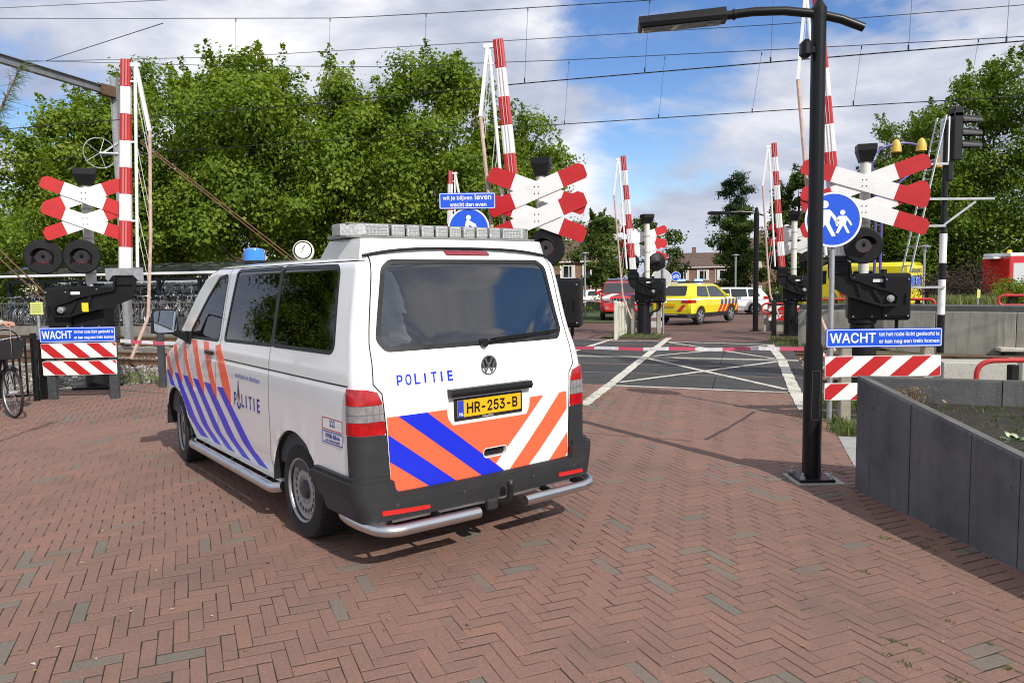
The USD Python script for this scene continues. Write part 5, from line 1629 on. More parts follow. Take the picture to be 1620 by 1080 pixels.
rg = usdkit.material(stage, '/World/Looks/roof_glass', {'t': ('transparent_bsdf', {'color': (.75, .80, .82)}), 'd': ('translucent_bsdf', {'color': (.62, .68, .72)}), 'g': ('glossy_bsdf', {'color': (1, 1, 1), 'roughness': .05}), 'f': ('fresnel', {'IOR': 1.5}), 'a': ('mix_closure', {'fac': .62}), 'm': ('mix_closure', {})},
    [('t.BSDF', 'a.closure1'), ('d.BSDF', 'a.closure2'), ('f.fac', 'm.fac'), ('a.closure', 'm.closure1'), ('g.BSDF', 'm.closure2')], surface='m.closure')
for k in range(8):
    x0, x1 = -.8 + 1.9 * k + .03, -.8 + 1.9 * (k + 1) - .03
    V = np.array([[x, .05 + 2.6 * s, 1.93 + .42 * math.sin(s * math.pi)] for s in np.linspace(0, 1, 9) for x in (x0, x1)])
    F = np.array([[2 * i, 2 * i + 1, 2 * i + 3, 2 * i + 2] for i in range(8)])
    obj('roof_pane', (V, F), rg, sh)
mb = MB(); mb.box((7, 3.0, .95), (16, .06, 1.5)); mb.build('rear_panel', M('shelter_panel', (.52, .56, .60), .4), sh)
# railing in front of the bikes
rl_ = thing('railing', 'grey bar railing along the platform in front of the parked bicycles', 'fence', W(-28.5, 22.45, .28), ROAD_ANG)
rail_grey = M('railing_grey', (.20, .19, .18), .55, .4)
for z in (.08, .86):
    MB().box((8, 0, z), (17, .04, .04)).build('rail', rail_grey, rl_)
for x in np.arange(-.4, 16.5, .145):
    MB().box((x, 0, .47), (.016, .016, .76)).build('bar', rail_grey, rl_)

# ================================================================ bicycles
def torus(c, R_, r, n=36, m=8, ax=(0, 1, 0)):
    an = np.arange(n + 1) * 2 * math.pi / n
    fr = frame(ax)
    mb = MB(); mb.tube(np.array([np.asarray(c) + fr[:, 0] * R_ * math.cos(a) + fr[:, 1] * R_ * math.sin(a) for a in an]), r, m, cap=False)
    return mb


def bicycle(name, label, group, loc, rz, paint, basket=False, detail=8, steer=0.0, dress=True):
    """A Dutch town bicycle, front along +x, wheels on z = 0."""
    b = thing(name, label, 'bicycle', loc, rz, group)
    R_ = .345
    st = np.array([math.cos(steer), math.sin(steer), 0]); fw = np.array([.58, 0, R_]) + (st - [1, 0, 0]) * .05
    for c, axd in ((np.array([-.53, 0, R_]), np.array([0, 1.0, 0])), (fw, np.array([-st[1], st[0], 0]))):
        w_ = torus(c, R_ - .018, .019, 32, detail, axd).build('tyre', rubber, b, smooth=True)
        torus(c, R_ - .042, .011, 32, 6, axd).build('rim', chrome, w_, smooth=True)
        fr = frame(axd); mb = MB()
        for a in np.arange(18) * 2 * math.pi / 18:
            mb.cyl(c + fr[:, 2] * (.02 if int(a * 10) % 2 else -.02), c + (fr[:, 0] * math.cos(a) + fr[:, 1] * math.sin(a)) * (R_ - .05), .0022, 3)
        mb.cyl(c - fr[:, 2] * .05, c + fr[:, 2] * .05, .032 if c[0] > 0 else .022, 12)
        mb.build('spokes', galv, w_)
    hd_t, hd_b, bb, se, rh = np.array([.30, 0, .90]), np.array([.37, 0, .66]), np.array([-.05, 0, .30]), np.array([-.22, 0, .78]), np.array([-.53, 0, R_])
    mb = MB(); mb.tube(np.array([hd_t, hd_b]), .020, 8)
    mb.tube(np.array([hd_b, [.20, 0, .46], bb]), .019, 8); mb.tube(np.array([hd_t + [.02, 0, -.06], [.12, 0, .62], [-.12, 0, .50]]), .016, 8); mb.tube(np.array([bb, se]), .017, 8)
    for s_ in (-.05, .05):
        mb.tube(np.array([bb + [0, s_ * .5, 0], rh + [0, s_, 0]]), .010, 6); mb.tube(np.array([se + [0.03, s_ * .3, -.1], rh + [0, s_, 0]]), .009, 6)
        mb.tube(np.array([hd_b + [.02, s_ * .8, -.04], fw + np.array([-st[1], st[0], 0]) * s_]), .012, 6)
    mb.build('frame', paint, b, smooth=40)
    mb = MB(); an = np.linspace(math.radians(60), math.radians(195), 12)
    for c, a0 in ((rh, 0), (fw, -25)):
        V = []; 
        for a in an + math.radians(a0) * (c[0] < 0):
            q = c + np.array([math.cos(a) * (st[0] if c[0] > 0 else 1), math.cos(a) * (st[1] if c[0] > 0 else 0), math.sin(a)]) * (R_ + .022)
            sd_ = np.array([-st[1], st[0], 0]) if c[0] > 0 else np.array([0, 1.0, 0])
            V += [q - sd_ * .028, q + sd_ * .028]
        V = np.array(V); F = [[2 * i, 2 * i + 1, 2 * i + 3, 2 * i + 2] for i in range(len(an) - 1)]
        V2 = np.vstack([V, V + [0, 0, .003]]); mb.add(V2, np.array(F + [[x + len(V) for x in f[::-1]] for f in F]))
    mb.build('mudguard', paint if dress else chrome, b, smooth=True)
    sm = MB(); sm.tube(np.array([[-.22, 0, .78], [-.255, 0, .92]]), .013, 8); sm.build('seat_post', chrome, b)
    sm = MB(); sm.tm(manifold3d.Manifold.hull_points(np.array([[-.40, .10, .95], [-.40, -.10, .95], [-.38, .09, .99], [-.38, -.09, .99], [-.10, .02, .965], [-.10, -.02, .965], [-.12, 0, .99], [-.3, 0, .93], [-.41, 0, .98]]))); sm.build('saddle', black_paint, b, smooth=50)
    hb = hd_t + [.015, 0, .16]
    mb = MB(); mb.tube(np.array([hd_t - [0, 0, .03], hb]), .014, 8)
    n_ = np.array([-st[1], st[0], 0])
    for s_ in (-1, 1):
        mb.tube(arc_path([hb, hb + n_ * s_ * .22 + st * .03 + [0, 0, .03], hb + n_ * s_ * .29 - st * .20 + [0, 0, .02]], .08, 5), .011, 8)
    mb.build('handlebar', chrome, b, smooth=40)
    mb = MB()
    for s_ in (-1, 1):
        mb.cyl(hb + n_ * s_ * .275 - st * .09 + [0, 0, .022], hb + n_ * s_ * .29 - st * .21 + [0, 0, .02], .016, 10)
    mb.build('grip', black_paint, b)
    mb = MB(); mb.lathe([(0, -.04), (.03, -.03), (.042, .02), (.038, .03), (0, .032)], hd_t + [.09, 0, -.03], (1, 0, 0), 14); mb.build('headlamp', chrome, b, smooth=40)
    mb = MB(); mb.lathe([(.085, -.004), (.09, 0), (.085, .004), (.06, .004), (.06, -.004)], bb + [0, -.05, 0], (0, 1, 0), 20)
    for s_ in (-1, 1):
        mb.bar(bb + [0, s_ * .06, 0], bb + [s_ * .11, s_ * .07, -.12], .018, .012); mb.box(bb + [s_ * .11, s_ * .11, -.12], (.09, .07, .02))
    mb.build('crank', chrome, b)
    mb = MB(); mb.box((-.52, 0, .74), (.40, .13, .012)); mb.tube(np.array([[-.68, .06, .74], [-.53, .06, R_]]), .006, 5); mb.tube(np.array([[-.68, -.06, .74], [-.53, -.06, R_]]), .006, 5); mb.build('carrier', black_paint, b)
    if basket:
        hull = manifold3d.Manifold.hull_points(np.array([hb + st * x + n_ * y + [0, 0, z] for x, y, z in ((.09, .17, -.02), (.09, -.17, -.02), (.31, .17, -.0), (.31, -.17, -.0), (.11, .13, -.27), (.11, -.13, -.27), (.26, .13, -.25), (.26, -.13, -.25))]))
        hin = manifold3d.Manifold.hull_points(np.array([hb + st * x + n_ * y + [0, 0, z] for x, y, z in ((.105, .155, .02), (.105, -.155, .02), (.295, .155, .02), (.295, -.155, .02), (.125, .12, -.25), (.125, -.12, -.25), (.25, .12, -.235), (.25, -.12, -.235))]))
        bk_ = obj('basket', hull - hin, M('basket_black', (.018, .018, .02), .6, bump=.4, bscale=180), b)
        mb = MB(); mb.tube(np.array([hb + st * .10 + n_ * .165 * math.cos(a) + [0, 0, .14 * math.sin(a) + .0] for a in np.linspace(0, math.pi, 12)]), .008, 6); mb.build('basket_handle', black_paint, bk_)
    return b


bp_ = ground(22, 661)
hdg = math.radians(-40)                                           # the wheel we see points down the paving towards us
steer_ = .06
fwd_ = np.array([math.cos(hdg), math.sin(hdg), 0])
BK = np.array([bp_[0], bp_[1], 0]) - fwd_ * .58 + [0.0, 0, 0]
bicycle('town_bicycle', 'black town bicycle with a front basket held by a person at the left edge', None, BK, hdg, black_paint, basket=True, detail=10, steer=steer_)
paints = [M('bike_black', (.015, .015, .017), .35), M('bike_white', (.60, .60, .58), .35), M('bike_blue', (.03, .07, .22), .35), M('bike_grey', (.22, .23, .24), .35), M('bike_red', (.30, .04, .05), .35)]
protos = {}
GB = 'bicycles parked in rows in the shelter'
k = 0
NAMES_ = ['black', 'white', 'blue', 'grey', 'red']; ROWS_ = ['in the front row behind the grey railing', 'in the rear row under the shelter', 'raised on the upper rack under the shelter']
for row, (d0, zz, n) in enumerate(((23.15, .285, 30), (24.6, .285, 26), (24.9, .78, 24))):
    for i in range(n):
        t = -28.2 + i * (11.8 / n) + RNG.normal(0, .06)
        c = int(RNG.choice([0, 0, 0, 1, 2, 3, 4]))
        loc = W(t, d0 + RNG.normal(0, .10), zz); rz = ROAD_ANG + math.pi / 2 * (1 if RNG.random() < .5 else -1) + RNG.normal(0, .14)
        BL_ = f'{NAMES_[c]} bicycle standing {ROWS_[row]}'
        GB = f'{NAMES_[c]} bicycles {ROWS_[row]}'
        if c not in protos:
            protos[c] = bicycle('parked_bicycle', BL_, GB, loc, rz, paints[c], detail=5, dress=c != 1)
        else:
            dup(protos[c], BL_, 'bicycle', loc, rz, GB, name='parked_bicycle')
mbx = MB(); 
rk = thing('bicycle_rack', 'raised steel rack that carries the upper row of bicycles in the shelter', 'bicycle rack', W(-28.5, 24.6, .285), ROAD_ANG)
for x in np.arange(0, 12.6, 1.2):
    mb = MB(); mb.box((x, .3, .24), (.05, .05, .48)); mb.build('post', galv, rk)
mb = MB(); mb.box((6.3, .3, .485), (12.6, .06, .015)); mb.build('rail', galv, rk)


# ================================================================ the person holding the bicycle
def chain(balls, refine=.02, it=10):
    """Bones between consecutive balls (point, radius) of every list, welded and smoothed into one skin."""
    out = None
    for seq in balls:
        for (p, r), (q, s) in zip(seq, seq[1:]):
            a = manifold3d.Manifold.sphere(r, 14).translate(list(map(float, p))); b = manifold3d.Manifold.sphere(s, 14).translate(list(map(float, q)))
            h = manifold3d.Manifold.batch_hull([a, b])
            out = h if out is None else out + h
    out = out.refine_to_length(refine)
    q = out.to_mesh(); m = trimesh.Trimesh(q.vert_properties[:, :3], q.tri_verts, process=True)
    trimesh.smoothing.filter_taubin(m, iterations=it)
    return m


hand = at(15, 515, 10.30)                                         # where the hand rests on the grip
# person frame: x to the picture's right, y away, standing at the left of the bicycle
px0 = hand + np.array([-.62, .12, -hand[2]])
def pp(x, y, z):
    return px0 + np.array([x, y, z])
person = thing('person', 'person in a grey long sleeved top reaching to the handlebar from the left edge', 'person', (0, 0, 0))
skin = M('skin', (.48, .27, .19), .5)
hl = hand - px0
wr = np.array([hl[0] - .10, hl[1] + .0, hl[2] + .035])
balls = [[(pp(0, 0, .95), .16), (pp(.0, 0, 1.12), .14), (pp(0, 0, 1.32), .16), (pp(0, 0, 1.44), .10), (pp(.02, 0, 1.53), .058), (pp(.03, -.01, 1.58), .06)],
         [(pp(.0, .13, 1.38), .085), (pp(.0, -.13, 1.38), .085)], [(pp(.03, -.01, 1.62), .082), (pp(.04, -.01, 1.70), .092)],
         [(pp(0, .09, .93), .11), (pp(.04, .10, .50), .068), (pp(.02, .10, .10), .045), (pp(.14, .11, .04), .040)], [(pp(0, -.09, .93), .11), (pp(-.03, -.10, .50), .068), (pp(-.06, -.10, .10), .045), (pp(.07, -.10, .04), .040)],
         [(pp(.0, -.17, 1.39), .062), (pp(.17, -.17, 1.17), .046), (px0 + wr, .030)], [(pp(.0, .17, 1.39), .062), (pp(.02, .22, 1.10), .046), (pp(.08, .22, .86), .030), (pp(.10, .22, .78), .035)]]
body_m = chain(balls, .025)
obj('body', body_m, skin, person, smooth=True)
# the hand: palm, four curled fingers and a thumb closed on the grip
hm = [[(px0 + wr, .030), (hand + [-.045, 0, .030], .034)]]
palm = [(hand + [-.045, y, .030], hand + [.010, y * 1.15, .034]) for y in (-.026, 0, .026)]
pb = [[(a, .022), (b, .018)] for a, b in palm]
for i, y in enumerate((-.038, -.013, .012, .036)):
    L = (.030, .036, .034, .026)[i]
    b0 = hand + np.array([.012, y, .034]); b1_ = b0 + [L, 0, -.006]; b2_ = b1_ + [.010, 0, -.028]; b3_ = b2_ + [-.022, 0, -.014]
    pb.append([(b0, .0100), (b1_, .0092), (b2_, .0086), (b3_, .0078)])
pb.append([(hand + [-.035, -.035, .024], .013), (hand + [-.005, -.056, .008], .0105), (hand + [.020, -.050, -.008], .0092)])
obj('hand', chain(hm + pb, .004, 6), skin, person, smooth=True)
cloth_top = M('grey_knit', (.36, .37, .39), .9, bump=.3, bscale=200)
sl_ = [[(pp(0, 0, .93), .175), (pp(.0, 0, 1.12), .158), (pp(0, 0, 1.32), .175), (pp(0, 0, 1.45), .095)], [(pp(.0, .14, 1.38), .10), (pp(.0, -.14, 1.38), .10)],
       [(pp(.0, -.17, 1.39), .078), (pp(.17, -.17, 1.17), .062), (px0 + wr + [-.012, 0, 0.004], .043)], [(pp(.0, .17, 1.39), .078), (pp(.02, .22, 1.10), .060), (pp(.08, .22, .87), .042)]]
obj('sweater', chain(sl_, .03), cloth_top, person, smooth=True)
tr_ = [[(pp(0, .09, .95), .135), (pp(.04, .10, .50), .090), (pp(.02, .10, .12), .068)], [(pp(0, -.09, .95), .135), (pp(-.03, -.10, .50), .090), (pp(-.06, -.10, .12), .068)]]
obj('trousers', chain(tr_, .03), M('dark_denim', (.02, .025, .045), .85), person, smooth=True)
for y, x in ((.10, .02), (-.10, -.06)):
    mb = MB(); mb.tm(manifold3d.Manifold.hull_points(np.array([pp(x + a, y + b, c) for a, b, c in ((-.09, -.045, 0), (-.09, .045, 0), (.18, -.04, 0), (.18, .04, 0), (-.08, -.04, .09), (-.08, .04, .09), (.03, -.04, .10), (.03, .04, .10), (.17, 0, .05))])))
    mb.build('shoe', black_paint, person, smooth=40)
hr = MB(); hr.lathe([(0, .10), (.06, .085), (.098, .03), (.10, -.04), (.085, -.09), (.08, -.09), (.0, .05)], pp(.025, 0, 1.70), (-.1, 0, 1), 24); hr.build('hair', M('hair_brown', (.05, .03, .018), .6), person, smooth=40)
fc = MB()
for y in (-.032, .032):
    fc.lathe([(0, .012), (.010, .006), (.011, 0), (0, -.01)], pp(.122, y - .01, 1.675), (1, 0, 0), 10)
fc.build('eyes', M('eye_white', (.6, .6, .58), .2), person)
ns = MB(); ns.tm(manifold3d.Manifold.hull_points(np.array([pp(*q) for q in ((.12, -.01, 1.68), (.15, -.01, 1.635), (.12, -.025, 1.632), (.12, .005, 1.632))]))); ns.build('nose', skin, person, smooth=60)
mo = MB(); mo.box(pp(.118, -.01, 1.605), (.012, .045, .010), bev=.003); mo.build('mouth', M('lip', (.35, .12, .10), .5), person)
for y in (-.10, .08):
    e_ = MB(); e_.lathe([(0, .008), (.022, .006), (.026, 0), (0, -.008)], pp(.03, y, 1.66), (0, 1, 0), 12); e_.build('ear', skin, person, smooth=40)
# ================================================================ planter with dark concrete panels
PA = at(1353, 597, 6.19); PA = np.array([2.835, 6.19, 0])
dir1 = np.array([3.02 - 2.835, 4.32 - 6.19, 0]); dir1 /= np.linalg.norm(dir1)
pl_conc = M('planter_concrete', (.078, .079, .084), .8, var=.35, vscale=2.2, dirt=.7, dirt_color=(.130, .126, .118), dirt_scale=1.3, bump=.45, bscale=55, streak=.55, streak_color=(.045, .045, .046))
rim_conc = M('planter_rim', (.115, .112, .105), .88, var=.25, vscale=6, dirt=.55, dirt_color=(.06, .065, .045), bump=.4, bscale=80)
top1 = lambda s: .935 - .147 * s                                  # the wall's top falls towards the camera
plt = thing('planter', 'low dark concrete planter with sloping wall at the right edge', 'planter', (0, 0, 0))
nrm = np.array([-dir1[1], dir1[0], 0]) * 1.0
if nrm[0] < 0:
    nrm = -nrm
cutsS = [0.0, .50, .92, 1.30, 1.68, 2.10, 2.60, 3.2, 3.9]
cutsS = [0.0]
for u, v in ((1448, 813), (1538, 860), (1602, 899)):
    cutsS.append(float((ground(u, v) - PA) @ dir1))
while cutsS[-1] < 3.9:
    cutsS.append(cutsS[-1] + .52)
TH = .085
for a, b in zip(cutsS, cutsS[1:]):
    g = .004; off = RNG.normal(0, .003)
    q = []
    for s in (a + g, b - g):
        for w_ in (0.0 + off, TH):
            q += [PA + dir1 * s + nrm * w_ + [0, 0, -.05], PA + dir1 * s + nrm * w_ + [0, 0, top1(s) - .012]]
            q += [PA + dir1 * s + nrm * (w_ + (.010 if w_ < .05 else -.010)) + [0, 0, top1(s)]]
    obj('wall_panel', manifold3d.Manifold.hull_points(np.array(q)), pl_conc, plt)
    q = [PA + dir1 * s + nrm * w_ + [0, 0, top1(s) + z] for s in (a + g, b - g) for w_ in (.014, TH - .010) for z in (.0, .004)]
    obj('wall_rim', manifold3d.Manifold.hull_points(np.array(q)), rim_conc, plt)
dir2 = ground(1620, 604, .935) - ground(1357, 595.5, .935); dir2 /= np.linalg.norm(dir2)
n2 = np.array([dir2[1], -dir2[0], 0])
for k in range(5):
    a, b = k * 1.02, (k + 1) * 1.02
    q = [PA + dir2 * s + n2 * w_ + [0, 0, z] for s in (a + .004, b - .004) for w_ in (-.09, 0) for z in (-.05, .928 + RNG.normal(0, .002))]
    obj('wall_panel', manifold3d.Manifold.hull_points(np.array(q)), pl_conc, plt)
    q = [PA + dir2 * s + n2 * w_ + [0, 0, z] for s in (a + .004, b - .004) for w_ in (-.08, -.01) for z in (.92, .937)]
    obj('wall_rim', manifold3d.Manifold.hull_points(np.array(q)), rim_conc, plt)
V, F = [], []
ns_, nw = 60, 60
for i in range(ns_):
    for j in range(nw):
        s, w_ = i / (ns_ - 1) * 3.9, .07 + j / (nw - 1) * 4.3
        p = PA + dir1 * s + dir2 * w_
        p[2] = top1(s) - .20 + .03 * math.exp(-w_) + .05 * (meshkit.fbm(np.array([p * 4]), 4, 4)[0] - .5)
        V.append(p)
for i in range(ns_ - 1):
    for j in range(nw - 1):
        a = i * nw + j
        F.append([a, a + nw, a + nw + 1, a + 1])
soil_m = M('planter_soil', (.030, .025, .020), .95, var=.5, vscale=14, dirt=.6, dirt_color=(.030, .045, .012), dirt_scale=4, bump=.8, bscale=60)
obj('planter_soil', (np.array(V), np.array(F)), soil_m, label='dark soil with sparse moss filling the planter', cat='soil', kind='stuff', smooth=True)


def soil_at(s, w_):
    p = PA + dir1 * s + dir2 * w_
    p[2] = top1(s) - .20
    return p


pts = [soil_at(RNG.uniform(0, 2.5), RNG.uniform(.1, 2.5)) for _ in range(900)]
tufts('soil_litter', pts, 'short twigs, moss and litter on the planter soil', h=(.01, .045), per=7, spread=.06, tone=(0, .85), w=.004)
pp_ = at(1606, 690, 4.75)
pq = thing('variegated_plant', 'small plant with white edged green leaves growing in the planter', 'plant', pp_ + np.array([0, 0, -.03]))
leafg, leafw = M('hosta_green', (.06, .15, .04), .45, transl=.2), M('hosta_white', (.50, .55, .35), .45, transl=.2)
for k in range(11):
    a = k * 2.4 + .3; L = RNG.uniform(.07, .115); e_ = RNG.uniform(.25, 1.1)
    dr = np.array([math.cos(a) * math.cos(e_), math.sin(a) * math.cos(e_), math.sin(e_)]); sd_ = np.array([-math.sin(a), math.cos(a), 0]); up_ = np.cross(dr, sd_) * -1
    for sc, mt, dz, nm in ((1.0, leafw, 0, 'leaf'), (.72, leafg, .0015, 'leaf_centre')):
        xs = np.linspace(0, 1, 7); ww = np.sin(xs ** .8 * math.pi) * .26 * sc
        xs2 = .5 + (xs - .5) * (1 if sc == 1 else .86)
        V = []
        for x, w_ in zip(xs2, ww):
            c = dr * (L * x) + np.array([0, 0, -.35 * L * x * x]) + up_ * (dz) + [0, 0, dz]
            V += [c - sd_ * (L * w_) + up_ * L * w_ * .25, c + up_ * -.0, c + sd_ * (L * w_) + up_ * L * w_ * .25]
        F = []
        for i in range(6):
            F += [[3 * i, 3 * i + 1, 3 * i + 4, 3 * i + 3], [3 * i + 1, 3 * i + 2, 3 * i + 5, 3 * i + 4]]
        if nm == 'leaf':
            lp_ = obj('leaf', (np.array(V), np.array(F)), mt, pq, smooth=True)
        else:
            obj(nm, (np.array(V), np.array(F)), mt, lp_, smooth=True)
dp_ = at(1442, 632, 5.85); dq = thing('withered_plant', 'withered brown plant in the far corner of the planter', 'plant', dp_ + np.array([0, 0, -.04]))
mb = MB(); vt_ = []
for k in range(26):
    a, L = RNG.random() * 6.28, RNG.uniform(.05, .16)
    b_ = np.array([RNG.normal(0, .05), RNG.normal(0, .03), 0]); e_ = b_ + [L * .5 * math.cos(a), L * .5 * math.sin(a), L]
    mb.tube(np.array([b_, (b_ + e_) / 2 + [.01, 0, .01], e_]), .0025, 4)
mb.build('stems', M('dry_stem', (.16, .10, .05), .8), dq)
mb = MB()
for k in range(60):
    c = np.array([RNG.normal(.05, .10), RNG.normal(0, .05), RNG.uniform(.02, .13)]); a = RNG.random(3) * 2 - 1; b_ = RNG.random(3) * 2 - 1
    mb.add([c, c + a * .02, c + a * .02 + b_ * .015, c + b_ * .015], [[0, 1, 2, 3]])
mb.build('leaves', M('dry_leaf_mix', (.22, .15, .05), .8, var=.4, vscale=30), dq)

# ================================================================ right: blocks, railing, walls
red_rail = M('rail_red', (.50, .035, .032), .4, coat=.3, var=.1)
rr = thing('railing', 'red bent tube railing on a black post behind the planter', 'railing', (0, 0, 0))
A_ = at(1544, 600, 9.6)
pa = [at(1544, 640, 9.6), at(1544, 590, 9.6), at(1562, 571, 9.6), at(1620, 569, 9.45), at(1700, 568, 9.3), at(1800, 567, 9.1)]
mb = MB(); mb.tube(arc_path([at(1544, 660, 9.6), at(1545, 571, 9.6), at(1700, 568, 9.3), at(1850, 566, 9.0)], .20, 8), .032, 12); mb.build('tube', red_rail, rr, smooth=40)
b_ = at(1603, 572, 9.5); MB().box((b_[0], b_[1], b_[2] / 2 - .1), (.10, .10, b_[2] + .12), bev=.008).build('post', black_iron, rr)
gran = M('granite_block', (.42, .41, .37), .9, var=.35, vscale=60, bump=.5, bscale=120, dirt=.25)
for u0, u1, lab in ((1497, 1618, 'rough pale concrete block beside the rails, nearer to the striped board'), (1622, 1760, 'rough pale concrete block cut by the right edge')):
    a, b = at(u0, 598, 12.6), at(u1, 599, 12.3)
    t_ = thing('concrete_block', lab, 'block', (0, 0, 0))
    c = (a + b) / 2; c[2] = -.0
    MB().box((c[0], c[1] + .3, .10), (np.linalg.norm(b - a), .55, .36), rotz(ROAD_ANG + .1), bev=.015).build('block', gran, t_)
    MB().box((c[0], c[1] + .3, -.13), (np.linalg.norm(b - a) + .06, .62, .10), rotz(ROAD_ANG + .1)).build('footing', conc_post, t_)
a = at(1610, 553, 16.2)
t_ = thing('stone_bench', 'pale flat slab on dark legs beyond the rails at the right edge', 'bench', (a[0] + .25, a[1], 0), ROAD_ANG)
MB().box((0, 0, a[2]), (1.2, .45, .08), bev=.015).build('seat', M('pale_stone', (.55, .51, .42), .8, var=.15), t_)
for x in (-.4, .4):
    MB().box((x, 0, a[2] / 2 - .08), (.2, .35, a[2] + .05)).build('leg', black_iron, t_)

ramp = M('ramp_concrete', (.31, .295, .255), .9, var=.22, vscale=1.6, dirt=.65, dirt_color=(.12, .115, .085), dirt_scale=.9, bump=.3, bscale=40, streak=.6, streak_color=(.13, .125, .10))
WA, WB = ground(1262, 545), ground(1760, 566)
wl_ = thing('ramp_wall', 'weathered concrete retaining wall with dark coping beside the platform ramp', 'wall', (0, 0, 0))
Lw = WB - WA; Lw[2] = 0; LL = np.linalg.norm(Lw); uw = Lw / LL; nw_ = np.array([-uw[1], uw[0], 0])
edges = [0]
while edges[-1] < LL:
    edges.append(edges[-1] + 1.55)
for a, b in zip(edges, edges[1:]):
    c = WA + uw * (a + b) / 2
    MB().box((c[0] + nw_[0] * .11, c[1] + nw_[1] * .11, .38), (b - a - .012, .22, 1.02), rotz(math.atan2(uw[1], uw[0])), bev=.01).build('wall_panel', ramp, wl_)
cop = WA + uw * LL / 2 + nw_ * .5
MB().box((cop[0], cop[1], .95), (LL, .85, .14), rotz(math.atan2(uw[1], uw[0])), bev=.01).build('coping', M('coping_dark', (.075, .075, .075), .85, var=.2), wl_)
flat('terrace', [(2.4, 22.2), (16, 17.6), (30, 14.2), (30, 17.6), (16, 21.2), (3.2, 25.4)], .88, M('terrace_soil', (.11, .085, .055), .95, var=.4, vscale=2, dirt=.6, dirt_color=(.06, .085, .02)), thick=1.6)


def loop_rail(label, a, b, zt, zb, posts):
    """Red tube bent into a long flat loop on black posts."""
    t_ = thing('loop_railing', label, 'railing', (0, 0, 0), 0, 'red looped tube railings')
    a, b = np.array([a[0], a[1], 0.]), np.array([b[0], b[1], 0.])
    r = (zt - zb) / 2; u = (b - a) / np.linalg.norm(b - a); zc = (zt + zb) / 2
    P_ = [a + u * (r - r * math.sin(q)) + [0, 0, zc + r * math.cos(q)] for q in np.linspace(0, math.pi, 11)]
    P_ += [b - u * (r - r * math.sin(q)) + [0, 0, zc - r * math.cos(q)] for q in np.linspace(0, math.pi, 11)]
    P_.append(P_[0])
    mb = MB(); mb.tube(np.array(P_), .034, 10, cap=False); mb.build('tube', red_rail, t_, smooth=50)
    n_ = np.array([-u[1], u[0], 0])
    for k in posts:
        c = a + (b - a) * k
        mb = MB(); mb.box((c + n_ * .10) + [0, 0, zb - .12], (.09, .09, (zt - zb) + .5)); mb.bar(c + [0, 0, zt], c + n_ * .1 + [0, 0, zt], .04, .04); mb.bar(c + [0, 0, zb], c + n_ * .1 + [0, 0, zb], .04, .04)
        mb.build('post', black_iron, t_)
    return t_


qa, qb = at(1372, 482, 20.0), at(1479, 481, 19.3)
loop_rail('red looped railing on the ramp wall between the barrier and the signal mast', at(1296, 482, 20.5), qb, at(1440, 473.5, 19.4)[2], at(1440, 488, 19.4)[2], (.15, .5, .86))
loop_rail('red looped railing on the ramp wall at the right edge', at(1579, 478, 19.0), at(1800, 478, 18), at(1600, 467.5, 18.8)[2], at(1600, 483, 18.8)[2], (.10, .5, .9))
loop_rail('red looped railing low beside the far right barrier', at(1205, 488, 26.5), at(1262, 487, 26), at(1225, 480.5, 26)[2], at(1225, 496, 26)[2], (.2, .8))
lw = thing('low_wall', 'low pale concrete kerb wall under a striped board behind the far right barrier', 'wall', (0, 0, 0))
a, b = at(1212, 528, 25.4), at(1330, 527, 24.6)
c = (a + b) / 2
MB().box((c[0], c[1] + .3, .10), (np.linalg.norm(b - a), .25, .62), rotz(ROAD_ANG), bev=.01).build('wall_block', ramp, lw)
hb_ = thing('warning_board', 'red and white striped boards on the low wall behind the far right barrier', 'warning board', (0, 0, 0))
o = at(1216, 507, 25.35); hazard_board('x', o, np.array([math.cos(ROAD_ANG), math.sin(ROAD_ANG), 0]), 2.35, .20, hb_, slant=1, n=4)
o2 = at(1216, 492, 25.35); hazard_board('x', o2, np.array([math.cos(ROAD_ANG), math.sin(ROAD_ANG), 0]), 2.35, .18, hb_, slant=1, n=4)
for x in (.1, 2.2):
    MB().box(o + np.array([math.cos(ROAD_ANG) * x, math.sin(ROAD_ANG) * x + .05, -.1]), (.07, .06, .9)).build('post', black_iron, hb_)
t_ = thing('bollard_post', 'slim black post at the verge in front of the low wall', 'post', ground(1224, 531)); mb = MB(); mb.box((0, 0, .5), (.12, .12, 1.08), bev=.01); mb.build('post', black_iron, t_)
mb = MB(); mb.lathe([(.06, 1.03), (.05, 1.08), (0, 1.09)], n=12); mb.build('post_cap', black_iron, t_)
# far left island: white guard fence, posts, round sign backs
g0, g1 = ground(974, 537), ground(996, 527)
gf = thing('guard_fence', 'small white painted guard fence on the far verge left of the road', 'fence', (0, 0, 0))
cream = M('guard_cream', (.52, .51, .42), .55, var=.15, dirt=.3)
for q in (g0, g1):
    MB().box(q + [0, 0, .55], (.09, .09, 1.15), bev=.006).build('post', cream, gf)
for k in range(5):
    q = g0 + (g1 - g0) * (.12 + .19 * k); MB().box(q + [0, 0, .55], (.07, .05, 1.0)).build('slat', cream, gf)
for z in (.2, .95):
    mb = MB(); mb.bar(g0 + [0, 0.03, z], g1 + [0, .03, z], .03, .06); mb.build('rail', cream, gf)
wb = thing('warning_board', 'back of a striped board with wooden posts beside the far left barrier', 'warning board', (0, 0, 0))
back_grey = M('sign_back_grey', (.45, .46, .47), .5)
for u in (1001, 1042):
    q = ground(u, 529); MB().box(q + [0, 0, .62], (.13, .10, 1.3), bev=.01).build('post', conc_post, wb)
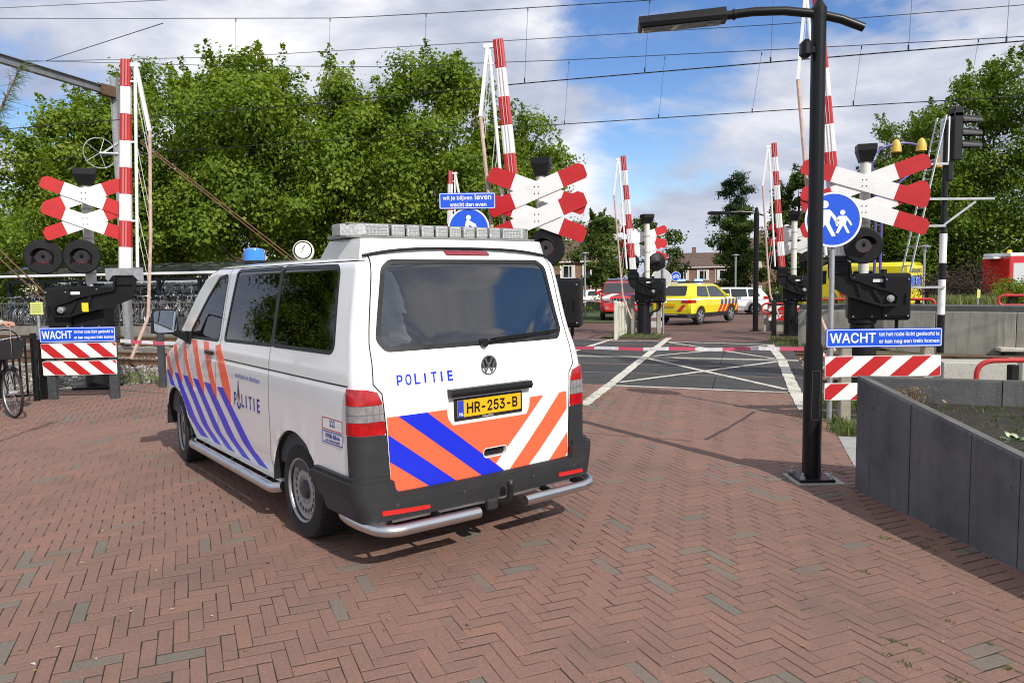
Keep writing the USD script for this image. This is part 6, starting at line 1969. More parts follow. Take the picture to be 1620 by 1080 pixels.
for z in (.30, .62):
    a, b = ground(992, 528), ground(1046, 527); mb = MB(); mb.bar(a + [0, -.08, z], b + [0, -.08, z], .012, .20) if False else mb.box((a + b) / 2 + np.array([0, -.08, z]), (np.linalg.norm(b - a), .015, .20)); mb.build('board_back', back_grey, wb)
q = ground(1049, 528); rs = thing('round_sign', 'grey back of a round traffic sign on a pole beside the yellow car', 'sign', (q[0], q[1], q[2]))
mb = MB(); mb.cyl((0, 0, 0), (0, 0, 2.1), .035, 12); mb.build('pole', galv, rs)
mb = MB(); mb.prism(disc(.32, 40), (-.05, .05, 1.76), (1, 0, 0), (0, 0, 1), .012); mb.build('disc', back_grey, rs)
mb = MB(); mb.prism(disc(.325, 40).difference(disc(.30, 40)), (-.05, .036, 1.76), (1, 0, 0), (0, 0, 1), .006); mb.build('rim', sign_white, rs)
q = ground(1069, 500); q = at(1069, 437, 40); bs = thing('round_sign', 'small round blue bicycle sign behind the yellow car roof', 'sign', (q[0], q[1], gz(38)))
mb = MB(); mb.cyl((0, 0, 0), (0, 0, q[2] - gz(38) + .3), .035, 10); mb.build('pole', galv, bs)
zz_ = q[2] - gz(38)
mb = MB(); mb.prism(disc(.25, 32), (0, -.05, zz_), (1, 0, 0), (0, 0, 1), .01); mb.build('disc', sign_blue, bs)
mb = MB(); mb.prism(shapely.union_all([disc(.075, 16, -.10, -.03).difference(disc(.05, 12, -.10, -.03)), disc(.075, 16, .10, -.03).difference(disc(.05, 12, .10, -.03)), shapely.LineString([(-.1, -.03), (-.03, .08), (.07, .08), (.1, -.03)]).buffer(.014), disc(.25, 32).difference(disc(.232, 32))]), (0, -.062, zz_), (1, 0, 0), (0, 0, 1), .006); mb.build('bicycle_symbol', sign_white, bs)
mb = MB(); mb.box((0, -.06, zz_ - .42), (.5, .012, .2)); mb.build('sub_plate', sign_white, bs)
q = ground(930, 487); cb = thing('concrete_bin', 'low round concrete bollard on the grass left of the red vehicle', 'bollard', q)
mb = MB(); mb.lathe([(0, 0), (.40, 0), (.40, .5), (.36, .55), (.2, .56), (0, .5)], n=24); mb.build('block', M('bin_concrete', (.45, .44, .41), .8), cb)
mb = MB(); mb.lathe([(.405, .35), (.41, .37), (.405, .39)], n=24); mb.build('band', galv, cb)

# ================================================================ signal mast right, purple lamp, small poles
q = ground(1487, 558)
sm = thing('signal_mast', 'tall black and white banded railway signal mast with leaning ladder', 'signal mast', (q[0], q[1], 0))
seg = [(0, .85, black_paint), (.85, 1.62, white_paint), (1.62, 1.98, black_paint), (1.98, 2.62, white_paint), (2.62, 5.05, black_paint)]
for a, b, mt in seg:
    mb = MB(); r_ = .075 if b < 4 else .06; mb.lathe([(0, a), (r_, a), (r_, b), (0, b)], n=18); mb.build('mast_length', mt, sm, smooth=40)
zf_ = lambda v: at(1490, v, q[1])[2]
mb = MB(); mb.box((.02, .1, (zf_(185) + zf_(258)) / 2), (.03, .34, zf_(185) - zf_(258)), bev=.004); mb.build('back_board', sign_white, sm)
mb = MB(); mb.box((.20, .0, (zf_(170) + zf_(255)) / 2), (.20, .22, zf_(172) - zf_(256)), bev=.02); mb.tm(manifold3d.Manifold.hull_points(np.array([[x, y, z] for x in (.10, .30) for y in (-.11, .11) for z in (zf_(185), zf_(180))] + [[.2, 0, zf_(163)]]))); hdp = mb.build('signal_head', black_paint, sm)
for v in (187, 208, 227):
    z = zf_(v); an = np.linspace(0, math.pi, 11)
    V = np.array([[.30 + L, .11 * math.cos(a) * (1 - .3 * (L > 0)), z + .17 * math.sin(a) * (1 - .3 * (L > 0)) - .09] for a in an for L in (0, .44)]); F = [[2 * i, 2 * i + 1, 2 * i + 3, 2 * i + 2] for i in range(10)]
    V = np.vstack([V, V * [1, .93, 1] - [0, 0, .006]]); F = F + [[x + 22 for x in f[::-1]] for f in F]
    obj('signal_hood', (V, np.array(F)), black_paint, hdp, smooth=50)
mb = MB(); mb.box((.06, 0, zf_(272)), (.14, .2, .42), bev=.03); mb.build('relay_box', black_paint, sm)
lad0, lad1 = at(1440, 430, q[1] - .4) - [q[0], q[1], 0], at(1497, 182, q[1]) - [q[0], q[1], 0]
mb = MB()
for s_ in (-.0,):
    mb.bar(lad0, lad1, .07, .012)
    mb.bar(lad0 + [0, .35, 0], lad1 + [0, .35, 0], .07, .012)
ld = mb.build('ladder', galv, sm)
mb = MB()
for k in np.linspace(.04, .96, 16):
    mb.cyl(lad0 + (lad1 - lad0) * k, lad0 + (lad1 - lad0) * k + [0, .35, 0], .012, 6)
mb.build('rungs', galv, ld)
mb = MB()
for v, u0, u1 in ((315, 1470, 1573), (358, 1440, 1495), (455, 1420, 1494), (260, 1472, 1500)):
    mb.bar(at(u0, v, q[1] - .08) - [q[0], q[1], 0], at(u1, v - 1, q[1] - .08) - [q[0], q[1], 0], .05, .05)
mb.bar(at(1543, 319, q[1] - .08) - [q[0], q[1], 0], at(1494, 355, q[1] - .08) - [q[0], q[1], 0], .04, .04)
mb.build('bracket', galv, sm)
q = ground(1544, 560); q = at(1544, 552, 18.2); ms_ = thing('marker_post', 'slim grey post with a small yellow plate before the ramp wall', 'post', (q[0], q[1], -.05))
mb = MB(); mb.cyl((0, 0, 0), (0, 0, 1.42), .022, 10); mb.build('post', galv, ms_)
MB().box((0, -.03, 1.30), (.075, .01, .20)).build('plate', M('notice_yellow'), ms_)

purple = M('purple_paint', (.10, .07, .30), .4)
q = at(1388, 440, 34.0); pl2 = thing('arched_lamp', 'purple lamp post with curved arms and yellow bell shaped shades', 'street lamp', (q[0], q[1], gz(33)))
lz = lambda u, v: at(u, v, 34.0) - [q[0], q[1], gz(33)]
mb = MB()
for x in (-.14, .12):
    mb.tube(np.array([[x, 0, 0], [x, 0, 3], lz(1386, 330) * [0, 1, 1] + [x, 0, 0]]), .06, 10)
mb.build('pole', purple, pl2)
for pth, ends in (([(1386, 340), (1382, 290), (1379, 250), (1392, 236), (1415, 227), (1440, 226), (1458, 232)], None), ([(1388, 330), (1386, 280), (1376, 252)], None), ([(1389, 340), (1420, 290), (1465, 258), (1487, 250)], None)):
    mb = MB(); mb.tube(arc_path([lz(*p_) for p_ in pth], .25, 3), .045, 8); mb.build('arm', purple, pl2, smooth=40)
for u, v in ((1418, 230), (1458, 228), (1486, 254)):
    mb = MB(); mb.lathe([(.22, -.30), (.20, -.02), (.13, .18), (.05, .26), (0, .27)], lz(u, v), n=18); mb.build('lamp_shade', M('shade_yellow', (.62, .42, .06), .4), pl2, smooth=40)


def small_lamp(label, u, vt, Y, wide=.5):
    q = at(u, vt, Y); g_ = gz(Y)
    t_ = thing('small_lamp', label, 'street lamp', (q[0], q[1], g_), 0, 'slim grey lamp posts with flat caps')
    mb = MB(); mb.cyl((0, 0, 0), (0, 0, q[2] - g_ - .1), .05, 10); mb.build('pole', galv, t_)
    mb = MB(); mb.lathe([(0, -.28), (.07, -.28), (.10, -.06), (wide * .5, -.04), (wide * .5, 0), (0, .05)], (0, 0, q[2] - g_), n=16); mb.build('lamp_head', galv, t_)


small_lamp('slim grey lamp post in front of the tree left of the red vehicle', 925, 400, 41)
small_lamp('slim grey lamp post behind the white police car', 1164, 403, 48)
small_lamp('slim grey lamp post beside the ambulance rear', 1463, 389, 33)


# ================================================================ cars
car_glass = glass('car_glass', (.10, .12, .13), 1.7)
alloy = M('alloy_wheel', (.55, .55, .56), .3, .8)


def wheels(parent, track, ys, R_, w_=.21, rim=alloy, spokes=5):
    for y in ys:
        for s_ in (-1, 1):
            c = np.array([s_ * track, y, R_])
            mb = MB(); mb.lathe([(R_ * .62, -w_ * .4), (R_ * .8, -w_ / 2), (R_ * .96, -w_ * .45), (R_, -w_ * .3), (R_, w_ * .3), (R_ * .96, w_ * .45), (R_ * .8, w_ / 2), (R_ * .62, w_ * .4), (R_ * .62, -w_ * .4)], c, (s_, 0, 0), 32)
            t_ = mb.build('wheel', rubber, parent, smooth=35)
            mb = MB(); fr = frame((s_, 0, 0)); cc = c + np.array([s_ * w_ * .48, 0, 0])
            mb.lathe([(R_ * .66, -.06), (R_ * .66, .0), (R_ * .60, .0), (R_ * .60, -.06)], cc, (s_, 0, 0), 28)
            for k in range(spokes):
                a = k * 2 * math.pi / spokes
                v_ = fr[:, 0] * math.cos(a) + fr[:, 1] * math.sin(a)
                mb.bar(cc - [s_ * .010, 0, 0], cc + v_ * R_ * .62 - [s_ * .012, 0, 0], .085, .03, up=(1, 0, 0))
            mb.lathe([(0, 0), (R_ * .2, 0), (R_ * .2, -.04), (0, -.04)], cc, (s_, 0, 0), 16)
            mb.build('rim', rim, t_, smooth=30)
            mb = MB(); mb.lathe([(0, -.07), (R_ * .6, -.07), (R_ * .6, -.09), (0, -.09)], cc, (s_, 0, 0), 20); mb.build('disc_brake', black_paint, t_)


def car(name, label, cat, loc, rz, side, front, plan, paint, axles, R_, track, wins, extra=None, group=None, clad=None):
    """side: (y, z) silhouette; front: (x, z) half silhouette; plan: (x, y) half silhouette; wins: side windows in (y, z)."""
    t_ = thing(name, label, cat, loc, rz, group)

    def solid(o):
        S_ = Polygon(side).buffer(-.09).buffer(.09 + o, quad_segs=6)
        Fp = Polygon(list(front) + [(-x, z) for x, z in front[::-1]]).buffer(-.06).buffer(.06 + o, quad_segs=6)
        Pp = Polygon(list(plan) + [(-x, y) for x, y in plan[::-1]]).buffer(-.12).buffer(.12 + o, quad_segs=6)
        a = side_prism(S_, -1.6, 1.6); b = rear_prism(Fp, -1.0, 9.0)
        z_ = to_man(Pp, 5.0).translate([0, 0, -1.0])
        return a ^ b ^ z_
    body_ = solid(0.0)
    for y in axles:
        body_ = body_ - cylx(y, R_, R_ + .06, -1.4, -track + .16) - cylx(y, R_, R_ + .06, track - .16, 1.4)
    bd = obj('body', body_, paint, t_, smooth=24)
    skin_ = solid(.006) - solid(.001)
    skin2 = solid(.010) - solid(.002)
    for w_ in wins:
        for sg in (-1, 1):
            obj('side_window', skin_ ^ (side_prism(w_, -1.6, -.3) if sg < 0 else side_prism(w_, .3, 1.6)), M('dark_glass', (.012, .014, .016), .03, coat=1.0), t_, smooth=24)
    wheels(t_, track, axles, R_)
    if clad:
        k_ = skin2 ^ boxm((-2, -1, -.2), (2, 9, clad))
        for y in axles:
            k_ = k_ - cylx(y, R_, R_ + .05, -1.4, 1.4)
        obj('cladding', k_, grey_plastic, t_, smooth=24)
    return t_, bd, skin_, skin2, solid


SP2 = lambda p, s_: side_prism(p, -1.6, -.3) if s_ < 0 else side_prism(p, .3, 1.6)
dglass = M('dark_glass', (.012, .014, .016), .03, coat=1.0)
yellow = M('emergency_yellow', (.72, .62, .008), .3, coat=.8)
lred, lblue = M('livery_red', (.55, .02, .03), .35, coat=.4), M('livery_navy', (.02, .03, .28), .35, coat=.4)
blue_light = M('blue_flash', (.02, .06, .6), .1, coat=1.0, emit=(.15, .25, 1.0), estr=4.0)


def place_car(u, v, Y, az):
    """Ground point of the car's nearest rear or front wheel and its heading."""
    p = at(u, v, Y)
    return np.array([p[0], p[1], gz(p @ D)]), -az


# yellow rapid-response car: seen from behind and its right side
fwd_az = math.radians(42)
p = ground(1108, 513.5)
yf = np.array([math.sin(fwd_az), math.cos(fwd_az), 0]); yr = np.array([math.cos(fwd_az), -math.sin(fwd_az), 0])
loc = p - yf * .82 - yr * .90; loc[2] = gz(loc @ D)
SUV_S = [(0.02, .30), (0.0, .62), (.03, 1.0), (.12, 1.12), (.42, 1.56), (.62, 1.64), (1.4, 1.67), (2.3, 1.63), (2.65, 1.55), (3.35, 1.10), (3.5, 1.06), (4.25, .94), (4.45, .80), (4.50, .5), (4.42, .28)]
SUV_F = [(0, .22), (.84, .22), (.90, .45), (.925, .75), (.91, .98), (.86, 1.08), (.69, 1.58), (.58, 1.67), (0, 1.69)]
SUV_P = [(0, -.02), (.72, -.02), (.88, .12), (.93, .6), (.93, 3.6), (.88, 4.2), (.62, 4.5), (0, 4.54)]
W1 = rounded([(.62, 1.14), (1.62, 1.10), (1.64, 1.53), (.88, 1.54)], .05); W2 = rounded([(1.70, 1.10), (3.10, 1.08), (2.55, 1.47), (2.2, 1.53), (1.70, 1.53)], .05)
yc_, ybody, ysk, ysk2, _ = car('ambulance_car', 'yellow rapid response car with slanting red and blue stripes on the far side', 'car', loc, -fwd_az, SUV_S, SUV_F, SUV_P, yellow, (.86, 3.54), .35, .80, (W1, W2), clad=.46)
obj('rear_window', ysk ^ rear_prism(rounded([(-.62, 1.16), (.62, 1.16), (.55, 1.56), (-.55, 1.56)], .06), -.5, .8), dglass, yc_)
for s_ in (-1, 1):
    obj('tail_lamp', ysk2 ^ rear_prism(rounded([(s_ * .50, .88), (s_ * .95, .88), (s_ * .95, 1.0), (s_ * .50, .99)], .02), -.5, .45), red_glass, yc_)
    obj('waist_band', ysk ^ SP2(Polygon([(.2, 1.0), (3.7, .965), (3.7, 1.02), (.2, 1.06)]), s_), sign_white, ybody)
    for k in range(6):
        y0 = 2.30 + .34 * k
        a = Polygon([(y0, .46), (y0 + .21, .46), (y0 + .43, .76), (y0 + .22, .76)]); b = Polygon([(y0 + .22, .76), (y0 + .43, .76), (y0 + .46, .965), (y0 + .30, .965)])
        keep = disc(.42, 30, 3.54, .35)
        obj('stripe', ysk2 ^ SP2(a.difference(keep), s_), lred, ybody); obj('stripe', ysk2 ^ SP2(b.difference(keep), s_), lblue, ybody)
for x0 in (-.75, .30):
    obj('stripe', ysk2 ^ rear_prism(Polygon([(x0, .55), (x0 + .18, .55), (x0 + .42, .82), (x0 + .24, .82)]), -.5, .4), lred, ybody)
obj('rear_band', ysk2 ^ rear_prism(shapely.box(-.8, .99, .8, 1.05), -.5, .4), sign_white, ybody)
MB().box((0, -.03, .80), (.52, .02, .11)).build('licence_plate', M('plate_yellow'), yc_)
mb = MB(); mb.box((0, 1.6, 1.70), (1.05, .26, .06), bev=.02); lbr = mb.build('light_bar', dark_steel, yc_)
mb = MB(); mb.box((.40, 1.6, 1.77), (.30, .24, .10), bev=.03); mb.build('blue_light', blue_light, lbr)
mb = MB(); mb.box((-.40, 1.6, 1.77), (.30, .24, .10), bev=.03); mb.build('blue_light', blue_light, lbr)
mb = MB(); mb.bar((-.35, -.03, .42), (.35, -.03, .42), .03, .05); mb.build('bumper_trim', chrome, yc_)
for s_ in (-1, 1):
    MB().box((s_ * 1.0, 2.95, 1.13), (.18, .12, .13), bev=.03).build('mirror', yellow, yc_)
mb = MB(); 
# red fire service car, seen from the front
c_ = at(983, 503, 35.0); fz_ = math.radians(180 + 6)
LC_S = [(0.02, .45), (0, .8), (.03, 1.15), (.12, 1.72), (.3, 1.84), (2.6, 1.86), (2.9, 1.80), (3.5, 1.26), (4.55, 1.14), (4.72, 1.0), (4.76, .5), (4.6, .35), (.2, .35)]
LC_F = [(0, .32), (.88, .32), (.96, .6), (.965, .95), (.92, 1.15), (.90, 1.22), (.72, 1.75), (.62, 1.85), (0, 1.88)]
LC_P = [(0, -.02), (.8, -.02), (.93, .12), (.97, .8), (.97, 3.9), (.93, 4.5), (.78, 4.76), (0, 4.82)]
W1r = rounded([(.3, 1.22), (1.6, 1.22), (1.62, 1.72), (.36, 1.70)], .05); W2r = rounded([(1.7, 1.22), (3.3, 1.24), (2.85, 1.66), (2.6, 1.72), (1.7, 1.72)], .05)
fred = M('fire_red', (.52, .012, .014), .25, coat=.9)
rf = np.array([math.sin(fz_), math.cos(fz_), 0])
loc = np.array([c_[0], c_[1], 0]) - rf * 4.7; loc[2] = gz(36)
rc, rbody, rsk, rsk2, _ = car('fire_service_car', 'red fire service off-road car facing the crossing beyond the barrier', 'car', loc, -fz_, LC_S, LC_F, LC_P, fred, (.95, 3.75), .39, .83, (W1r, W2r), clad=.45)
obj('windscreen', rsk ^ rear_prism(rounded([(-.78, 1.28), (.78, 1.28), (.66, 1.76), (-.66, 1.76)], .06), 2.7, 3.7), dglass, rc)
fp = lambda poly: rear_prism(poly, 3.6, 5.0)
obj('grille', rsk2 ^ fp(rounded([(-.46, .86), (.46, .86), (.42, 1.06), (-.42, 1.06)], .03)), black_paint, rc)
for k in range(6):
    x = -.36 + .144 * k; MB().box((x, 4.80, .96), (.045, .03, .20), bev=.008).build('grille_bar', chrome, rc)
for s_ in (-1, 1):
    obj('headlight', rsk2 ^ fp(rounded([(s_ * .50, .86), (s_ * .86, .88), (s_ * .84, 1.06), (s_ * .52, 1.06)], .03)), lamp_clear, rc)
    mb = MB(); mb.lathe([(0, .02), (.09, .015), (.09, -.03), (0, -.03)], (s_ * .66, 4.76, .62), (0, 1, 0), 18); mb.build('fog_lamp', lamp_clear, rc)
    MB().box((s_ * 1.05, 3.15, 1.30), (.22, .12, .18), bev=.03).build('mirror', fred, rc)
    obj('bonnet_stripe', (rsk2 ^ to_man(Polygon([(s_ * .08, 3.6), (s_ * .40, 3.6), (s_ * .92, 4.7), (s_ * .55, 4.7)]), 1.3).translate([0, 0, .95])), sign_white if s_ > 0 else lblue, rbody)
MB().box((0, 4.80, .72), (.54, .03, .12)).build('licence_plate', M('plate_yellow'), rc)
mb = MB(); mb.box((0, 2.3, 1.93), (1.2, .3, .10), bev=.03); mb.build('light_bar', M('bar_blue_grey', (.12, .16, .25), .3), rc)
mb = MB(); mb.box((0, 4.80, .52), (1.5, .08, .14), bev=.03); mb.build('bumper_guard', fred, rc)

# white police estate seen side on, small white hatchback
WG_S = [(0.02, .30), (0, .7), (.10, 1.0), (.42, 1.40), (.62, 1.50), (2.4, 1.54), (2.75, 1.46), (3.45, 1.05), (4.3, .92), (4.5, .75), (4.52, .4), (4.4, .25), (.15, .25)]
WG_F = [(0, .2), (.82, .2), (.89, .45), (.90, .8), (.88, .98), (.68, 1.42), (.58, 1.53), (0, 1.56)]
WG_P = [(0, -.02), (.7, -.02), (.86, .14), (.90, .6), (.90, 3.6), (.84, 4.2), (.60, 4.5), (0, 4.56)]
W1w = rounded([(.50, 1.02), (1.15, 1.0), (1.17, 1.42), (.72, 1.40)], .04); W2w = rounded([(1.22, 1.0), (2.08, .99), (2.08, 1.44), (1.24, 1.43)], .04); W3w = rounded([(2.15, .99), (3.2, 1.0), (2.72, 1.38), (2.5, 1.43), (2.15, 1.44)], .04)
q = at(1212, 497, 43); wa = math.radians(-84)
wf = np.array([math.sin(wa), math.cos(wa), 0]); loc = np.array([q[0], q[1], 0]); loc[2] = gz(loc @ D)
wc_, wbody, wsk, wsk2, _ = car('police_estate', 'white police estate car standing side on behind the yellow car', 'car', loc, -wa, WG_S, WG_F, WG_P, van_white, (.80, 3.45), .32, .77, (W1w, W2w, W3w))
for s_ in (-1, 1):
    obj('waist_line', wsk2 ^ SP2(shapely.box(.3, .80, 2.6, .815), s_), lblue, wbody)
    obj('tail_lamp', wsk2 ^ rear_prism(rounded([(s_ * .55, .85), (s_ * .95, .85), (s_ * .95, 1.02), (s_ * .60, 1.02)], .02), -.4, .35), red_glass, wc_)
    for k in range(3):
        obj('stripe', wsk2 ^ SP2(Polygon([(2.7 + .3 * k, .95), (2.85 + .3 * k, .95), (2.6 + .3 * k, .4), (2.45 + .3 * k, .4)]).difference(disc(.40, 24, 3.45, .32)), s_), fluo_orange if k % 2 else livery_blue, wbody)
mb = MB(); lettering('POLITIE', (-.905, 2.3, .88), (0, -1, 0), (0, 0, 1), .10, .004, True, width=.75, mb=mb); mb.build('lettering', lblue, wbody)
q = at(918, 468, 62); ha = math.radians(78)
HB_S = [(0.02, .28), (0, .65), (.06, .98), (.30, 1.38), (.5, 1.46), (1.9, 1.48), (2.3, 1.40), (3.0, .98), (3.7, .84), (3.95, .65), (3.95, .3), (3.8, .22), (.15, .22)]
W1h = rounded([(.30, 1.0), (1.2, .98), (1.22, 1.38), (.48, 1.36)], .04); W2h = rounded([(1.3, .98), (2.75, .98), (2.25, 1.34), (2.0, 1.40), (1.3, 1.40)], .04)
HB_P = [(x, y * .88) for x, y in WG_P]
loc = np.array([q[0], q[1], gz(60)])
hc, hbody, hsk, hsk2, _ = car('parked_hatchback', 'small white hatchback parked behind the hedge left of the red vehicle', 'car', loc, -ha, HB_S, WG_F, HB_P, van_white, (.65, 3.1), .31, .76, (W1h, W2h))
obj('rear_window', hsk ^ rear_prism(rounded([(-.55, 1.02), (.55, 1.02), (.48, 1.38), (-.48, 1.38)], .05), -.5, .7), dglass, hc)

# ambulance: side and rear
q = at(1447, 478, 40.0); aa = math.radians(-40)
AM_S = [(0.0, .45), (0.0, 1.2), (.02, 2.45), (.12, 2.62), (4.2, 2.66), (4.6, 2.5), (5.35, 1.55), (6.1, 1.25), (6.25, 1.0), (6.25, .5), (6.1, .35), (.2, .35)]
AM_F = [(0, .32), (.98, .32), (1.02, .8), (1.02, 1.5), (.95, 2.4), (.86, 2.62), (0, 2.68)]
AM_P = [(0, -.02), (.9, -.02), (1.01, .08), (1.02, .8), (1.02, 5.2), (.96, 5.9), (.7, 6.26), (0, 6.32)]
loc = np.array([q[0], q[1], gz(38)])
ac, abody, ask, ask2, _ = car('ambulance', 'yellow ambulance parked on the terrace behind the right barrier', 'ambulance', loc, -aa, AM_S, AM_F, AM_P, yellow, (1.2, 5.0), .36, .88, (rounded([(4.35, 1.50), (5.1, 1.45), (4.6, 2.25), (4.35, 2.25)], .05), rounded([(2.9, 1.5), (3.9, 1.5), (3.9, 2.05), (2.9, 2.05)], .05)))
obj('rear_window', ask ^ rear_prism(rounded([(-.86, 1.35), (.86, 1.35), (.84, 1.92), (-.84, 1.92)], .05), -.5, .4), dglass, ac)
star = shapely.union_all([shapely.affinity.rotate(shapely.box(-.07, -.26, .07, .26), a, origin=(0, 0)) for a in (0, 60, 120)])
for k, (x, mt) in enumerate(((.30, lblue), (-.45, lblue))):
    mb = MB(); mb.prism(star.buffer(.02), (x, -.02, 1.62), (1, 0, 0), (0, 0, 1), .012); st_ = mb.build('star_outline', sign_white, ac)
    mb = MB(); mb.prism(star, (x, -.034, 1.62), (1, 0, 0), (0, 0, 1), .01); mb.build('star', M('star_blue', (.03, .12, .60), .4), st_)
mb = MB(); lettering('AMBULANCE', (-.75, -.02, 2.08), (1, 0, 0), (0, 0, 1), .20, .01, True, width=1.5, mb=mb); mb.build('lettering', M('print_dark', (.12, .14, .08), .5), abody)
for s_ in (-1, 1):
    for k in range(5):
        obj('stripe', ask2 ^ SP2(Polygon([(1.6 + .5 * k, .6), (1.85 + .5 * k, .6), (2.15 + .5 * k, 1.15), (1.9 + .5 * k, 1.15)]), s_), lred if k % 2 else lblue, abody)
    obj('tail_lamp', ask2 ^ rear_prism(rounded([(s_ * .85, .9), (s_ * 1.1, .9), (s_ * 1.1, 1.3), (s_ * .88, 1.3)], .02), -.4, .2), red_glass, ac)
mb = MB(); mb.box((0, 4.0, 2.72), (1.5, .35, .16), bev=.04); mb.build('light_bar', blue_light if False else M('bar_blue_grey'), ac)
# fire engine
q = at(1572, 492, 46.0); ea = math.radians(86)
ef = np.array([math.sin(ea), math.cos(ea), 0])
fe = thing('fire_engine', 'red fire engine with white roller shutters cut by the right edge', 'fire engine', (q[0], q[1], .02), -ea)
mb = MB(); mb.box((0, 2.5, 1.55), (2.4, 5.0, 2.1), bev=.05); mb.box((0, 6.2, 1.5), (2.4, 2.2, 2.3), bev=.15); mb.box((0, 3.5, .55), (2.3, 7.2, .35)); fb = mb.build('body', fred, fe)
mb = MB(); mb.box((0, 2.5, 2.72), (2.36, 4.9, .22), bev=.04); mb.build('roof_box', white_paint, fe)
shut = M('shutter_silver', (.62, .63, .65), .4, .3)
for s_ in (-1, 1):
    for k in range(3):
        mb = MB(); mb.box((s_ * 1.205, .95 + 1.55 * k, 1.45), (.02, 1.42, 1.55)); sp_ = mb.build('roller_shutter', shut, fe)
        mb = MB()
        for z in np.arange(.75, 2.2, .09):
            mb.box((s_ * 1.217, .95 + 1.55 * k, z), (.008, 1.40, .02))
        mb.build('shutter_slats', shut, sp_)
wheels(fe, 1.05, (1.3, 5.6), .50, .30)
MB().box((1.205, 6.3, 1.95), (.02, 1.2, .7)).build('side_window', dglass, fe); MB().box((-1.205, 6.3, 1.95), (.02, 1.2, .7)).build('side_window', dglass, fe)
mb = MB(); mb.lathe([(0, 0), (.12, 0), (.12, .16), (.0, .2)], (.9, .2, 2.82), n=14); mb.build('amber_light', M('amber_flash', (.8, .25, .02), .2, coat=1, emit=(1, .3, .05), estr=2.0), fe)
mb = MB(); mb.box((0, -.25, 2.55), (1.0, .5, .12), bev=.03); mb.build('rear_rack', white_paint, fe)
# blue scooter and person bits left of the red car
q = ground(914, 503); bl_ = thing('blue_motorbike', 'blue motorbike half hidden behind the barrier box right of the van', 'motorbike', q, math.radians(100))
for x in (-.6, .6):
    torus((x, 0, .32), .26, .06, 24, 8).build('wheel', rubber, bl_, smooth=True)
mb = MB(); mb.tm(manifold3d.Manifold.hull_points(np.array([[x, y, z] for x, z in ((-.5, .6), (-.55, .85), (.1, .9), (.5, .95), (.55, .5), (.0, .35)) for y in (-.16, .16)]))); mb.build('fairing', M('bike_blue_paint', (.02, .05, .35), .3, coat=.8), bl_, smooth=30)
mb = MB(); mb.box((-.25, 0, .92), (.6, .26, .08), bev=.03); mb.build('seat', black_paint, bl_); mb = MB(); mb.tube(np.array([[.42, -.3, 1.05], [.5, 0, 1.0], [.42, .3, 1.05]]), .02, 8); mb.build('handlebar', black_paint, bl_)
mb = MB(); mb.box((-.7, 0, .95), (.3, .5, .3), bev=.04); mb.build('pannier', white_paint, bl_)
# ================================================================ trees and shrubs
LEAF_LIGHT = [(0, (.058, .100, .010)), (.35, (.130, .205, .018)), (.7, (.195, .275, .027)), (.9, (.250, .315, .040)), (1.0, (.31, .31, .055))]
LEAF_DARK = [(0, (.026, .050, .010)), (.4, (.062, .105, .016)), (.8, (.110, .160, .026)), (1.0, (.17, .20, .035))]
LEAF_PALE = [(0, (.030, .055, .014)), (.4, (.070, .115, .025)), (.8, (.125, .17, .045)), (1.0, (.19, .22, .07))]
LEAF_BROWN = [(0, (.022, .016, .012)), (.4, (.055, .038, .026)), (.75, (.085, .060, .036)), (1.0, (.14, .13, .05))]
LEAF_REED = [(0, (.10, .07, .025)), (.6, (.24, .18, .07)), (1.0, (.33, .28, .13))]


def leaf_mat(name, ramp, tr=.40):
    return M(name, (.08, .12, .03), .55, tone=ramp, transl=tr, spec=.3)


bark = M('bark', (.055, .042, .030), .95, var=.4, vscale=9, bump=.7, bscale=30)
bark_pale = M('bark_pale', (.20, .17, .12), .9, var=.3, vscale=12, bump=.4)


def leaves(rng, C, R_, n, size, out=None, flat=.5):
    """n leaves round every clump centre C with spread R_; returns mesh and tones."""
    m = len(C) * n
    c = np.repeat(C, n, 0) + np.clip(rng.normal(0, 1, (m, 3)), -1.7, 1.7) * np.repeat(np.broadcast_to(R_, len(C)), n)[:, None] * [1, 1, .75]
    nrm_ = rng.normal(0, 1, (m, 3)); nrm_[:, 2] = np.abs(nrm_[:, 2]) + flat
    if out is not None:                                         # leaves turn outwards from their limb
        o_ = c - np.repeat(out, n, 0); o_ /= np.linalg.norm(o_, axis=1, keepdims=True) + 1e-9
        nrm_ = rng.normal(0, .55, (m, 3)) + o_ + [0, 0, .35]
    nrm_ /= np.linalg.norm(nrm_, axis=1, keepdims=True)
    a = rng.normal(0, 1, (m, 3)); x = np.cross(nrm_, a); x /= np.linalg.norm(x, axis=1, keepdims=True); y = np.cross(nrm_, x)
    L = (size * rng.uniform(.6, 1.35, m))[:, None]
    V = np.stack([c - x * L * .5, c - y * L * .36 + nrm_ * L * .10, c + x * L * .55, c + y * L * .36 + nrm_ * L * .10], 1)
    F = np.array([[0, 1, 2], [0, 2, 3]])[None] + (np.arange(m) * 4)[:, None, None]
    base = np.repeat(rng.normal(0, .18, len(C)), n)
    tn = np.clip(.46 + base + rng.normal(0, .15, m), 0, 1)
    return (V.reshape(-1, 3), F.reshape(-1, 3)), np.repeat(tn, 4)


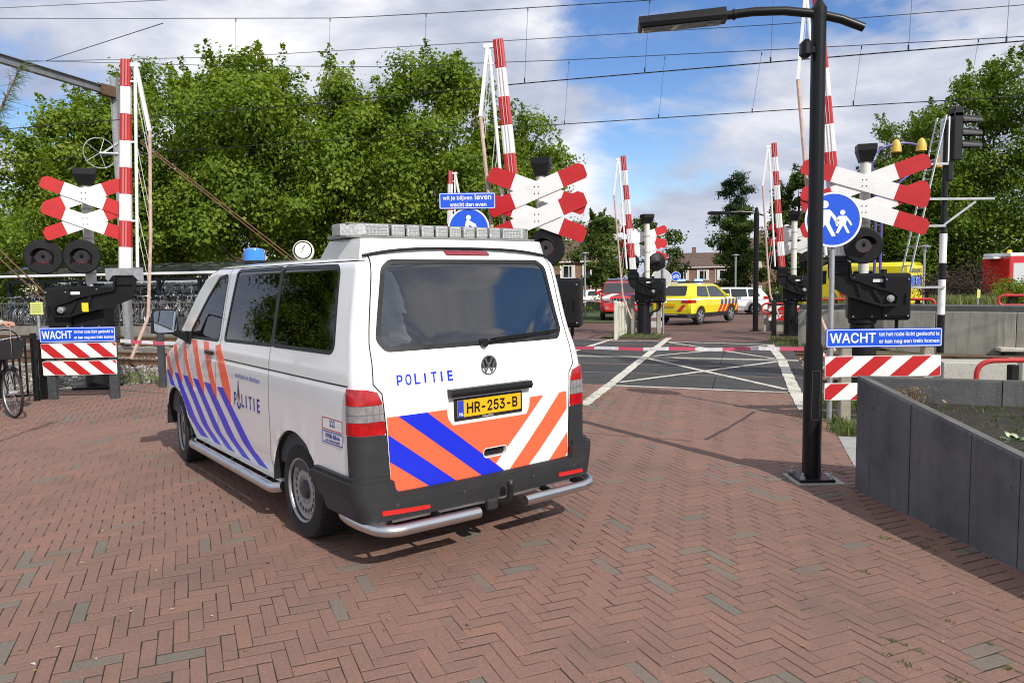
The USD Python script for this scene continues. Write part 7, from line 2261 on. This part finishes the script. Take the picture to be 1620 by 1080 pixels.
def tree(name, label, loc, h, w, mat_, seed, lobes=26, clumps=15, n=80, size=.175, low=.22, trunk=.22, shape='round', bark_=None, group=None, cat='tree', spread=.42):
    rng = np.random.default_rng(seed)
    t_ = thing(name, label, cat, loc, 0, group)
    C, RR, OO, limbs = [], [], [], []
    zc, hz2 = h * (low + 1) / 2, h * (1 - low) / 2
    for i in range(lobes):
        u = (i + .5) / lobes
        z = low * h + (1 - low) * h * (.06 + .88 * u)
        q = (z - zc) / hz2
        if shape == 'cone':
            rr = w / 2 * max(.08, 1.0 - u) ** .8
        elif shape == 'column':
            rr = w / 2 * max(.12, 1 - abs(q) ** 2.6) ** .5
        else:
            rr = w / 2 * max(.10, 1 - abs(q + .12) ** 2.1) ** .5
        a = i * 2.399 + rng.normal(0, .35)
        k = rng.uniform(.45, .92) if i % 4 else rng.uniform(.0, .4)
        c = np.array([math.cos(a) * rr * k, math.sin(a) * rr * k, z + rng.normal(0, .02 * h)])
        lr = w * rng.uniform(.085, .185) * (1 if shape == 'round' else 1.25)
        if shape == 'round' and i > lobes * .72:
            lr *= .72; c[2] += h * rng.uniform(-.02, .07)
        limbs.append((c, lr))
        for j in range(clumps):
            d_ = rng.normal(0, 1, 3); d_ /= np.linalg.norm(d_); d_[2] = abs(d_[2]) * .9 if rng.random() < .65 else d_[2]
            C.append(c + d_ * lr * rng.uniform(.55, 1.15) * [1, 1, .85]); RR.append(lr * spread * rng.uniform(.6, 1.2)); OO.append(c)
    if shape == 'round' and h > 8:                              # upright sprigs along the top of the crown
        S_, SR, SO = [], [], []
        for i in range(60):
            c, lr = limbs[int(lobes * (.35 + .65 * rng.random()) * .999)]
            a = rng.random() * 6.28; b = c + np.array([math.cos(a) * lr * .6, math.sin(a) * lr * .6, lr * .8])
            L = rng.uniform(.4, 1.3); k_ = rng.uniform(.1, .6)
            for q in np.linspace(0, 1, 7):
                S_.append(b + [math.cos(a) * L * k_ * q, math.sin(a) * L * k_ * q, L * q]); SR.append(.17 * (1 - .5 * q)); SO.append(b - [0, 0, .4])
    m_, tn = leaves(rng, np.array(C), np.array(RR), n, size, np.array(OO))
    if shape == 'round' and h > 8:
        m2, t2 = leaves(rng, np.array(S_), np.array(SR), 11, size, np.array(SO))
        m_, tn = (np.vstack([m_[0], m2[0]]), np.vstack([m_[1], m2[1] + len(m_[0])])), np.r_[tn, t2]
    obj('crown', m_, mat_, t_, tone=tn)
    mb = MB()
    P_ = [np.array([rng.normal(0, .04) * (k > 0), rng.normal(0, .04) * (k > 0), h * z]) for k, z in enumerate((0, .12, .25, .42, .6, .8))]
    mb.tube(np.array(P_), [trunk * 1.35, trunk, trunk * .88, trunk * .66, trunk * .42, trunk * .15], 10)
    mb.build('trunk', bark_ or bark, t_, smooth=50)
    mb = MB()
    for c, lr in limbs[::2]:
        z0 = max(low * h * .85, c[2] - .32 * h * rng.uniform(.4, 1))
        s_ = np.array([0, 0, z0]); mid = (s_ + c) / 2 + [0, 0, -.03 * h]
        mb.tube(np.array([s_, mid, c]), [trunk * .32, trunk * .20, trunk * .06], 6)
    mb.build('limbs', bark_ or bark, t_, smooth=50)
    return t_


def put(u, Y):
    p = at(u, 440, Y); d_ = p @ D
    return np.array([p[0], p[1], gz(min(d_, 130))])


lm, dm, pm_, bm = leaf_mat('leaf_light', LEAF_LIGHT), leaf_mat('leaf_dark', LEAF_DARK), leaf_mat('leaf_pale', LEAF_PALE), leaf_mat('leaf_brown', LEAF_BROWN, .15)
GT = 'broad-leaved trees behind the bicycle shelter'
ta = tree('maple_tree', 'leafy green tree with the tallest twiggy top, left of centre behind the shelter', put(405, 35), 11.9, 8.4, lm, 1, lobes=36, low=.27)
tb_ = tree('maple_tree', 'leafy green tree right behind the middle boom with a pointed top', put(690, 36), 11.6, 8.0, lm, 2, lobes=36, low=.25)
tc_ = tree('maple_tree', 'broad lower green tree behind the left crossing signal', put(150, 36), 9.5, 8.6, lm, 3, lobes=36, low=.27)
for src, u, Y, rz, sc, lab in ((tb_, 290, 37, 1.1, (1, 1, .98), 'full green tree just right of the left boom with a spiky top'), (tc_, 555, 38, 2.2, (1, 1, 1.12), 'green tree between the two tall tops, its crown level with the wires'),
                               (ta, 815, 38, 3.7, (.80, .80, .80), 'green tree sloping down to the right behind the stacked crosses'), (ta, 18, 42, 2.0, (.75, .75, .48), 'low green tree at the left edge over the shelter'),
                               (tc_, 230, 47, 5.0, (1.1, 1.1, .82), 'tree of the back row showing between the left boom and the tallest tree'), (tb_, 490, 46, .4, (1, 1, .80), 'tree of the back row filling the gap above the blue beacon'),
                               (tb_, 745, 47, 4.4, (1, 1, .80), 'tree of the back row behind the moped sign')):
    dup(src, lab, 'tree', put(u, Y), rz, None, name='maple_tree', scale=sc)
for x, y, rz, sc in ((-34, 33, 1.0, .8), (-41, 27, 2.5, .95), (-45, 18, 4.0, .9), (-46, 8, 5.2, 1.0), (-44, -3, .6, .9)):
    dup(ta if rz < 3 else tb_, 'tree of the row that goes on beyond the left edge', 'tree', (x, y, 0), rz, 'trees beyond the left edge', name='maple_tree', scale=sc)
for i, (u, Y, hh, ww, lab) in enumerate(((955, 47, 5.9, 3.9, 'small round street tree with pale trunk left of the far boom'),)):
    tree('young_tree', lab, put(u, Y), hh, ww, leaf_mat('leaf_mid', [(0, (.030, .055, .010)), (.4, (.075, .12, .02)), (.8, (.13, .18, .035)), (1, (.20, .23, .07))]), 20 + i, lobes=22, clumps=12, n=50, size=.17, low=.24, trunk=.10, bark_=bark_pale)
tree('garden_tree', 'spreading dark tree behind the far left crosses', put(1030, 66), 7.2, 5.6, dm, 30, lobes=18, clumps=10, n=40, size=.24, low=.15, trunk=.15)
tree('garden_tree', 'pale green round tree rising behind the house roofs', put(1102, 130), 6.9, 8.0, pm_, 31, lobes=14, clumps=9, n=30, size=.4, low=.2, trunk=.2)
tree('garden_tree', 'dark tree behind the left house ridge', put(938, 92), 9.3, 6.0, dm, 33, lobes=14, clumps=10, n=35, size=.3, low=.1, trunk=.2)
tree('cypress_tree', 'tall narrow dark conifer right of the house roofs', put(1160, 62), 10.6, 2.8, leaf_mat('leaf_conifer', [(0, (.012, .028, .012)), (.5, (.030, .058, .020)), (1, (.07, .105, .035))]), 34, lobes=24, clumps=12, n=42, size=.17, low=.42, trunk=.16, shape='column')
tree('dark_tree', 'broad dark green tree below the narrow conifer', put(1168, 60), 7.4, 4.6, dm, 35, lobes=24, clumps=13, n=50, size=.20, low=.10, trunk=.2)
tree('dark_tree', 'dark leafy tree behind the far right boom', put(1262, 54), 9.2, 5.0, dm, 36, lobes=26, clumps=13, n=50, size=.21, low=.08, trunk=.2)
rt = tree('lime_tree', 'large green tree at the right with a high crown over the ambulance', put(1548, 54), 16.4, 11.0, leaf_mat('leaf_right', [(0, (.044, .082, .009)), (.4, (.105, .172, .016)), (.8, (.170, .240, .026)), (1, (.235, .28, .04))]), 40, lobes=40, clumps=15, n=55, size=.22, low=.12)
for u, Y, rz, sc, lab in ((1440, 56, 2.0, (.80, .80, .80), 'green tree behind the right crosses, left of the tallest right one'), (1672, 54, 4.0, (.95, .95, .95), 'green tree cut by the right edge of the photo'), (1490, 64, 1.0, (1, 1, .72), 'dark back row tree between the signal mast and the purple lamp'), (1372, 60, 5.0, (.70, .70, .62), 'lower tree just right of the black lamp post')):
    dup(rt, lab, 'tree', put(u, Y), rz, None, name='lime_tree', scale=sc)


def bush(name, label, loc, size, mat_, seed, n=60, clumps=40, leaf=.10, cat='bush', stems=True):
    rng = np.random.default_rng(seed)
    t_ = thing(name, label, cat, loc)
    C = []
    for _ in range(clumps):
        d_ = rng.normal(0, 1, 3); d_ /= np.linalg.norm(d_); d_[2] = abs(d_[2])
        C.append(d_ * rng.uniform(.35, 1.0) * np.array(size) / [2, 2, 1] * [1, 1, .9] + [0, 0, .05])
    m_, tn = leaves(rng, np.array(C), min(size) * .13, n, leaf)
    obj('foliage', m_, mat_, t_, tone=tn)
    if stems:
        mb = MB()
        for c in C[::2]:
            mb.tube(np.array([[c[0] * .15, c[1] * .15, 0], [c[0] * .6, c[1] * .6, c[2] * .6], c * 1.08]), [.018, .012, .004], 5)
        mb.build('stems', bark, t_)
    return t_


def hedge(label, a, b, h, th, mat_, seed, leaf=.12, n=60):
    rng = np.random.default_rng(seed)
    a, b = np.asarray(a, float), np.asarray(b, float)
    L = np.linalg.norm(b - a); t_ = thing('hedge', label, 'hedge', (0, 0, 0))
    k = int(L * h * 5)
    C = np.array([a + (b - a) * rng.random() + np.array([rng.normal(0, th * .3), rng.normal(0, th * .3), h * (1 - rng.random() ** 1.4 * .95)]) for _ in range(k)])
    m_, tn = leaves(rng, C, .20, n, leaf)
    obj('foliage', m_, mat_, t_, tone=tn)
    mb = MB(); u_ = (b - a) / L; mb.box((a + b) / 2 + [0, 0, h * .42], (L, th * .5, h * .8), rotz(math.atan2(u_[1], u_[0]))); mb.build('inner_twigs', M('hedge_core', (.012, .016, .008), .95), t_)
    return t_


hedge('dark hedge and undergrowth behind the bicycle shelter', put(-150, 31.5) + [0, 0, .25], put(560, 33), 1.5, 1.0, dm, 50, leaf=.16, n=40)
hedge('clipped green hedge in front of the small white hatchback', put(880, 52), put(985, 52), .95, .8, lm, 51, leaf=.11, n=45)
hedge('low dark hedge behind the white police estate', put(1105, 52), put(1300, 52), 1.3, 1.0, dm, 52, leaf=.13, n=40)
hedge('dark shrub belt under the right trees behind the ambulance', put(1270, 58), put(1740, 56), 4.2, 1.5, dm, 53, leaf=.16, n=36)
p = at(1530, 478, 24.0); bush('dry_bush', 'brown leafless looking bush in front of the fire engine', (p[0], p[1], .85), (2.2, 1.4, 1.55), bm, 60, n=70, clumps=70, leaf=.05)
p = at(1480, 480, 25.5); bush('dry_bush', 'lower brown bush beside the signal mast', (p[0], p[1], .85), (1.6, 1.2, 1.1), bm, 61, n=55, clumps=45, leaf=.05)
p = at(1612, 478, 22.0); bush('green_bush', 'green bush before the fire engine shutters at the right edge', (p[0], p[1], .85), (1.7, 1.2, .95), lm, 62, n=55, clumps=40, leaf=.07)
p = at(1615, 528, 17.0); bush('green_bush', 'small green shoots growing over the ramp wall at the right edge', (p[0], p[1], .0), (.7, .5, .6), lm, 63, n=30, clumps=20, leaf=.05)
p = at(1066, 450, 52); bush('green_bush', 'grey-green bush behind the yellow car', (p[0], p[1], gz(50)), (3.5, 2, 1.6), pm_, 64, n=45, clumps=40, leaf=.12)
rd = []
for _ in range(260):
    q = at(RNG.choice([RNG.uniform(1285, 1340), RNG.uniform(1470, 1580), RNG.uniform(1480, 1560)]), 480, RNG.uniform(20.2, 22.5)); rd.append([q[0], q[1], .88])
rr_ = tufts('reed_grass', rd, 'tall dry straw coloured grass behind the ramp wall', h=(.10, .36), per=9, spread=.09, tone=(.62, 1.0), w=.008)
gw = [W(RNG.uniform(-9, -4.6), RNG.uniform(38, 52), gz(45) + .0) for _ in range(300)]
flat('lawn', [(-30, 33), (-5.6, 33), (-4.9, 62), (-30, 62)], .02, M('lawn_green', (.050, .085, .018), .95, var=.3, vscale=3, dirt=.3, dirt_color=(.10, .10, .03)))
flat('lawn', [(3.6, 47), (26, 40), (40, 62), (3.0, 62)], .03, M('lawn_green'))

# pine twig reaching into the top left corner
a, b = at(-8, 190, 6.0), at(31, 108, 6.0)
pt = thing('pine_branch', 'pine twig reaching into the frame at the upper left corner', 'branch', (0, 0, 0))
mb = MB(); mb.tube(np.array([a + (a - b) * 3, a, (a + b) / 2 + [.004, 0, 0], b]), [.02, .011, .008, .004], 7); mb.build('stem', M('twig_bark', (.20, .13, .08), .85), pt, smooth=True)
mb = MB()
for k in range(240):
    s = RNG.uniform(-.2, 1.05); c = a + (b - a) * s
    d_ = np.array([RNG.normal(0.5, .75), RNG.normal(0, .6), RNG.normal(.15, .5)]); d_ /= np.linalg.norm(d_)
    if RNG.random() < .35:
        d_ = np.array([.8, 0, -.1]) + RNG.normal(0, .25, 3)
    L = RNG.uniform(.05, .14); mb.tube(np.array([c, c + d_ * L * .5, c + d_ * L + [0, 0, -.01]]), [.0022, .0018, .0006], 3)
mb.build('needles', M('pine_needle', (.09, .13, .045), .6), pt)

# ================================================================ houses
brick_house = M('house_brick', (.21, .125, .085), .9, var=.2, vscale=1.2, dirt=.3, dirt_color=(.13, .085, .06))
tile_dark, tile_red = M('roof_tile_brown', (.115, .075, .058), .85, var=.25, vscale=2), M('roof_tile_red', (.36, .105, .060), .8, var=.2, vscale=2)
frame_w = M('window_frame_white', (.72, .72, .70), .5)


def house(name, label, loc, rz, L, Dp, eave, ridge, nwin, red_from=None, storeys=2):
    """Brick terrace with its ridge along x; front face at y = 0 looking to -y."""
    h = thing(name, label, 'house', loc, rz)
    mb = MB(); mb.box((L / 2, Dp / 2, eave / 2 - .5), (L, Dp, eave + 1.0))
    g = Polygon([(0, eave), (Dp, eave), (Dp / 2, ridge)])
    for x in (0, L - .2):
        mb.prism(g, (x, 0, 0), (0, 1, 0), (0, 0, 1), .2)
    wl__ = mb.build('wall', brick_house, h)
    an = math.atan2(ridge - eave, Dp / 2); sl_len = math.hypot(ridge - eave, Dp / 2) + .35
    for sgn in (-1, 1):
        segs = [(0, L, tile_dark)] if red_from is None else [(0, red_from, tile_dark), (red_from, L, tile_red)]
        for a, b, mt in segs:
            mb = MB(); nrow = 14
            for r in range(nrow):
                s = (r + .5) / nrow
                y = Dp / 2 + sgn * (s * (Dp / 2 + .3)); z = ridge - s * (ridge - eave + .3 * math.tan(an)) + .06
                mb.box(((a + b) / 2, y, z), (b - a + .1, sl_len / nrow * 1.12, .05), rotx(-sgn * (an - .06)))
            mb.build('roof', mt, h)
    mb = MB(); mb.box((L / 2, -.18, eave - .02), (L + .2, .16, .12)); mb.build('gutter', frame_w, h)
    for k in range(2):
        x = L * (.25 + .5 * k); mb = MB(); mb.box((x, Dp / 2, ridge + .35), (.5, .5, .9)); mb.box((x, Dp / 2, ridge + .82), (.6, .6, .08)); mb.build('chimney', brick_house, h)
    for s in range(storeys):
        z = eave - 1.05 - s * 2.6
        for k in range(nwin):
            x = L * (k + .5) / nwin; ww, wh = 1.5, 1.25
            mb = MB(); mb.box((x, -.02, z), (ww, .08, wh)); wn = mb.build('window', dglass, h)
            mb = MB()
            for xx, zz, sx, sz in ((0, wh / 2, ww + .1, .09), (0, -wh / 2, ww + .2, .10), (-ww / 2, 0, .09, wh), (ww / 2, 0, .09, wh), (ww * .1, 0, .07, wh), (-ww * .3, -0, .05, wh)):
                mb.box((x + xx, -.07, z + zz), (sx, .06, sz))
            mb.build('frame', frame_w, wn)
            mb = MB(); mb.box((x - ww * .38, -.065, z), (.3, .02, wh * .9)); mb.box((x + ww * .38, -.065, z), (.3, .02, wh * .9)); mb.build('curtain', M('curtain', (.6, .58, .54), .8), wn)
    for k in range(max(1, nwin // 2)):
        x = L * (k + .9) / max(1, nwin // 2) - .4; mb = MB(); mb.cyl((x, -.08, .0), (x, -.08, eave), .05, 8); mb.build('downpipe', frame_w, h)
    return h


q = at(1064, 430, 104); house('terraced_house', 'brick terraced houses with brown and red tiled roofs beyond the yellow car', (q[0], q[1], gz(100) - .3), -.10, 13.5, 7.5, 4.6, 6.6, 5, red_from=9.3)
q = at(845, 430, 80); house('brick_house', 'brick house with dark tiled roof at the left behind the small tree', (q[0], q[1], gz(75) - .2), -.12, 7.0, 7.0, 4.6, 6.9, 3)
q = at(1170, 430, 82); house('brick_house', 'dark brick house half hidden behind the broad dark tree', (q[0], q[1], gz(78) - .2), -.25, 9, 7, 4.8, 7.0, 3)
q = at(60, 430, 58); house('brick_house', 'brown brick building glimpsed under the trees behind the shelter', (q[0], q[1], 0), .15, 14, 8, 3.4, 5.2, 4, storeys=1)
